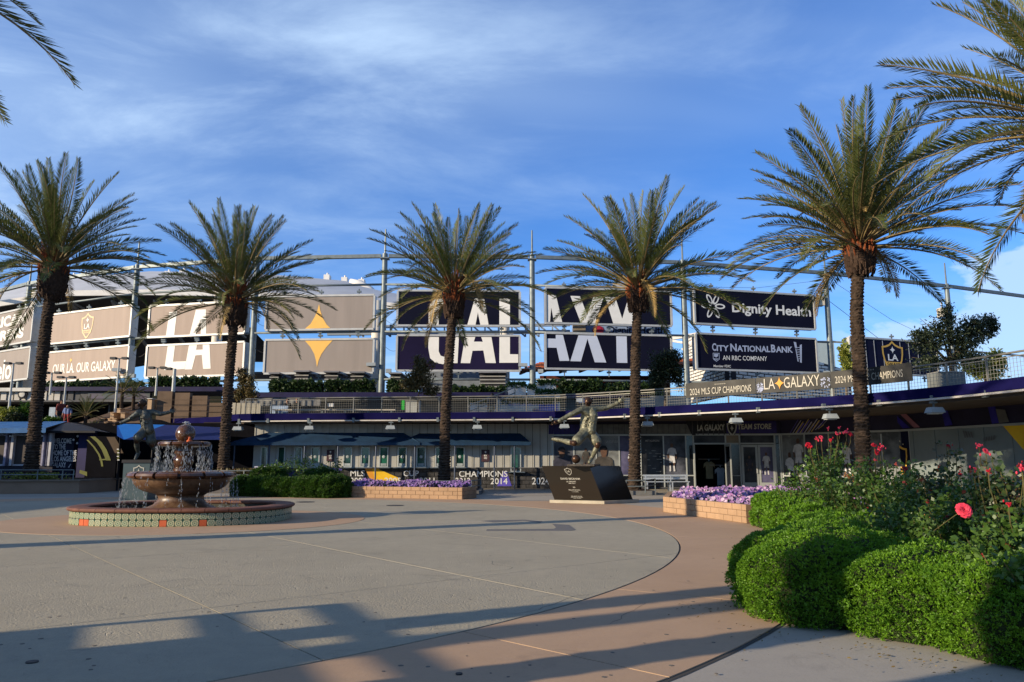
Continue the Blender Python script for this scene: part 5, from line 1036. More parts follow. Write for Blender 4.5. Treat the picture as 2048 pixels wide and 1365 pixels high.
a.build('frame', steel, fr_)

# ------------------------------------------------------------------ fountain
ft = thing('fountain', 'two tiered reddish marble fountain with ball finial in a pool faced with patterned tiles', 'fountain', (FC.x, FC.y, 0))
def marble(name, c1, c2, c3, rough=.22):
    m, nt, b, out = _nt(name); a_ = _ramp(nt, _noise(nt, 2.2, 8, .6, dist=2.5), .35, .65); d_ = _ramp(nt, _noise(nt, 9, 8, .7, dist=1), .45, .75)
    x = _mixc(nt, a_, c1, c2); x = _mixc(nt, _mul(nt, d_, .5), x, c3); nt.links.new(x, b.inputs['Base Color']); b.inputs['Roughness'].default_value = rough; b.inputs['Specular IOR Level'].default_value = .6; MATS[name] = m; return m
mb1 = marble('wet_red_marble', (.055, .022, .010), (.10, .045, .018), (.03, .012, .007)); mb2 = marble('tan_marble', (.12, .065, .032), (.06, .025, .012), (.22, .145, .085), .45)
capm = M('red_cap_stone', (.14, .06, .038), .6, .25, 4, bump=.2); 
tm_, nt, b, out = _nt('patterned_tile')
tc = nt.nodes.new('ShaderNodeTexCoord'); sx = nt.nodes.new('ShaderNodeSeparateXYZ'); nt.links.new(tc.outputs['Object'], sx.inputs[0])
def mt(op, a_, b_=None):
    q = nt.nodes.new('ShaderNodeMath'); q.operation = op
    for i, v in enumerate((a_, b_)):
        if v is None: continue
        if isinstance(v, (int, float)): q.inputs[i].default_value = v
        else: nt.links.new(v, q.inputs[i])
    return q.outputs[0]
rr_ = mt('SQRT', mt('ADD', mt('MULTIPLY', sx.outputs[0], sx.outputs[0]), mt('MULTIPLY', sx.outputs[2], sx.outputs[2])))
an_ = mt('ARCTAN2', sx.outputs[2], sx.outputs[0]); pet = mt('MULTIPLY', mt('COSINE', mt('MULTIPLY', an_, 8)), .008)
ringv = mt('LESS_THAN', mt('ABSOLUTE', mt('SUBTRACT', mt('ADD', rr_, pet), .048)), .0075); ctr = mt('LESS_THAN', rr_, .016); cor = mt('GREATER_THAN', rr_, .086); allv = mt('MAXIMUM', mt('MAXIMUM', ringv, ctr), cor)
nt.links.new(_mixc(nt, allv, _mixc(nt, _ramp(nt, _noise(nt, 1.7, 3), .3, .7), (.36, .34, .21), (.25, .29, .20)), (.04, .11, .075)), b.inputs['Base Color']); b.inputs['Roughness'].default_value = .25
tred = M('red_clay_tile', (.42, .09, .035), .8, .2, 5)
def pool_pt(a_, k=0.0):
    c, s = math.cos(a_), math.sin(a_); e = 2 / 2.5; return Vector((FC.x + (2.62 - k) * abs(c) ** e * (1 if c > 0 else -1), FC.y + (2.05 - k) * abs(s) ** e * (1 if s > 0 else -1), 0))
per = [pool_pt(2 * math.pi * i / 720) for i in range(720)]; cum = [0]
for i in range(720): cum.append(cum[-1] + (per[(i + 1) % 720] - per[i]).length)
PER = cum[-1]
def on_per(s):
    s %= PER; i = min(int(np.searchsorted(cum, s)) - 1, 719); i = max(i, 0); a_, b_ = per[i], per[(i + 1) % 720]; f = (s - cum[i]) / (cum[i + 1] - cum[i]); p = a_.lerp(b_, f); t = (per[(i + 3) % 720] - per[i - 2]).normalized(); return p, t
inner = [pool_pt(2 * math.pi * i / 96, .36) for i in range(96)]; outer_ = [pool_pt(2 * math.pi * i / 96, .015) for i in range(96)]
a = MB(); a.add([(p.x, p.y, 0) for p in outer_] + [(p.x, p.y, .33) for p in outer_] + [(p.x, p.y, .33) for p in inner] + [(p.x, p.y, .0) for p in inner], [(k * 96 + i, k * 96 + (i + 1) % 96, (k + 1) * 96 + (i + 1) % 96, (k + 1) * 96 + i) for k in range(3) for i in range(96)]); a.build('pool_wall', M('grout', (.06, .06, .05), .9), ft)
nt_ = 86; tw = PER / nt_; tile = unit_box('tile', tw - .010, .03, .142, tm_, .06); tiler = unit_box('tile', tw - .012, .02, .142, tred, .06); redset = {(0, int(x)) for x in ()}
for r in range(2):
    for k in range(nt_):
        p, t = on_per((k + .5) * tw); rz = math.atan2(t.y, t.x); broken = r == 0 and k in (54, 55, 66, 71)
        inst('tile', tiler if broken else tile, ft, Matrix.Translation((p.x, p.y, .085 + r * .155)) @ Matrix.Rotation(rz, 4, 'Z'))
nc = 30
for k in range(nc):
    m = MB(); P = []; s0, s1 = PER * k / nc + .006, PER * (k + 1) / nc - .006
    prof = [(-.05, .325), (-.085, .35), (-.09, .375), (-.07, .405), (-.02, .42), (.33, .42), (.39, .405), (.40, .36), (.37, .33)]; vs = []
    for j in range(5):
        p, t = on_per(s0 + (s1 - s0) * j / 4); nn = Vector((-t.y, t.x, 0))
        for o, z in prof: q = p + nn * o; vs.append((q.x, q.y, z))
    L_ = len(prof); m.add(vs, [(j * L_ + i, (j + 1) * L_ + i, (j + 1) * L_ + i + 1, j * L_ + i + 1) for j in range(4) for i in range(L_ - 1)] + [tuple(reversed(range(L_))), tuple(4 * L_ + i for i in range(L_))]); m.build('cap_stone', capm, ft, smooth=35)
a = MB(); a.poly([(p.x, p.y, .22) for p in [pool_pt(2 * math.pi * i / 60, .37) for i in range(60)]])
wm, nt, b, out = _nt('pool_water'); b.inputs['Base Color'].default_value = (.012, .02, .016, 1); b.inputs['Roughness'].default_value = .06; b.inputs['IOR'].default_value = 1.33
bp = nt.nodes.new('ShaderNodeBump'); bp.inputs['Strength'].default_value = .35; bp.inputs['Distance'].default_value = .03; nt.links.new(_noise(nt, 9, 4, .6, dist=.5), bp.inputs['Height']); nt.links.new(bp.outputs[0], b.inputs['Normal'])
a.build('pool_water', wm, ft)
c0 = (at(366, 940, 19.9).x, 19.9, 0)
a = MB(); a.lathe([(.95, .18), (.97, .27), (.90, .30), (.86, .33), (.80, .36), (.66, .42), (.58, .50), (.545, .58), (.56, .64), (.62, .68)], 48, c0); a.build('pedestal_foot', mb2, ft, smooth=40)
a = MB(); a.lathe([(.48, .66), (.66, .70), (.90, .77), (1.05, .86), (1.14, .98), (1.17, 1.08), (1.14, 1.10)], 64, c0)
vs = []
for i, v in enumerate(a.v):
    an = math.atan2(v[1] - c0[1], v[0] - c0[0]); k = 1 + .018 * abs(math.cos(an * 8)) ; vs.append((c0[0] + (v[0] - c0[0]) * k, c0[1] + (v[1] - c0[1]) * k, v[2]))
a.v = vs; a.build('lower_bowl', mb2, ft, smooth=50)
for k in range(14):
    a = MB(); g = .028; a0, a1 = 2 * math.pi * k / 14 + g + .12, 2 * math.pi * (k + 1) / 14 - g + .12
    a.lathe([(1.02, 1.10), (1.22, 1.08), (1.30, 1.11), (1.33, 1.16), (1.31, 1.215), (1.24, 1.255), (1.13, 1.265), (1.04, 1.23), (1.02, 1.10)], 8, c0, a0, a1, True); a.build('lower_rim_stone', mb1, ft, smooth=35)
a = MB(); a.lathe([(1.01, 1.10), (1.26, 1.11), (1.275, 1.17), (1.2, 1.21), (1.02, 1.21)], 64, c0); a.build('rim_channel', M('wet_groove', (.02, .008, .005), .3), ft, smooth=True)
a = MB(); a.poly([(c0[0] + 1.04 * math.cos(t * .1257), c0[1] + 1.04 * math.sin(t * .1257), 1.20) for t in range(50)]); a.build('bowl_water', wm, ft)
a = MB(); a.lathe([(.30, 1.18), (.31, 1.25), (.24, 1.27), (.235, 1.33), (.20, 1.35), (.215, 1.42), (.25, 1.50), (.24, 1.60), (.19, 1.66), (.20, 1.70), (.235, 1.715), (.235, 1.76), (.21, 1.78), (.20, 1.90), (.25, 1.92)], 40, c0); a.build('column', mb1, ft, smooth=35)
for k in range(10):
    a = MB(); a0, a1 = 2 * math.pi * k / 10 + .04 + .2, 2 * math.pi * (k + 1) / 10 - .04 + .2
    a.lathe([(.20, 1.88), (.50, 1.89), (.62, 1.91), (.655, 1.955), (.64, 2.005), (.57, 2.03), (.20, 2.0)], 8, c0, a0, a1, True); a.build('upper_rim_stone', mb1, ft, smooth=35)
a = MB(); a.lathe([(.2, 1.885), (.61, 1.915), (.62, 1.97), (.5, 1.99), (.2, 1.99)], 40, c0); a.build('upper_channel', MATS['wet_groove'], ft)
a = MB(); a.lathe([(.0, 1.98), (.17, 1.99), (.18, 2.02), (.12, 2.05)], 24, c0); a.ball((c0[0], c0[1], 2.235), .245, 32, 20); a.build('ball_finial', mb1, ft, smooth=True)
a = MB(); q = (c0[0] + .2, c0[1] - .2, 2.02); a.ball(q, .07, 10, 8, (1.2, .8, .9)); a.tube([q, (q[0] + .02, q[1] - .03, q[2] + .12)], [.045, .03], 8); a.build('spout_figure', tred, ft, smooth=True)
watm, nt, b, out = _nt('falling_water'); b.inputs['Base Color'].default_value = (.5, .53, .56, 1); b.inputs['Roughness'].default_value = .08; b.inputs['Transmission Weight'].default_value = .35; b.inputs['IOR'].default_value = 1.33
def drops(m, p, r, ln):
    x, y, z = p; m.add([(x + r, y, z), (x, y + r, z), (x - r, y, z), (x, y - r, z), (x, y, z + ln), (x, y, z - ln)], [(0, 1, 4), (1, 2, 4), (2, 3, 4), (3, 0, 4), (1, 0, 5), (2, 1, 5), (3, 2, 5), (0, 3, 5)])
def stream(an, r0, z0, z1, vout, n):
    a = MB()
    for _ in range(n):
        f = random.random() ** .8; z = z0 - (z0 - z1) * f; r = r0 + vout * math.sqrt(max(f, 0)) + random.gauss(0, .012 + .015 * f); q = an + random.gauss(0, .02 / r0 * (1 + f)); drops(a, (c0[0] + r * math.cos(q), c0[1] + r * math.sin(q), z), random.uniform(.003, .008), random.uniform(.01, .06))
    a.build('water_stream', watm, ft, kind='stuff')
for k in range(30): stream(2 * math.pi * (k + random.uniform(-.45, .45)) / 30, .655, 1.95, 1.24, .04, random.choice([12, 25, 40, 70]))
for k in range(26): stream(2 * math.pi * (k + random.uniform(-.4, .4)) / 26, 1.33, 1.14, .24, .13 if 8 < k < 20 else .07, random.choice([14, 26, 40]) + (34 if k in (13, 14) else 0))
a = MB()
for _ in range(60): an = random.uniform(0, 6.28); r = abs(random.gauss(0, .06)); drops(a, (c0[0] + r * math.cos(an), c0[1] + r * math.sin(an), 2.50 + random.uniform(-.03, .05)), .012, .016)
for _ in range(260):
    an = random.uniform(0, 6.28); ph = random.uniform(.0, 2.4); drops(a, (c0[0] + .25 * math.sin(ph) * math.cos(an), c0[1] + .25 * math.sin(ph) * math.sin(an), 2.235 + .25 * math.cos(ph)), .004, .006)
for _ in range(300): an = random.uniform(0, 6.28); r = 1.5 + random.gauss(0, .12); drops(a, (c0[0] + r * math.cos(an), c0[1] + r * math.sin(an), .23 + abs(random.gauss(0, .05))), .007, .01)
a.build('water_splash', watm, ft, kind='stuff')

# ------------------------------------------------------------------ figures: capsules fused into one surface
def cap(m, p, q, r0, r1, n=12): m.tube([p, q], [r0, r1], n); m.ball(p, r0, n, 8); m.ball(q, r1, n, 8)
def fuse(name, m, mat, parent, vox=.02, sm=3, fac=.5):
    me = bpy.data.meshes.new(name); me.from_pydata(m.v, [], m.f); o = bpy.data.objects.new(name, me); COL.objects.link(o)
    md = o.modifiers.new('r', 'REMESH'); md.mode = 'VOXEL'; md.voxel_size = vox; s = o.modifiers.new('s', 'SMOOTH'); s.iterations = sm; s.factor = fac
    dg = bpy.context.evaluated_depsgraph_get(); ev = bpy.data.meshes.new_from_object(o.evaluated_get(dg)); v = np.empty(len(ev.vertices) * 3); ev.vertices.foreach_get('co', v); f = [tuple(p.vertices) for p in ev.polygons]
    bpy.data.objects.remove(o); bpy.data.meshes.remove(ev); return link_mesh(name, v.reshape(-1, 3), f, mat, parent, None, True)
def hand(m, w, d, side, s=1.0, spread=.35, curl=.25, n=7):
    """palm and five unequal fingers; w wrist, d direction, side towards the thumb"""
    d = Vector(d).normalized(); side = (Vector(side) - d * Vector(side).dot(d)).normalized(); up = d.cross(side); c = w + d * .05 * s
    m.ball(c, .048 * s, 10, 8, (1, 1, 1)); m.ball(c + d * .035 * s + side * .012 * s, .042 * s, 10, 8); m.ball(c + d * .035 * s - side * .018 * s, .040 * s, 10, 8)
    for k, (o, L) in enumerate(((.033, .078), (.011, .088), (-.011, .082), (-.033, .065))):
        b0 = c + d * .065 * s + side * o * s; q = d + side * (o * spread * 22 * .45) ; q.normalize(); p1 = b0 + q * L * .5 * s; q2 = (q - up * curl).normalized(); p2 = p1 + q2 * L * .5 * s; m.tube([b0 - q * .02 * s, b0, p1, p2], [.0125 * s, .0125 * s, .011 * s, .008 * s], n); m.ball(p2, .008 * s, 6, 5); m.ball(p1, .0115 * s, 6, 5)
    b0 = c + side * .035 * s; q = (d * .6 + side).normalized(); m.tube([b0 - q * .02 * s, b0, b0 + q * .035 * s, b0 + (q + d * .4).normalized() * .075 * s], [.016 * s, .016 * s, .014 * s, .010 * s], n)
def head(m, c, r, fwd, up=Vector((0, 0, 1)), hair=True):
    """skull, jaw, nose, brow, ears; c centre, r half height"""
    f = Vector(fwd).normalized(); s = up.cross(f).normalized(); u = f.cross(s)
    def ell(o, rr, sc):
        o2 = len(m.v); m.ball((0, 0, 0), rr, 14, 10); 
        for i in range(o2, len(m.v)):
            x, y, z = m.v[i]; p = c + o + s * x * sc[0] + f * y * sc[1] + u * z * sc[2]; m.v[i] = tuple(p)
    ell(u * r * .15, r * .82, (.80, .98, .98)); ell(u * -r * .40 + f * r * .18, r * .55, (.85, .95, .95)); ell(f * r * .88 + u * -r * .08, r * .14, (.8, 1.2, 1.7)); ell(f * r * .70 + u * r * .18, r * .16, (3.2, 1, .7)); ell(f * r * .76 + u * -r * .42, r * .11, (2.0, 1, .6)); ell(f * r * .62 + u * -r * .75, r * .18, (1.2, 1, .8))
    for q in (-1, 1): ell(s * q * r * .66 + u * -r * .05, r * .17, (.5, .9, 1.4)); ell(s * q * r * .28 + f * r * .66 + u * r * .02, r * .11, (1.3, .8, .7))
bron, nt, b, out = _nt('green_bronze')
x = _mixc(nt, _ramp(nt, _noise(nt, 5, 7, .65, dist=.6), .36, .62), (.075, .073, .045), (.185, .18, .115)); x = _mixc(nt, _ramp(nt, _noise(nt, 12, 6, .7), .56, .70), x, (.06, .045, .028)); nt.links.new(x, b.inputs['Base Color']); b.inputs['Roughness'].default_value = .48; b.inputs['Metallic'].default_value = .25
bp = nt.nodes.new('ShaderNodeBump'); bp.inputs['Strength'].default_value = .5; bp.inputs['Distance'].default_value = .03; nt.links.new(_noise(nt, 9, 6, .6, dist=1.2), bp.inputs['Height']); nt.links.new(bp.outputs[0], b.inputs['Normal'])
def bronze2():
    m, nt, b, out = _nt('shade_darkened_bronze'); x = _mixc(nt, _ramp(nt, _noise(nt, 6, 7, .65), .4, .65), (.03, .032, .026), (.085, .09, .07)); nt.links.new(x, b.inputs['Base Color']); b.inputs['Roughness'].default_value = .5; b.inputs['Metallic'].default_value = .3; return m
bron2 = bronze2()  # darker copy of the same bronze, the left statue's shade put into its colour
skb = M('dark_bronze', (.055, .03, .018), .32, .35, 8, metal=.5, bump=.15)
def wrap_tubes(m, P, Rr, n=12):
    for i in range(len(P) - 1): cap(m, P[i], P[i + 1], Rr[i], Rr[i + 1], n)
def footballer(J, k, t, fwd, mats=(bron, skb)):
    """J joints; k scale; jersey, shorts, socks of light patina, skin of dark bronze"""
    ms, mk = mats; m = MB()
    chest, waist, pel = J['chest'], J['waist'], J['pelvis']; f = Vector(fwd).normalized(); sd = f.cross(Vector((0, 0, 1))).normalized()
    for q in (-1, 1):
        cap(m, J['neck'] + sd * q * .07 * k - Vector((0, 0, .04 * k)), chest + sd * q * .10 * k, .085 * k, .135 * k); cap(m, chest + sd * q * .10 * k, waist + sd * q * .085 * k, .135 * k, .125 * k); cap(m, waist + sd * q * .085 * k, pel + sd * q * .09 * k, .125 * k, .135 * k)
    cap(m, J['shL'], J['shR'], .088 * k, .088 * k); cap(m, J['shL'], chest, .08 * k, .11 * k); cap(m, J['shR'], chest, .08 * k, .11 * k)
    for s in 'LR':
        sh, el, wr = J['sh' + s], J['el' + s], J['wr' + s]; wrap_tubes(m, [sh, sh.lerp(el, .5), el, wr], [.090 * k, .080 * k, .066 * k, .050 * k]); cap(m, el.lerp(wr, .84), el.lerp(wr, .93), .058 * k, .058 * k)
    for s in 'LR':   # shorts legs flare
        hp, kn = J['hip' + s], J['kn' + s]; wrap_tubes(m, [pel, hp, hp.lerp(kn, .45), hp.lerp(kn, .70)], [.14 * k, .138 * k, .135 * k, .145 * k])
        kn2, an = J['kn' + s].lerp(J['an' + s], .22), J['an' + s]; wrap_tubes(m, [kn2, J['kn' + s].lerp(an, .45), an.lerp(J['kn' + s], .2), an], [.068 * k, .078 * k, .054 * k, .050 * k])
        to = J['toe' + s]; ad = (to - an).normalized(); heel = an - ad * .05 * k; wrap_tubes(m, [heel, an.lerp(to, .4), to], [.056 * k, .056 * k, .042 * k]); wrap_tubes(m, [an, heel], [.045 * k, .045 * k])
    rf = random.Random(5)
    for _ in range(90):   # cloth folds as low ridges
        a_, b_ = rf.choice([(chest, waist), (chest, waist), (waist, pel), (J['hipL'], J['hipL'].lerp(J['knL'], .7)), (J['hipR'], J['hipR'].lerp(J['knR'], .7)), (J['shL'], J['elL']), (J['shR'], J['elR'])]); c_ = a_.lerp(b_, rf.random()); rad = (.135 if a_ in (chest, waist) else .13 if a_ in (J['hipL'], J['hipR']) else .075) * k; th_ = rf.uniform(-1.6, 1.6); o_ = (f * math.cos(th_) + sd * math.sin(th_)); ax = (b_ - a_).normalized(); q0 = c_ + (sd * math.sin(th_) * (.09 * k if a_ in (chest, waist) else 0)) + o_ * rad; v_ = (ax * rf.uniform(-1, 1) + o_.cross(ax) * rf.uniform(-1, 1)).normalized(); m.tube([q0 - v_ * .07 * k, q0 + o_ * .006, q0 + v_ * .07 * k], [.006 * k, .014 * k, .006 * k], 6)
    body = fuse('clothed_body', m, ms, t, .011 * k, 1)
    m = MB(); head(m, J['head'], .14 * k, J.get('look', f)); wrap_tubes(m, [J['neck'] - Vector((0, 0, .03 * k)), J['head'] - Vector((0, 0, .05 * k))], [.062 * k, .055 * k]); fuse('head', m, mk, t, .009 * k, 1)
    m = MB(); h = J['head']; m.ball(h + Vector((0, 0, .035 * k)) - J.get('look', f) * .018 * k, .112 * k, 14, 10, (.95, .95, .92)); 
    for _ in range(60):
        v = Vector((random.gauss(0, 1), random.gauss(0, 1), abs(random.gauss(.4, .8)))).normalized()
        if v.dot(J.get('look', f)) < .45: m.ball(h + Vector((0, 0, .035 * k)) - J.get('look', f) * .018 * k + v * .105 * k, .016 * k, 6, 4)
    fuse('hair', m, mk, t, .012 * k, 1)
    for s in 'LR':
        m = MB(); hd = J['hd' + s]; d = (hd - J['wr' + s]).normalized(); wrap_tubes(m, [J['wr' + s] - d * .03 * k, J['wr' + s] + d * .02 * k], [.036 * k, .034 * k]); hand(m, J['wr' + s], d, J.get('th' + s, Vector((0, 0, 1))), 1.15 * k, .9, .25 if s == 'R' else .6); fuse('hand', m, mk if s == 'L' else ms, t, .0065 * k, 1)
        m = MB(); kn = J['kn' + s]; wrap_tubes(m, [J['hip' + s].lerp(kn, .62), kn, kn.lerp(J['an' + s], .26)], [.095 * k, .078 * k, .066 * k]); fuse('knee', m, mk, t, .014 * k, 1)
    # folds and collar
    m = MB(); m.lathe([(.062 * k, 0), (.085 * k, .0), (.09 * k, .03 * k), (.07 * k, .035 * k)], 16, tuple(J['neck'] - Vector((0, 0, .03 * k)))); m.build('collar', ms, t, smooth=True)
    return body
D0 = 27.7; S_ = lambda x, y, dy=0: at(1060 + x * .17218, 780 + y * .17218, D0 + dy)
k = 1.38
J = dict(head=S_(676, 145, .05), neck=S_(688, 222, .05), chest=S_(690, 300), waist=S_(682, 400), pelvis=S_(672, 478), shL=S_(600, 232, -.1), elL=S_(470, 290, -.25), wrL=S_(335, 365, -.3), hdL=S_(280, 385, -.3), shR=S_(765, 222, .15), elR=S_(885, 215, .25), wrR=S_(1025, 150, .2), hdR=S_(1100, 95, .15),
         hipL=S_(630, 505, -.05), knL=S_(515, 622, -.45), anL=S_(355, 585, .1), toeL=S_(265, 572, .2), hipR=S_(715, 510, .1), knR=S_(790, 635, -.25), anR=S_(712, 805, -.05), toeR=S_(690, 843, -.35), look=Vector((-.45, -.85, -.25)), thR=Vector((-1, 0, .6)), thL=Vector((0, -1, .3)))
st1 = thing('footballer_statue', 'sunlit bronze statue of a footballer kicking a ball on a slanted black pedestal', 'statue', tuple(S_(600, 860)))
footballer(J, k, st1, (-.35, -.9, 0))
a = MB(); c = S_(535, 805, -.35); a.ball(c, .158, 24, 16); a.build('ball', skb, st1, smooth=True)
a = MB(); p = [S_(430, 862, -.55), S_(745, 862, -.6), S_(818, 862, .5), S_(500, 862, .5)]; zt = 1.40
a.prism([(q.x, q.y) for q in p], 1.335, zt); a.build('base_plate', M('bronze_plate', (.12, .10, .075), .5, .4, 12, metal=.4, bump=.5), st1)
a = MB(); q = J['chest']; 
PC = Plane((q.x - 1, q.y + .25 + -.55), (q.x + 1, q.y - .10 - .35 + .0)); a.add([S_(720, 225, -.22), S_(765, 235, -.16), S_(722, 445, -.26), S_(655, 440, -.33)], [(0, 1, 2, 3)]) if False else None; text_quad(a, 'HERBALIFE', [S_(632, 285, -.30), S_(738, 280, -.12), S_(738, 308, -.12), S_(632, 310, -.30)], .02); a.build('shirt_lettering', skb, st1)
# pedestal: leaning black block
pb, nt, b, out = _nt('polished_black_granite'); b.inputs['Base Color'].default_value = (.018, .014, .010, 1); b.inputs['Roughness'].default_value = .13; MATS['granite'] = pb
C0, CL_, CR = atz(1206, 1002, .11), atz(1110, 999, .11), atz(1273, 1000, .11); CL_ = Vector((C0.x - 1.70, C0.y + .62, .11)); CR = Vector((C0.x + 1.22, C0.y + .95, .11)); CB = CL_ + (CR - C0)
sh_ = Vector((at(1179, 931, C0.y).x - C0.x, 0, 1.335 - .11)); ped = thing('pedestal', 'slanted polished black pedestal with engraved lettering under the kicking statue', 'pedestal', (C0.x, C0.y + .6, 0))
Bq = [C0, CR, CB, CL_]; a = MB(); a.hexa([Bq[3], Bq[0], Bq[1], Bq[2]] + [p + sh_ for p in (Bq[3], Bq[0], Bq[1], Bq[2])]); a.build('block', pb, ped)
a = MB(); g = .13; P = [C0 + Vector((.02, -.2, 0)), CR + Vector((.22, -.03, 0)), CB + Vector((.02, .2, 0)), CL_ + Vector((-.18, .0, 0))]; a.prism([(q.x, q.y) for q in P], .004, .11); a.build('foundation_slab', M('slab_concrete', (.36, .32, .24), .85, .15, 3), ped)
O_ = CL_ ; E1 = (C0 - CL_); E2 = sh_; nn = E1.cross(E2).normalized(); nn = nn if nn.y < 0 else -nn
F = lambda u, v, o=.006: O_ + E1 * u + E2 * v + nn * o
eng = M('engraved_silver', (.42, .40, .34), .4, .1)
a = MB()
def eline(s, cu, v0, v1, w, slant=0): text_quad(a, s, [F(cu - w / 2 - 0, v1), F(cu + w / 2, v1), F(cu + w / 2, v0), F(cu - w / 2, v0)], .02)
eline('DAVID BECKHAM', .50, .60, .655, .40); eline('LA GALAXY', .50, .525, .565, .2); eline('2007-2012', .50, .48, .505, .14); eline('23', .51, .36, .395, .05); eline('ENGLAND NATIONAL', .50, .285, .315, .24); eline('1 1 5 CAPS', .50, .235, .26, .13); eline('DEDICATED BY THE CLUB', .49, .11, .13, .22); eline('AND ITS SUPPORTERS', .49, .08, .1, .25); eline('CARSON, CALIFORNIA', .49, .05, .07, .16); a.build('engraved_lettering', eng, ped)
a = MB(); c = F(.52, .84, 0); ring_strip(a, c, E1 * .14, E2 * .22, nn, shield_pts(1), shield_pts(.86), .006); text_quad(a, 'LA', [F(.49, .87), F(.55, .87), F(.55, .82), F(.49, .82)], .02); a.build('engraved_shield', eng, ped)
# second statue in the shade behind the fountain
D1 = 30.5; S2_ = lambda x, y, dy=0: at(180 + x * .14648, 760 + y * .14648, D1 + dy)
J2 = dict(head=S2_(715, 335, -.05), neck=S2_(735, 420), chest=S2_(755, 500), waist=S2_(775, 610), pelvis=S2_(790, 690), shL=S2_(660, 450, -.1), elL=S2_(540, 540, -.2), wrL=S2_(420, 590, -.25), hdL=S2_(370, 600, -.25), shR=S2_(860, 440, .1), elR=S2_(960, 470, .1), wrR=S2_(1075, 445, 0), hdR=S2_(1150, 420, 0),
          hipL=S2_(735, 710, -.05), knL=S2_(630, 820, -.3), anL=S2_(655, 1010, .0), toeL=S2_(620, 1085, -.2), hipR=S2_(820, 720, .1), knR=S2_(840, 880, .0), anR=S2_(930, 1030, .3), toeR=S2_(950, 1085, .2), look=Vector((-.7, -.7, -.2)), thR=Vector((0, 0, 1)), thL=Vector((0, -1, .3)))
st2 = thing('footballer_statue', 'shaded bronze statue of a running footballer with one arm held out, behind the fountain', 'statue', tuple(S2_(760, 1100)))
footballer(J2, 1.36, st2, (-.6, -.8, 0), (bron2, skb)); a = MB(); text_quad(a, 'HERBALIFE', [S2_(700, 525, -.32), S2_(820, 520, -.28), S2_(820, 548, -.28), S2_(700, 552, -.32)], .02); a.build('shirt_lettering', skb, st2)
ped2 = thing('pedestal', 'grey stone pedestal with a small shield under the shaded statue behind the fountain', 'pedestal', (S2_(750, 1100).x, D1, 0))
p = S2_(590, 1130); q = S2_(925, 1130); zt = S2_(750, 1092).z; a = MB(); a.hexa([(p.x, D1 - .7, .0), (q.x, D1 - .7, .0), (q.x, D1 + .8, .0), (p.x, D1 + .8, .0), (p.x - .03, D1 - .7, zt - .12), (q.x + .03, D1 - .7, zt - .12), (q.x + .03, D1 + .8, zt - .12), (p.x - .03, D1 + .8, zt - .12)]); a.build('block', M('pedestal_grey', (.06, .085, .09), .35, .15, 1), ped2)
a = MB(); a.box(p.x - .08, q.x + .08, D1 - .75, D1 + .85, zt - .12, zt); a.build('cap_plate', dark, ped2)
a = MB(); c = Vector(((p.x + q.x) / 2 + .1, D1 - .71, zt - .5)); ring_strip(a, c, Vector((.42, 0, 0)), Vector((0, 0, .6)), Vector((0, -1, 0)), shield_pts(1), shield_pts(.84), .01); frame_poly(a, c, Vector((.42, 0, 0)), Vector((0, 0, .6)), Vector((0, -1, 0)), star_pts(.3, .3), .01); a.build('engraved_shield', eng, ped2)
# ------------------------------------------------------------------ planters
blockt = M('tan_garden_block', (.32, .205, .12), .85, .16, 1.6, bump=.45, bsc=55); mort = M('planter_mortar', (.20, .13, .085), .95); soil = M('bark_soil', (.045, .028, .018), .95, .5, 9, bump=.8, bsc=40)
def block_wall(parent, A, B, h, rows, bl=.41, end0=0, t=.18, mat=blockt):
    A, B = Vector((A[0], A[1], 0)), Vector((B[0], B[1], 0)); d = (B - A).normalized(); n = Vector((d.y, -d.x, 0)); n = n if n.dot(EYE - A) > 0 else -n; L = (B - A).length; bh = h / rows
    a = MB(); a.wall(A - n * .02, B - n * .02, 0, h - .01, t - .04); a.build('wall_core', mort, parent)
    me = unit_box('block', bl - .012, t, bh - .010, mat, .10); meh = unit_box('block', bl / 2 - .012, t, bh - .010, mat, .10); rz = math.atan2(d.y, d.x)
    flip = 0 if (Matrix.Rotation(rz, 3, 'Z') @ Vector((0, -1, 0))).dot(n) > 0 else math.pi
    for r in range(rows):
        u = 0
        while u < L - .02:
            half = (r % 2 and u == 0) or u + bl > L + .05; w = bl / 2 if half else bl; p = A + d * (u + w / 2) - n * (t / 2 - random.uniform(0, .006)); p.z = (r + .5) * bh
            inst('block', meh if half else me, parent, Matrix.Translation(p) @ Matrix.Rotation(rz + flip, 4, 'Z')); u += w
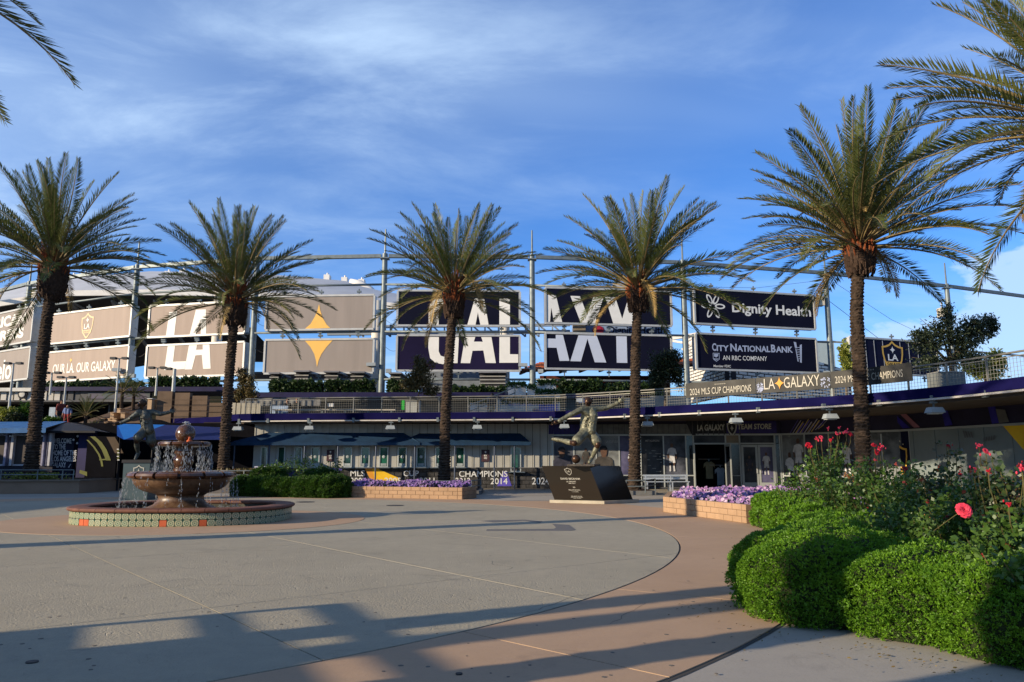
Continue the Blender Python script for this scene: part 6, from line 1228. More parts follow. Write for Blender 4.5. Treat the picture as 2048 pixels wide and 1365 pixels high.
def petunias(name, poly, z, n, label, size=.055, hbump=.12, parent=None, pal=0):
    poly = [Vector(p) for p in poly]; x0, x1 = min(p.x for p in poly), max(p.x for p in poly); y0, y1 = min(p.y for p in poly), max(p.y for p in poly); P = []
    def inside(x, y):
        c = False
        for i in range(len(poly)):
            a_, b_ = poly[i], poly[i - 1]
            if (a_.y > y) != (b_.y > y) and x < (b_.x - a_.x) * (y - a_.y) / (b_.y - a_.y) + a_.x: c = not c
        return c
    while len(P) < n:
        x, y = random.uniform(x0, x1), random.uniform(y0, y1)
        if inside(x, y): P.append((x, y, z + hbump * (math.sin(x * 3.1 + y) * .4 + math.sin(y * 4.3 - x * 2) * .4 + random.uniform(-.5, 1))))
    P = np.array(P); t = thing(name, label, 'flowers', tuple(P.mean(0) * [1, 1, 0] + [0, 0, z]))
    v, f = leafcloud(P - [0, 0, .03], np.tile([[0, -.3, .6]], (n, 1)), size * 1.2, .6, .9); link_mesh('leaves', v, f, foliage('petunia_leaf', (.015, .04, .008), (.045, .09, .02), None, 5, 40), t, kind='stuff')
    Q = P[:int(n * .8)] + rng.normal(0, .02, (int(n * .8), 3)); N = unit(np.array([[-.35, -.75, .6]]) + rng.normal(0, .35, (len(Q), 3))); U = unit(np.cross(N, [0, 0, 1.])); W = np.cross(U, N); s = size * rng.uniform(.5, .8, (len(Q), 1))
    ang_ = np.arange(6) * math.pi / 3; V = np.concatenate([(Q + N * s * .1)[:, None, :]] + [(Q + N * (s * (.35 if k % 2 else .25)) + (U * math.cos(q) + W * math.sin(q)) * s)[:, None, :] for k, q in enumerate(ang_)], 1)
    b0 = np.arange(len(Q))[:, None] * 7; F3 = np.concatenate([b0 + np.array([[0, 1 + k, 1 + (k + 1) % 6]]) for k in range(6)], 0)
    # the mix of white, lilac and purple blooms comes in drifts
    mm, nt, b, out = _nt('petunia_bloom_%d' % pal); MATS['petunia_%d' % pal] = mm; drift = _ramp(nt, _noise(nt, 1.1, 3), .42, .58); fine = nt.nodes.new('ShaderNodeNewGeometry'); rnd = fine.outputs['Random Per Island']
    A_ = _mixc(nt, _ramp(nt, rnd, .35, .55), (.42, .30, .40) if pal else (.20, .13, .28), (.28, .12, .26) if pal else (.09, .04, .16)); B_ = _mixc(nt, _ramp(nt, rnd, .5, .8), (.07, .03, .16), (.22, .12, .34)); nt.links.new(_mixc(nt, drift, A_, B_), b.inputs['Base Color']); b.inputs['Roughness'].default_value = .7
    link_mesh('blooms', V.reshape(-1, 3), F3, mm, t, kind='stuff'); return t
prx = thing('block_planter', 'low curved planter wall of tan blocks at the right edge of the plaza', 'planter', (5.2, 21, 0))
block_wall(prx, (4.55, 23.1), (5.75, 19.1), .46, 3); block_wall(prx, (4.75, 23.16), (5.6, 26.5), .46, 3)
a = MB(); a.prism([(4.7, 23), (5.9, 19.2), (6.5, 17), (12, 19), (12.5, 27), (10, 30), (6.2, 28)], .0, .36); a.build('soil', soil, prx)
petunias('flower_bed', [(4.75, 22.9), (5.85, 19.6), (6.2, 18.6), (8.8, 18.6), (10.2, 23), (10.5, 29), (6.3, 28), (5.4, 25)], .44, 7500, 'dense bed of white, pink and purple petunias behind the tan block wall at the right', .075, .10, pal=1)
pcx = thing('block_planter', 'long tan block planter in the middle of the plaza with a square right end', 'planter', (-4.5, 32, 0))
block_wall(pcx, (-7.2, 32.15), (-2.03, 30.35), .47, 3, .41); block_wall(pcx, (-2.0, 30.36), (-1.50, 31.6), .47, 3)
a = MB(); a.prism([(-7.2, 32.3), (-2.1, 30.5), (-1.6, 31.6), (-2.0, 34), (-7.4, 35)], 0, .36); a.build('soil', soil, pcx)
petunias('flower_bed', [(-7.1, 32.2), (-2.15, 30.5), (-1.7, 31.5), (-2.2, 33.2), (-7.2, 34.4)], .48, 5200, 'bed of purple and lilac petunias in the middle planter in front of the ticket wall', .085, .12, pal=0)
plx = thing('rendered_planter', 'long shaded brown planter with a flat cap at the left edge around the leftmost palm', 'planter', (-24, 37, 0))
GL, GRt = G(-260, 990), G(157, 987); a = MB(); a.prism([(GL.x, GL.y), (GRt.x, GRt.y), (GRt.x + .1, GRt.y + 3.5), (GL.x, GL.y + 4)], 0, .56); a.build('wall', M('brown_render', (.25, .17, .115), .85, .12, .9, bump=.15), plx)
a = MB(); a.prism([(GL.x, GL.y - .08), (GRt.x + .08, GRt.y - .08), (GRt.x + .15, GRt.y + 3.6), (GL.x, GL.y + 4.1)], .56, .64); a.build('cap', M('brown_cap', (.20, .15, .11), .85, .1), plx); a = MB(); a.prism([(GL.x, GL.y + .25), (GRt.x - .3, GRt.y + .25), (GRt.x - .2, GRt.y + 3.3), (GL.x, GL.y + 3.7)], .6, .66); a.build('soil', soil, plx)
pmx = thing('rendered_planter', 'dark low planter around the second palm behind the fountain', 'planter', (-14, 37.5, 0)); a = MB(); p, q = at(385, 960, 36.3), at(560, 960, 36.3); a.box(p.x, q.x, 36.3, 39.5, 0, .55); a.build('wall', M('grey_render', (.11, .10, .095), .85, .15), pmx); a = MB(); a.box(p.x - .05, q.x + .05, 36.25, 39.55, .55, .62); a.build('cap', M('grey_cap', (.14, .14, .13), .8), pmx)
for nm, px0, px1, D, y0, lab in [(0, 1255, 1312, 34.3, 980, 'low dark concrete curb around the palm right of the kicking statue'), (1, 862, 962, 34.6, 980, 'low dark concrete curb around the middle palm')]:
    t = thing('tree_curb', lab, 'curb', tuple(G((px0 + px1) / 2, 985))); p, q = at(px0, 975, D), at(px1, 975, D); a = MB(); a.box(p.x, q.x, D, D + 3, 0, .18); a.build('curb', M('curb_grey', (.13, .13, .125), .85), t)
    a = MB(); a.box(p.x + .2, q.x - .2, D + .2, D + 2.8, .17, .2); a.build('soil', soil, t)
def rails(label, pts, h=.95, n=2, z0=0.0, r=.025, posts=None):
    pts = [Vector((p[0], p[1], z0)) for p in pts]; t = thing('guard_rail', label, 'railing', tuple(pts[0]))
    for i in range(len(pts) - 1):
        for k in range(n): a = MB(); z = z0 + h - k * h * .48; a.tube([(pts[i].x, pts[i].y, z), (pts[i + 1].x, pts[i + 1].y, z)], r, 6); a.build('rail', MATS['galvanised_steel'], t)
    for i in range(len(pts)):
        a = MB(); a.tube([(pts[i].x, pts[i].y, z0), (pts[i].x, pts[i].y, z0 + h)], r * 1.1, 6); a.build('post', MATS['galvanised_steel'], t)
x2 = lambda x, D: (at(x, 950, D).x, D)
rails('low double pipe rail on the cap of the left planter', [x2(-60, 35.4), x2(2, 35.5), x2(75, 35.6), x2(125, 35.7), x2(147, 35.8)], .45, 2, .64)
rails('low double pipe rail on the dark planter behind the fountain', [x2(400, 36.6), x2(452, 36.6), x2(488, 36.6), x2(525, 36.6), x2(557, 36.7)], .42, 2, .62)
rails('low pipe rail on the curb around the palm right of the kicking statue', [x2(1252, 34.1), x2(1290, 34.1), x2(1310, 36.5)], .55, 2, .1)
rails('low pipe rail beside the middle palm', [x2(868, 34.4), x2(905, 34.4), x2(943, 34.4), x2(962, 36.5)], .52, 2, .1)
def bench(label, px, D, w):
    p = at(px, 960, D); t = thing('bench', label, 'bench', (p.x, D, 0))
    for k in range(3): a = MB(); a.box(p.x - w / 2, p.x + w / 2, D - .25 + k * .17, D - .11 + k * .17, .45, .49); a.build('seat_slat', silver, t)
    for s in (-.42, .42): a = MB(); x = p.x + w * s; a.bar((x, D - .22, 0), (x, D - .22, .45), .05, .05); a.bar((x, D + .22, 0), (x, D + .22, .8), .05, .05); a.bar((x, D - .22, .42), (x, D + .22, .42), .05, .05); a.build('leg', silver, t)
    for k in range(2): a = MB(); a.box(p.x - w / 2, p.x + w / 2, D + .2, D + .24, .58 + k * .14, .68 + k * .14); a.build('back_slat', silver, t)
bench('metal slat bench in front of the dark store poster right of the fourth palm', 1318, 38.4, 1.5); bench('metal slat bench half hidden by roses beside the store doors', 1640, 36.5, 1.7); bench('metal slat bench between the fourth palm and the first bench', 1356, 38.6, 1.1)
bn = thing('poster_table', 'small white board on legs beside the dark planter behind the fountain', 'sign board', (at(520, 950, 40).x, 39.8, 0)); p, q = at(508, 947, 39.8), at(534, 933, 39.8); a = MB(); a.box(p.x, q.x, 39.8, 39.86, p.z, q.z); a.build('board', M('pale_notice', (.45, .45, .55), .6, .2, 8), bn); a = MB(); a.bar((p.x + .1, 39.83, 0), (p.x + .1, 39.83, p.z), .05, .05); a.bar((q.x - .1, 39.83, 0), (q.x - .1, 39.83, p.z), .05, .05); a.build('leg', steel, bn)
a = MB()
for r in range(4):
    for k in range(7): x = p.x + .06 + k * .09; z = q.z - .09 - r * .09; a.box(x, x + .06, 39.79, 39.799, z, z + .04)
a.build('notice_lines', purple, bn)

# ------------------------------------------------------------------ clipped shrubs
core = M('shrub_core', (.018, .026, .008), .95, .5, 6); mnd = foliage('fern_green', (.035, .115, .006), (.17, .33, .018), (.14, .065, .02), 6, 45, .3, .5, amt3=.70)
sprig_n = 7
def lump(a_, ph, seed):
    return 1 + .075 * math.sin(3 * a_ + seed) + .05 * math.sin(5 * a_ + 2 * seed + ph * 3) + .035 * math.sin(7 * ph + 3 * a_ + seed)
def shrub(label, c, rx, ry, h, n, leaf, seed, rz=0.0, group=None, mat=None, name='clipped_shrub', cam_only=True):
    t = thing(name, label, 'shrub', (c[0], c[1], 0), group); r_ = np.random.default_rng(seed)
    u = r_.uniform(0, 2 * math.pi, n); ph = np.arccos(1 - r_.uniform(0, 1.0, n)); side = r_.random(n) < .42
    lm = 1 + .075 * np.sin(3 * u + seed) + .05 * np.sin(5 * u + 2 * seed + ph * 3) + .035 * np.sin(7 * ph + 3 * u + seed) + .03 * np.sin(13 * u + 9 * ph)
    ph = np.where(side, math.pi / 2, ph); ss = np.sin(ph) ** .75; hc = h * .42; zz = r_.uniform(0, 1, n)
    rad = np.where(side, .90 + .10 * np.sin(zz * 1.57), ss); X = np.stack([rx * rad * np.cos(u) * lm, ry * rad * np.sin(u) * lm, np.where(side, hc * zz, hc + (h - hc) * np.cos(ph) ** .85 * lm)], 1); X[:, 2] = np.maximum(X[:, 2], .012)
    N = unit(np.stack([ss * np.cos(u) / rx, ss * np.sin(u) / ry, np.cos(ph) / (h * .6) + .05], 1)); cz, sz = math.cos(rz), math.sin(rz); Rm = np.array([[cz, sz, 0], [-sz, cz, 0], [0, 0, 1]]); X = X @ Rm; N = N @ Rm
    X -= N * (r_.exponential(.03, (n, 1)) + (.05 * np.clip(np.sin(9 * X[:, :1] + seed) * np.sin(8 * X[:, 1:2] - seed) * np.sin(11 * X[:, 2:3] + 2 * seed), 0, 1))); P = np.repeat(X, sprig_n, 0); NN = np.repeat(N, sprig_n, 0); m_ = len(P); V = unit(NN * .75 + r_.normal(0, .55, (m_, 3)) + [[0, 0, .12]]); U = unit(np.cross(V, r_.normal(0, 1, (m_, 3)))); s = leaf * r_.uniform(.6, 1.3, (m_, 1)) * np.repeat(r_.uniform(.7, 1.25, (n, 1)), sprig_n, 0)
    v, f = diamonds(P + [c[0], c[1], 0], U * s * .42, V * s); link_mesh('foliage', v, f, mat or mnd, t)
    m = MB(); nu, nv = 28, 12; vs = []
    for i in range(nv + 1):
        p_ = math.pi * .62 * i / nv
        for j in range(nu):
            a_ = 2 * math.pi * j / nu; l_ = lump(a_, p_, seed) - .09; w_ = min(1, p_ / (math.pi / 2)) ; rd = math.sin(min(p_, math.pi / 2)) ** .75 * (1 if p_ < math.pi / 2 else .97 - .09 * (p_ - math.pi / 2)); q = np.array([rx * rd * math.cos(a_) * l_, ry * rd * math.sin(a_) * l_, 0]) @ Rm; zc_ = hc + (h - hc) * max(0, math.cos(p_)) ** .85 * l_ if p_ < math.pi / 2 else hc * max(0.0, 1 - (p_ - math.pi / 2) / (math.pi * .11)); vs.append((c[0] + q[0], c[1] + q[1], max(0.0, zc_ - .03)))
    m.add(vs, [(i * nu + j, i * nu + (j + 1) % nu, (i + 1) * nu + (j + 1) % nu, (i + 1) * nu + j) for i in range(nv) for j in range(nu)]); m.build('twiggy_core', core, t, smooth=True); return t
gh = 'soft green border shrubs around the rose bed'
for k, (x, y, rx, ry, h, n, lf_, rz, lab) in enumerate([
    (3.28, 8.15, .98, 1.02, .82, 22000, .025, .3, 'large soft green shrub bulging onto the path, nearest on the left of the rose bed'),
    (4.05, 7.35, .98, .95, .74, 21000, .025, .2, 'soft green shrub right of the bulging one, in the lower right'),
    (4.55, 6.45, 1.0, .92, .74, 21000, .025, .1, 'soft green shrub third from the left in the lower right foreground'),
    (4.95, 5.55, 1.0, .95, .76, 13000, .027, .1, 'soft green shrub cut by the lower right corner of the picture'),
    (3.95, 9.5, .85, .95, .74, 9000, .032, .2, 'soft green shrub just behind the large bulging one'),
    (4.75, 10.9, .85, 1.0, .70, 5500, .045, .2, 'soft green shrub in the middle of the curved border, dark behind its top'),
    (5.35, 12.5, .85, 1.0, .70, 5000, .05, .1, 'soft green shrub fourth from the block wall along the border'),
    (5.85, 14.2, .85, 1.05, .72, 4600, .055, .1, 'soft green shrub third from the block wall along the border'),
    (6.25, 16.0, .85, 1.1, .74, 4300, .06, .05, 'soft green shrub second from the block wall along the border'),
    (6.55, 17.9, .85, 1.15, .80, 4000, .06, 0, 'soft green shrub at the end of the tan block wall')]):
    shrub(lab, (x, y), rx, ry, h, n, lf_, 3 + k * 1.7 if False else 3 + k, rz, gh)
g2 = 'rounded green shrubs at the left end of the middle planter'; mnd2 = foliage('shrub_green', (.020, .055, .006), (.06, .13, .012), (.09, .05, .02), 3, 30, .25, .5, amt3=.72)
for k, (px, D, r, h, lab) in enumerate([(490, 33.2, .62, .86, 'leftmost rounded shrub of the clump right of the fountain'), (522, 33.0, .6, .82, 'second rounded shrub from the left right of the fountain'), (553, 32.7, .62, .84, 'third rounded shrub of the clump right of the fountain'), (584, 32.5, .6, .8, 'middle rounded shrub of the clump under the small roses'), (612, 32.2, .6, .84, 'rounded shrub left of the two rightmost in the clump'), (636, 32.0, .6, .86, 'second rounded shrub left of the middle planter wall'), (667, 31.9, .72, .92, 'rounded shrub touching the left end of the middle planter wall'), (535, 34.4, .8, 1.25, 'taller rounded shrub behind the left part of the clump'), (640, 34.0, .8, 1.15, 'taller rounded shrub behind the right part of the clump')]):
    shrub(lab, (at(px, 970, D).x, D), r, r * .95, h, 2600, .075, 20 + k, 0, g2, mnd2)

# ------------------------------------------------------------------ roses
rleaf = foliage('rose_leaf', (.024, .062, .010), (.10, .18, .030), (.14, .045, .02), 7, 25, .3, .4, amt3=.70); rleafd = foliage('rose_leaf_dark', (.016, .035, .012), (.05, .08, .022), (.12, .028, .022), 6, 25, .2, .4, amt3=.56); cane = M('rose_cane', (.10, .085, .03), .8, .4, 8)
def bloom_mesh(mat):
    m = MB()
    for ringi, (n, r, ti, L, w) in enumerate([(3, .08, 80, .45, .42), (4, .16, 66, .55, .5), (5, .28, 50, .65, .66), (6, .45, 32, .75, .8), (7, .55, 10, .8, .85)]):
        for k in range(n):
            a = 2 * math.pi * k / n + ringi * .7; o = Vector((math.cos(a), math.sin(a), 0)); s = Vector((-o.y, o.x, 0)); e = R(ti); b0 = o * r * .4; d1 = o * math.cos(e) + Vector((0, 0, math.sin(e))); p1 = b0 + d1 * L * .6; d2 = o * math.cos(e - .7) + Vector((0, 0, math.sin(e - .7))); p2 = p1 + d2 * L * .4
            z0 = Vector((0, 0, .02)); m.add([b0 - s * w * .2, b0 + s * w * .2, p1 + s * w * .55 + z0 * 2, p1 - s * w * .55 + z0 * 2, p1 - z0, p2 + s * w * .34, p2 - s * w * .34], [(0, 1, 4), (1, 2, 4), (0, 4, 3), (4, 2, 5), (4, 5, 6), (4, 6, 3)])
    me = bpy.data.meshes.new('rose_bloom'); me.from_pydata([tuple(v) for v in m.v], [], m.f); me.materials.append(mat); return me
BM = {k: bloom_mesh(M('rose_' + k, c, .5, .2, 20, trans=.2)) for k, c in dict(red=(.50, .015, .03), pink=(.75, .06, .10), coral=(.65, .12, .08), apricot=(.75, .34, .10), deep=(.16, .01, .015)).items()}
def rose_bush(px, D, ytop, spread, nl, label, blooms=(), leaf=.055, matl=None, seed=0, base=None):
    r = random.Random(seed); b0 = at(px, 1000, D); b0 = Vector((b0.x, b0.y, .05 if base is None else base)); H = at(px, ytop, D).z - b0.z; t = thing('rose_bush', label, 'rose bush', tuple(b0), 'rose bushes')
    m = MB(); L = []; Nn = []; nc_ = 11
    for i in range(nc_):
        a = 2 * math.pi * i / nc_ + r.uniform(-.3, .3); s = spread * r.uniform(.25, 1.0); h = H * (r.uniform(.72, 1.0) if i else 1.0) * (1 - .25 * s / spread); P = [b0 + Vector((math.cos(a) * s * (f ** 1.2) + .04 * math.sin(f * 9 + i), math.sin(a) * s * (f ** 1.2), h * f)) for f in (0, .2, .4, .6, .8, 1)]
        m.tube(P, [.014, .012, .010, .008, .006, .004], 4)
        for k in range(int(nl / nc_)):
            f = r.random() ** .6 * 5; j = min(int(f), 4); q = P[j].lerp(P[j + 1], f - j); d = Vector((r.gauss(0, 1), r.gauss(0, 1), r.gauss(.1, .6))).normalized(); w = r.uniform(.02, .20) * (.5 + .6 * spread); L.append(tuple(q + d * w)); Nn.append(tuple(d * .8 + Vector((0, 0, -.15))))
    m.build('canes', cane, t)
    P_ = np.array(L); v, f = leafcloud(P_, np.array(Nn), leaf, .72, .45); link_mesh('foliage', v, f, matl or rleaf, t)
    for (bx, by, col, sz) in blooms:
        p = at(bx, by, D - .25 + r.uniform(-.1, .1)); inst('rose_bloom', BM[col], t, Matrix.Translation(p) @ Matrix.Rotation(R(r.uniform(25, 55)), 4, 'X') @ Matrix.Rotation(r.uniform(0, 6), 4, 'Z') @ Matrix.Rotation(R(r.uniform(-20, 20)), 4, 'Y') @ Matrix.Scale(sz * .55, 4))
        bt = b0 + (p - b0) * .35; bt.z = p.z * .55; m = MB(); m.tube([(bt.x, bt.y, bt.z), (p.x, p.y, p.z - .16), (p.x, p.y, p.z)], .005, 4); m.build('flower_stem', cane, t)
        m = MB()
        for q in range(3): c_ = p + Vector((r.uniform(-.5, .5), r.uniform(-.5, .5), r.uniform(-.5, .5))) * sz * 1.6; m.ball(c_, sz * .18, 6, 5, (1, 1, 1.6))
        m.build('rose_buds', BM[col].materials[0], t)
    return t
RB_ = [(1655, 15.0, 866, .65, 900, 'tall rose bush with a cluster of red blooms left of the fifth palm trunk', [(1617, 889, 'red', .10), (1621, 893, 'red', .08), (1642, 875, 'pink', .085), (1656, 857, 'pink', .05), (1674, 868, 'pink', .07), (1692, 864, 'pink', .075), (1700, 868, 'red', .08), (1632, 879, 'pink', .06), (1661, 880, 'red', .06), (1678, 856, 'pink', .045)], .062, None),
    (1600, 16.5, 935, .6, 380, 'low sparse rose bush with one coral bloom by the soft green border', [(1636, 960, 'coral', .09)], .06, None),
    (1700, 13.6, 915, .55, 700, 'rose bush with an apricot bloom in front of the fifth palm trunk', [(1698, 953, 'apricot', .09), (1706, 958, 'apricot', .06)], .058, None),
    (1752, 12.6, 893, .55, 800, 'rose bush with three red blooms just right of the fifth palm trunk', [(1748, 891, 'red', .085), (1760, 899, 'pink', .08), (1754, 906, 'red', .075), (1765, 893, 'pink', .05)], .058, None),
    (1805, 11.6, 905, .5, 800, 'rose bush with one dark red bloom in front of the printed shield', [(1810, 937, 'deep', .08)], .056, None),
    (1860, 11.0, 918, .5, 760, 'dense green rose bush with an orange bloom left of the dark shoots', [(1880, 934, 'coral', .055)], .056, None),
    (1892, 10.2, 852, .34, 520, 'rose bush with tall dark reddish shoots against the pale wall', [], .055, rleafd),
    (1830, 9.6, 975, .6, 800, 'low rose bush behind the soft green border left of the big bloom', [(1857, 1036, 'apricot', .055)], .052, None),
    (1925, 8.6, 955, .55, 760, 'rose bush with the single big pink bloom', [], .052, None),
    (1975, 8.2, 896, .40, 760, 'tall rose bush topped by two pink red blooms near the right edge', [(1958, 891, 'pink', .045), (1971, 902, 'pink', .06)], .052, None),
    (2015, 7.8, 870, .40, 520, 'tall rose bush with rusty young leaves near the right edge', [], .055, rleafd),
    (2040, 7.0, 945, .45, 700, 'green rose bush cut by the right edge of the picture', [(2044, 938, 'pink', .05)], .055, None),
    (1990, 6.9, 1020, .5, 800, 'low leafy rose bush in front of the big pink bloom at the right', [], .052, None), (1760, 10.8, 985, .55, 700, 'low rose bush just behind the dark hollow of the border', [], .055, None),
    (1925, 12.5, 925, .7, 700, 'rose bush farther back between the dark shoots and the right edge', [], .06, rleafd), (1790, 14.5, 930, .7, 700, 'rose bush farthest back behind the printed shield', [], .06, None), (2030, 11.5, 930, .7, 700, 'rose bush farther back at the right edge', [], .06, None), (2075, 6.2, 1040, .5, 600, 'low rose bush just outside the right edge', [], .055, None)]
for i, (px, D, yt, sp, nl, lab, bl, lf_, mt_) in enumerate(RB_): rose_bush(px, D, yt, sp, int(nl * 2.9), lab, bl + [(px + random.uniform(-45, 45), yt + random.uniform(25, 110), random.choice(['red', 'pink', 'coral', 'pink', 'deep']), random.uniform(.035, .055)) for _ in range(2)], lf_ * 1.15, mt_, 50 + i)
bb = thing('rose', 'single big open pink red rose on a bent stem before the rose bushes', 'rose', tuple(at(1928, 1020, 6.9))); p = at(1928, 1021, 6.9)
inst('rose_bloom', BM['pink'], bb, Matrix.Translation(p) @ Matrix.Rotation(R(62), 4, 'X') @ Matrix.Rotation(.6, 4, 'Z') @ Matrix.Scale(.075, 4)); m = MB(); m.tube([at(1868, 1062, 7.4), at(1890, 1046, 7.2), at(1912, 1030, 7.0), p], .004, 5); m.build('stem', cane, bb)
for i, (px, D, yt, lab) in enumerate([(560, 35.0, 915, 'thin rose bush behind the left of the rounded shrub clump'), (598, 34.8, 902, 'taller thin rose bush behind the middle of the rounded shrub clump'), (655, 34.4, 912, 'thin rose bush with pale leaves left of the lettered wall')]): rose_bush(px, D, yt, .9, 800, lab, [], .10, None, 90 + i, .2)
m = MB(); sb = [(2.9, 8.4), (4.6, 5.6), (6, 3.5), (16, 5), (16, 17), (12, 19), (6.6, 18.5), (5.4, 13.5), (4.0, 10)]; m.prism(sb, -.005, .06); m.build('rose_bed_soil', soil, kind='structure')
P = []
for _ in range(260):
    t_ = random.random(); x, y = random.choice([(2.1, 8.2), (2.4, 7.0), (3.0, 6.6), (3.4, 6.1), (4.4, 12.3), (5.1, 15.2)]); P.append((x + random.gauss(-.12, .22), y + random.gauss(-.1, .3), .012))
v, f = leafcloud(np.array(P), np.tile([[1, 0, .1]], (260, 1)), .035, .5, .6); v[:, 2] = np.clip(v[:, 2], .010, .022); link_mesh('fallen_leaves', v, f, foliage('dry_leaf', (.10, .06, .02), (.16, .12, .03), None, 8, 20, .1), kind='stuff')
# fallen leaf litter and low growth under the roses
P = []
for _ in range(9000): px, D = random.uniform(1640, 2100), random.uniform(7.6, 14.5); q = at(px, 1000, D); P.append((q.x, q.y, .07 + abs(random.gauss(0, .16))))
P = np.array(P); P = P[P[:, 0] > 3.8 + (P[:, 1] - 8) * .25]; v, f = leafcloud(P, np.tile([[0, 0, .6]], (len(P), 1)), .06, .6, .9); link_mesh('leaf_litter', v, f, foliage('litter_mix', (.05, .03, .012), (.05, .085, .018), (.18, .10, .03), 8, 20, .2, amt3=.6), kind='stuff')

# ------------------------------------------------------------------ trees and shrubs on the terrace
def leafy(label, blobs, n, leaf, mat, trunk, name='tree', cat='tree', trr=.08, group=None, dirn=(0, -.2, .3)):
    """blobs: (centre, radius xyz)"""
    t = thing(name, label, cat, tuple(trunk[0]), group); tot = sum(b_[1][0] * b_[1][2] for b_ in blobs); P = []
    for c, r_ in blobs:
        k = int(n * r_[0] * r_[2] / tot); d = unit(rng.normal(0, 1, (k, 3))); cl = rng.integers(0, 26, k); cc = unit(rng.normal(0, 1, (26, 3))) * rng.uniform(.35, 1.0, (26, 1)); P.append(np.array(c) + (cc[cl] * .78 + d * rng.uniform(0, .42, (k, 1)) ** .8) * np.array(r_))
    P = np.concatenate(P); v, f = leafcloud(P, np.tile([dirn], (len(P), 1)), leaf, .42, .9); link_mesh('crown', v, f, mat, t)
    m = MB(); m.tube(trunk, [trr * (1 - .5 * i / (len(trunk) - 1)) for i in range(len(trunk))], 7)
    for c, r_ in blobs:
        s = Vector(trunk[-1]); e = Vector(c); m.tube([s.lerp(Vector(trunk[0]), .2), s.lerp(e, .5) + Vector((0, 0, -.1)), e], [trr * .5, trr * .3, trr * .12], 5)
        for q in range(7): w = e + Vector((random.uniform(-1, 1) * r_[0], random.uniform(-1, 1) * r_[1], random.uniform(-.2, 1) * r_[2])) * .8; m.tube([s.lerp(e, .7), w], [trr * .18, .008], 4)
    m.build('trunk', M('tree_bark', (.10, .075, .05), .9, .3, 8), t); return t
oliv = foliage('olive_leaf', (.022, .035, .016), (.06, .08, .04), (.09, .07, .03), 4, 30, .2, .5, amt3=.74); rustl = foliage('rust_leaf', (.05, .055, .02), (.15, .10, .03), (.20, .07, .03), 3, 25, .25, .5, amt3=.6); yel = foliage('yellow_green_leaf', (.10, .15, .02), (.28, .28, .05), (.32, .20, .04), 3, 25, .3, .5, amt3=.66); dkl = foliage('dark_leaf', (.012, .022, .008), (.035, .05, .018), None, 4, 25)
Dt = 34; B = lambda x, y, rx, ry, D=Dt, dr=None: (tuple(at(x, y, D)), (rx * D / FPX, (dr or rx * .8) * D / FPX, ry * D / FPX))
leafy('large dark olive tree on the terrace in front of the shield billboard', [B(1850, 690, 40, 30), B(1880, 660, 40, 38), B(1893, 632, 22, 26), B(1925, 680, 45, 38), B(1952, 660, 38, 34), B(1975, 645, 22, 22), B(1860, 725, 45, 22), B(1930, 720, 50, 24), B(1985, 660, 16, 22), B(1835, 672, 20, 14)], 9500, .16, oliv, [Vector((*at(1905, 760, Dt).xy, 3.84)), at(1904, 745, Dt), at(1900, 710, Dt)], trr=.16)
leafy('rust and green bush on the terrace left of the middle palm trunk', [B(840, 760, 38, 28, 42.5), B(850, 735, 28, 22, 42.5), B(820, 765, 22, 22, 42.5), B(862, 780, 26, 16, 42.5), B(838, 722, 16, 14, 42.5)], 4600, .17, rustl, [Vector((*at(835, 815, 42.5).xy, 3.84)), at(836, 795, 42.5), at(840, 775, 42.5)], 'bush', 'bush', .05)
leafy('rust coloured bush on the terrace right of the second palm trunk', [B(492, 772, 24, 28, 43), B(485, 752, 16, 22, 43), B(500, 790, 20, 16, 43), B(478, 790, 14, 16, 43)], 2800, .16, rustl, [Vector((*at(490, 815, 43).xy, 3.84)), at(490, 800, 43), at(490, 780, 43)], 'bush', 'bush', .05)
leafy('dark bushy tree on the terrace right of the fourth palm trunk', [B(1320, 735, 34, 34, 41.5), B(1340, 715, 28, 24, 41.5), B(1310, 765, 28, 24, 41.5), B(1352, 750, 22, 34, 41.5)], 6500, .17, dkl, [Vector((*at(1330, 815, 41.5).xy, 3.84)), at(1330, 790, 41.5), at(1328, 760, 41.5)], trr=.09)
leafy('yellow green tree between the louvred building and the shield billboard', [B(1692, 722, 12, 34, 60), B(1688, 700, 10, 20, 60), B(1698, 745, 12, 24, 60)], 1500, .35, yel, [Vector((*at(1692, 790, 60).xy, 3.84)), at(1692, 765, 60), at(1692, 740, 60)], trr=.12)
leafy('low yellow green shrub behind the terrace mesh right of the olive tree', [B(1955, 735, 36, 20, 37), B(1990, 725, 22, 28, 37), B(1975, 750, 30, 14, 37)], 3200, .2, yel, [Vector((*at(1970, 780, 37).xy, 3.84)), at(1970, 765, 37), at(1970, 750, 37)], 'bush', 'bush', .06)
for k, (x, y, rx, ry, D, mt_, lab) in enumerate([(14, 828, 26, 14, 44, yel, 'pale green bush at the left edge above the blue roof'), (58, 822, 20, 18, 44.5, mnd2, 'rounded green bush left of the leftmost palm trunk above the blue roof'), (30, 838, 22, 10, 43.5, dkl, 'dark low bush above the blue roof at the left'), (100, 843, 22, 6, 44, mnd2, 'thin green plants right of the leftmost palm trunk above the roof')]):
    leafy(lab, [B(x, y, rx, ry, D)], 1500, .2, mt_, [at(x, y + ry, D), at(x, y + ry * .5, D), at(x, y, D)], 'bush', 'bush', .05)
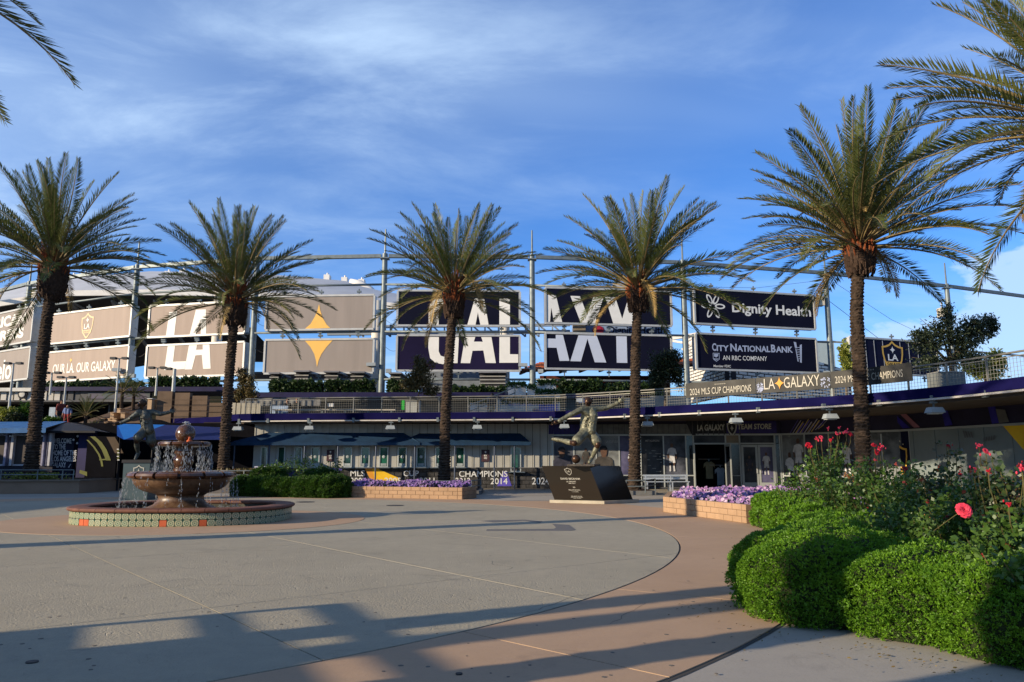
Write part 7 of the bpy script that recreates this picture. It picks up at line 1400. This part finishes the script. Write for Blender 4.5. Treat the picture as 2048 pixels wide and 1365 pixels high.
for k, (x, y, D, s, lab) in enumerate([(245, 785, 48, 1.0, 'small bright green palm on the stair bank left of the gantry pole'), (172, 832, 46, .95, 'small bright green palm lower on the stair bank'), (268, 792, 48.5, .8, 'small green palm touching the gantry pole on the stair bank'), (185, 868, 43, .6, 'small dark green shrub palm at the foot of the stair bank')]):
    c = at(x, y, D); b0 = c - Vector((0, 0, 1.2 * s)); t = thing('small_palm', lab, 'palm', tuple(b0)); m = MB(); m.tube([b0, c], [.12, .10], 8); m.build('trunk', barkm, t)
    for q in range(22): a_ = q * 2.4; inst('frond', FR[min(11, 2 + q % 9)][q % 2], t, Matrix.Translation(c) @ Matrix.Rotation(a_, 4, 'Z') @ Matrix.Scale(.30 * s, 4))
for k, (x0, x1, y0, y1, D, mt_, lab) in enumerate([(20, 120, 948, 962, 36.3, yel, 'yellow green ground plants in the left planter around the palm'), (440, 540, 940, 950, 37.2, rustl, 'small orange flowered plants in the dark planter behind the fountain')]):
    P = np.array([tuple(at(random.gauss((x0 + x1) / 2, (x1 - x0) / 4), random.uniform(y0, y1), D + random.uniform(-.4, .8))) for _ in range(1500)]); v, f = leafcloud(P, np.tile([[0, -.2, .7]], (1500, 1)), .13, .5, .8); tag(link_mesh('ground_plants', v, f, mt_), lab, 'plants')

leafy('broad dark tree added outside the picture left of the fountain to shade the statue there', [((-27.5, 24.6, 8.9), (2.2, 2.2, 1.8)), ((-28.4, 23.2, 9.2), (2.2, 2.2, 1.8)), ((-26.8, 26.0, 9.0), (2.0, 2.0, 1.8))], 9000, .3, dkl, [Vector((-28, 23.5, 0)), Vector((-28, 23.5, 2.5)), Vector((-28, 23.6, 5))], trr=.25)  # unseen tree, added only to throw shade on the left statue
# ------------------------------------------------------------------ entrance area at the left
gt = thing('entry_booth', 'entry booth at the left with pale posts, dark screens and a blue pitched roof', 'booth', tuple(at(40, 950, 39))); post = M('pale_violet_post', (.24, .24, .33), .5, .3, 5); scrn = M('brown_screen', (.055, .045, .04), .6, .3, 1)
for k, (x0, x1) in enumerate([(-60, 12), (20, 88)]):
    pxbox('screen', x0, 872, x1, 930, 39.2, .05, scrn, gt); pxbox('screen_rail', x0, 869, x1, 872, 39.1, .1, M('pale_rail', (.40, .40, .42), .5), gt); pxbox('screen_rail', x0, 929, x1, 932, 39.1, .1, MATS['pale_rail'], gt)
for x, w in ((9, 3), (14, 7), (22, 2), (84, 3), (91, 6), (98, 2)): pxbox('post', x, 864, x + w, 932, 39, .25, post if w > 2 else MATS['pale_rail'], gt)
pxbox('plinth', -80, 932, 105, 965, 39.1, .3, M('booth_plinth', (.02, .02, .03), .7), gt); pxbox('lamp_strip', 18, 871.5, 25, 874, 38.9, .1, white, gt); pxbox('lamp_strip', 79, 871, 85, 873.5, 38.9, .1, white, gt)
a = MB(); e0, e1, r0, r1 = at(-120, 858, 38.3), at(92, 856, 38.3), at(-120, 845, 41.5), at(135, 843, 41.5); a.add([e0, e1, r1, r0], [(0, 1, 2, 3)]); a.add([e0 - Vector((0, 0, .25)), e1 - Vector((0, 0, .25)), e1, e0], [(0, 1, 2, 3)]); a.build('blue_roof', M('bright_awning_canvas', (.02, .10, .26), .6, .25, 1.5, bump=.2, bsc=10), gt)
ww = thing('welcome_wall', 'dark purple wall with white welcome lettering under a black pitched roof', 'wall', tuple(at(140, 955, 39.4)))
pxbox('wall_panel', 97, 866, 150, 960, 39.5, .3, M('very_dark_violet', (.010, .009, .025), .6, .3), ww); pxbox('wall_panel', 150.3, 862, 190, 960, 39.5, .3, M('deep_violet', (.02, .018, .075), .6, .4, .8), ww)
a = MB(); q = [at(80, 862, 38.8), at(136, 845, 41), at(190, 862, 38.8)]; a.slab(q, (0, 1.5, -.05)); a.slab([at(80, 866, 38.8), at(80, 862, 38.8), at(190, 862, 38.8), at(190, 866, 38.8)], (0, .2, 0)); a.build('black_roof', dark, ww)
WP = Plane((-30, 39.5), (-10, 39.5)); a = MB(); gl = M('dim_white_lettering', (.55, .55, .56), .6, .25, 3)
for s, x0, x1, y0 in [('WELCOME', 106, 143, 877), ('TO THE', 105.5, 131, 889), ('HOME OF THE', 104.5, 153, 901), ('LOS ANGELES', 104, 152, 913), ('GALAXY', 103, 132, 925)]: ptext(a, s, WP, rect4(x0, y0, x1, y0 + 10.5), .02, .02)
a.build('lettering', gl, ww)
a = MB(); [a.ball(WP.hit(x, y, .02), .06, 6, 4, (1, .2, 1)) for x, y in ((155, 873), (154, 887), (147, 880))]; ppoly(a, WP, [(136, 935), (141, 928), (142, 929), (138, 936)], .03); a.build('star_print_dots', gl, ww)
yw = thing('striped_wall', 'black wall with olive yellow curved stripes left of the shaded statue', 'wall', tuple(at(205, 960, 38.9))); pxbox('wall_panel', 168, 873, 236, 960, 39.0, .3, black, yw); YP = Plane((-30, 39.0), (-10, 39.0)); ym = M('dull_yellow_print', (.12, .125, .03), .6, .2)
def arc(m, P, w):
    for i in range(len(P) - 1): (x0, y0), (x1, y1) = P[i], P[i + 1]; ppoly(m, YP, [(x0, y0), (x0 + w, y0), (x1 + w, y1), (x1, y1)], .02)
for nm, P, w, mt_ in [('a', [z5(715, 580), z5(770, 640), z5(810, 700), z5(830, 755), z5(838, 800)], 4, ym), ('b', [z5(745, 552), z5(800, 600), z5(840, 660), z5(865, 720), z5(875, 750)], 10, ym), ('c', [z5(880, 556), z5(910, 610), z5(950, 690)], 17, M('dull_brown_print', (.07, .045, .025), .6))]: a = MB(); arc(a, P, w); a.build('curved_stripe', mt_, yw)
a = MB(); ppoly(a, YP, [z5(660, 828), z5(720, 845), z5(720, 880), z5(655, 855)], .02); ppoly(a, YP, [z5(820, 740), z5(885, 735), z5(890, 745), z5(822, 750)], .025); a.build('curved_stripe', ym, yw)
yp = thing('patterned_post', 'slim dark post with yellow and white pattern right of the striped wall', 'post', tuple(at(236, 950, 38.5))); pxbox('shaft', 233, 875, 239, 958, 38.6, .2, dark, yp)
for q in range(10): pxbox('print_block', 233.6 + (q % 2), 898 + q * 2.4, 237.6 + (q % 2), 899.6 + q * 2.4, 38.55, .04, ym if q % 3 else wprint, yp)
a = MB(); 
ba = thing('blue_awning', 'bright blue sloping awning behind the shaded statue', 'awning', tuple(at(270, 880, 39.5))); q = [at(234, 848, 40.5), at(234, 872, 38.6), at(248, 880, 38.4), at(460, 880, 39.4), at(460, 856, 41.5), at(330, 850, 41.5)]; a.add([q[0], q[1], q[2], q[5]], [(0, 1, 2, 3)]); a.build('side_flap', M('azure_canvas', (.015, .16, .50), .6, .1), ba); a = MB(); a.add([q[2], q[3], q[4], q[5]], [(0, 1, 2, 3)]); a.build('canvas_roof', M('navy_canvas', (.006, .014, .09), .7, .2), ba)
for x in (240, 305, 380, 455): p = at(x, 900, 39.3); a = MB(); a.tube([(p.x, p.y, 0), (p.x, p.y, 2.5)], .05, 8); a.build('post', dark, ba)
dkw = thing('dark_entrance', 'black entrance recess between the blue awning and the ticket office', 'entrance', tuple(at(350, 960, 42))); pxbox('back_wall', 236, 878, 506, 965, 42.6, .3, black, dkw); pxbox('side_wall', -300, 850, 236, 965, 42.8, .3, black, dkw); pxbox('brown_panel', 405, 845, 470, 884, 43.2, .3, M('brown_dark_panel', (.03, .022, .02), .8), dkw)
# lamp posts on the left bank
for k, (x0, y0, x1, y1, tw, lab) in enumerate([(28, 727, 17, 826, 1, 'double headed lamp post at the left edge beside the script billboard'), (104, 746, 100, 790, 1, 'short double headed lamp post just right of the leftmost palm trunk'), (133, 755, 125, 843, 1, 'double headed lamp post standing before the white ribbed parapet'), (240, 717, 229, 832, 1, 'tall double headed lamp post at the end of the club slogan billboard'), (313, 736, 312, 792, 1, 'double headed lamp post under the big letter L'), (349, 738, 346, 793, 0, 'single headed pale lamp post under the big letters')]):
    D = 47; p, q = at(x1, y1, D), at(x0, y0, D); q = Vector((p.x + (q.x - p.x) * .25, D, q.z)); p.x = q.x; t = thing('lamp_post', lab, 'lamp post', tuple(p), 'lamp posts on the left bank'); a = MB(); a.tube([p, q], [.075, .05] if tw else [.12, .1], 8); a.build('pole', M('lamp_pole_grey', (.40, .42, .40), .5), t)
    for s in ((-1, 1) if tw else (-1,)): a = MB(); a.bar(q + Vector((.0, 0, -.02)), q + Vector((s * .28, 0, .02)), .05, .05); a.hexa([(q.x + s * .2 + dx, D + dy, q.z + dz) for dz in (-.07, .07) for dx, dy in ((0, -.15), (s * .34, -.15), (s * .34, .15), (0, .15))]); a.build('lamp_head', M('lamp_head_dark', (.06, .06, .06), .5), t)

# ------------------------------------------------------------------ people on the terrace
skin = M('skin', (.32, .17, .11), .6, .1); hairm = M('dark_hair', (.02, .014, .01), .7)
def person(px, ytop, D, label, shirt, trousers, k=1.0, zf=3.84, sit=False, bag=None, H=1.72, face=(0, -1, 0)):
    top = at(px, ytop, D); z0 = zf; x = top.x; f = Vector(face).normalized(); sd = f.cross(Vector((0, 0, 1))); V3 = lambda s, fo, z: Vector((x, D, z0)) + sd * s + f * fo + Vector((0, 0, z)); t = thing('person', label, 'person', (x, D, z0)); h = H / 1.72; dz = -.45 if sit else 0
    m = MB(); wrap_tubes(m, [V3(0, 0, (1.42 + dz) * h), V3(0, .01, (1.52 + dz) * h)], [.055, .05]); head(m, V3(0, .02, (1.61 + dz) * h), .115, f); 
    for s in (-1, 1): w = V3(s * .25, .06, (.88 + dz) * h); cap(m, V3(s * .24, .02, (1.1 + dz) * h), w, .042, .032); hand(m, w, (0, 0, -1), f, 1.0, .4, .3, 5)
    fuse('body', m, skin, t, .012, 1)
    m = MB(); cap(m, V3(-.1, 0, (1.36 + dz) * h), V3(-.08, 0, (.98 + dz) * h), .12, .115); cap(m, V3(.1, 0, (1.36 + dz) * h), V3(.08, 0, (.98 + dz) * h), .12, .115); cap(m, V3(-.17, 0, (1.39 + dz) * h), V3(.17, 0, (1.39 + dz) * h), .08, .08)
    for s in (-1, 1): wrap_tubes(m, [V3(s * .18, 0, (1.38 + dz) * h), V3(s * .25, .02, (1.1 + dz) * h), V3(s * .25, .03, (1.04 + dz) * h)], [.07, .055, .05])
    fuse('shirt', m, shirt, t, .018, 1)
    m = MB()
    for s in (-1, 1):
        if sit: wrap_tubes(m, [V3(s * .09, 0, .48), V3(s * .11, .42, .50), V3(s * .11, .44, .08)], [.1, .075, .05])
        else: wrap_tubes(m, [V3(s * .09, 0, .92 * h), V3(s * .11, .03, .50 * h), V3(s * .12, 0, .08)], [.11, .075, .055])
    fuse('trousers', m, trousers, t, .018, 1); m = MB()
    for s in (-1, 1): q = .44 if sit else 0; wrap_tubes(m, [V3(s * .12, q - .04, .045), V3(s * .12, q + .16, .04)], [.045, .04])
    m.build('shoes', dark, t, smooth=True); m = MB(); m.ball(V3(0, -.02, (1.66 + dz) * h), .113, 14, 10, (.92, .98, .85)); m.build('hair', hairm, t, smooth=True)
    if bag: m = MB(); c = V3(.0, -.18, 1.2); m.ball(c, .19, 12, 8, (1, .7, 1.25)); cap(m, V3(-.13, .02, 1.4), V3(-.14, .1, 1.15), .03, .03); cap(m, V3(.13, .02, 1.4), V3(.14, .1, 1.15), .03, .03); fuse('backpack', m, bag, t, .018, 1)
    return t
person(984, 787, 44.5, 'man in a dark jacket with a black backpack standing on the terrace behind the railing', M('dark_jacket', (.03, .03, .035), .8), M('khaki_cloth', (.24, .20, .14), .8), zf=3.84, bag=dark, H=1.62, face=(-.6, -.8, 0))
person(594, 805, 43.2, 'person with brown hair seated behind the terrace mesh near the white notice', M('black_top', (.02, .02, .02), .8), M('jeans', (.04, .06, .12), .8), sit=True, H=1.65)
person(575, 808, 43.4, 'person in black seated at the left end of the terrace bench', M('black_top', (.02, .02, .02), .8), M('jeans', (.04, .06, .12), .8), sit=True, H=1.6)
person(136, 816, 46, 'child in a blue checked shirt beside the lamp post above the welcome wall', M('blue_check', (.10, .14, .28), .8, .5, 30), M('red_shorts', (.2, .03, .03), .8), zf=at(136, 848, 46).z, H=1.1)
person(123, 803, 46.4, 'adult in a dark red top left of the lamp post above the welcome wall', M('dark_red_top', (.14, .03, .025), .8), M('black_trousers', (.02, .02, .02), .8), zf=at(123, 850, 46.4).z, H=1.5, face=(.8, -.6, 0))
for k, (x0, x1, y0, y1, D, mt_, lab) in enumerate([(540, 576, 812, 829, 42.9, M('pale_blue_board', (.30, .38, .50), .6), 'pale blue flat panel leaning behind the left of the terrace mesh'), (655, 667, 807, 814, 41.3, M('white_notice', (.7, .7, .68), .6), 'small white notice fixed to the terrace mesh'), (803, 809, 801, 820, 42.6, M('bright_green', (.02, .40, .04), .5), 'narrow bright green standing sign behind the terrace mesh'), (811, 838, 803, 827, 43.6, M('pale_box', (.32, .33, .31), .6), 'pale grey utility box beside the green sign on the terrace'), (1153, 1166, 797, 804, 41, M('pale_board', (.35, .40, .45), .6), 'small pale sign behind the kicking statue on the terrace railing'), (1877, 1930, 745, 775, 31, M('grey_box', (.14, .15, .145), .6), 'large grey utility box behind the railing under the olive tree')]):
    t = thing('terrace_item', lab, 'panel' if k != 3 else 'box', tuple(at((x0 + x1) / 2, y1, D))); t.name = ['leaning_panel', 'notice', 'green_sign', 'utility_box', 'small_sign', 'utility_box'][k]; ORG[t.name] = tuple(t.location); pxbox('panel' if k not in (3, 5) else 'cabinet', x0, y0, x1, y1, D, .06 if k not in (3, 5) else .8, mt_, t)
    if k in (3, 5): pxbox('cabinet_lid', x0 - 1, y0 - 2, x1 + 1, y0, D - .05, .9, M('lid_grey', (.2, .2, .19), .6), t)
    if k in (2,): a = MB(); [ptext(a, s, Plane((-10, D), (10, D)), rect4(x0 + 1, y0 + 2 + i * 9, x1 - 1, y0 + 8 + i * 9), .01, .02) for i, s in enumerate(('IN', 'UP'))]; [bpy.data.objects.remove(o) for o in []]
tb = thing('terrace_bench', 'long pale bench on the terrace behind the mesh railing', 'bench', tuple(at(640, 825, 42.4))); a = MB(); p, q = at(545, 819, 42.3), at(790, 819, 42.3); a.box(p.x, q.x, 42.3, 42.7, p.z - .06, p.z); a.build('seat', M('pale_bench', (.45, .41, .34), .6), tb)
for j in range(6): x = p.x + (q.x - p.x) * (j + .1) / 5.3; a = MB(); a.box(x, x + .08, 42.35, 42.65, 3.84, p.z - .06); a.build('leg', steel, tb)
wedge = thing('terrace_wall', 'pale slatted wall piece lit by sun at the left end of the terrace railing', 'wall', tuple(at(490, 828, 43))); 
for j in range(6): pxbox('slat_panel', 462 + j * 10, 806 + j * .3, 471.5 + j * 10, 833, 42.9, .1, M('pale_slat', (.36, .33, .26), .7, .1), wedge)
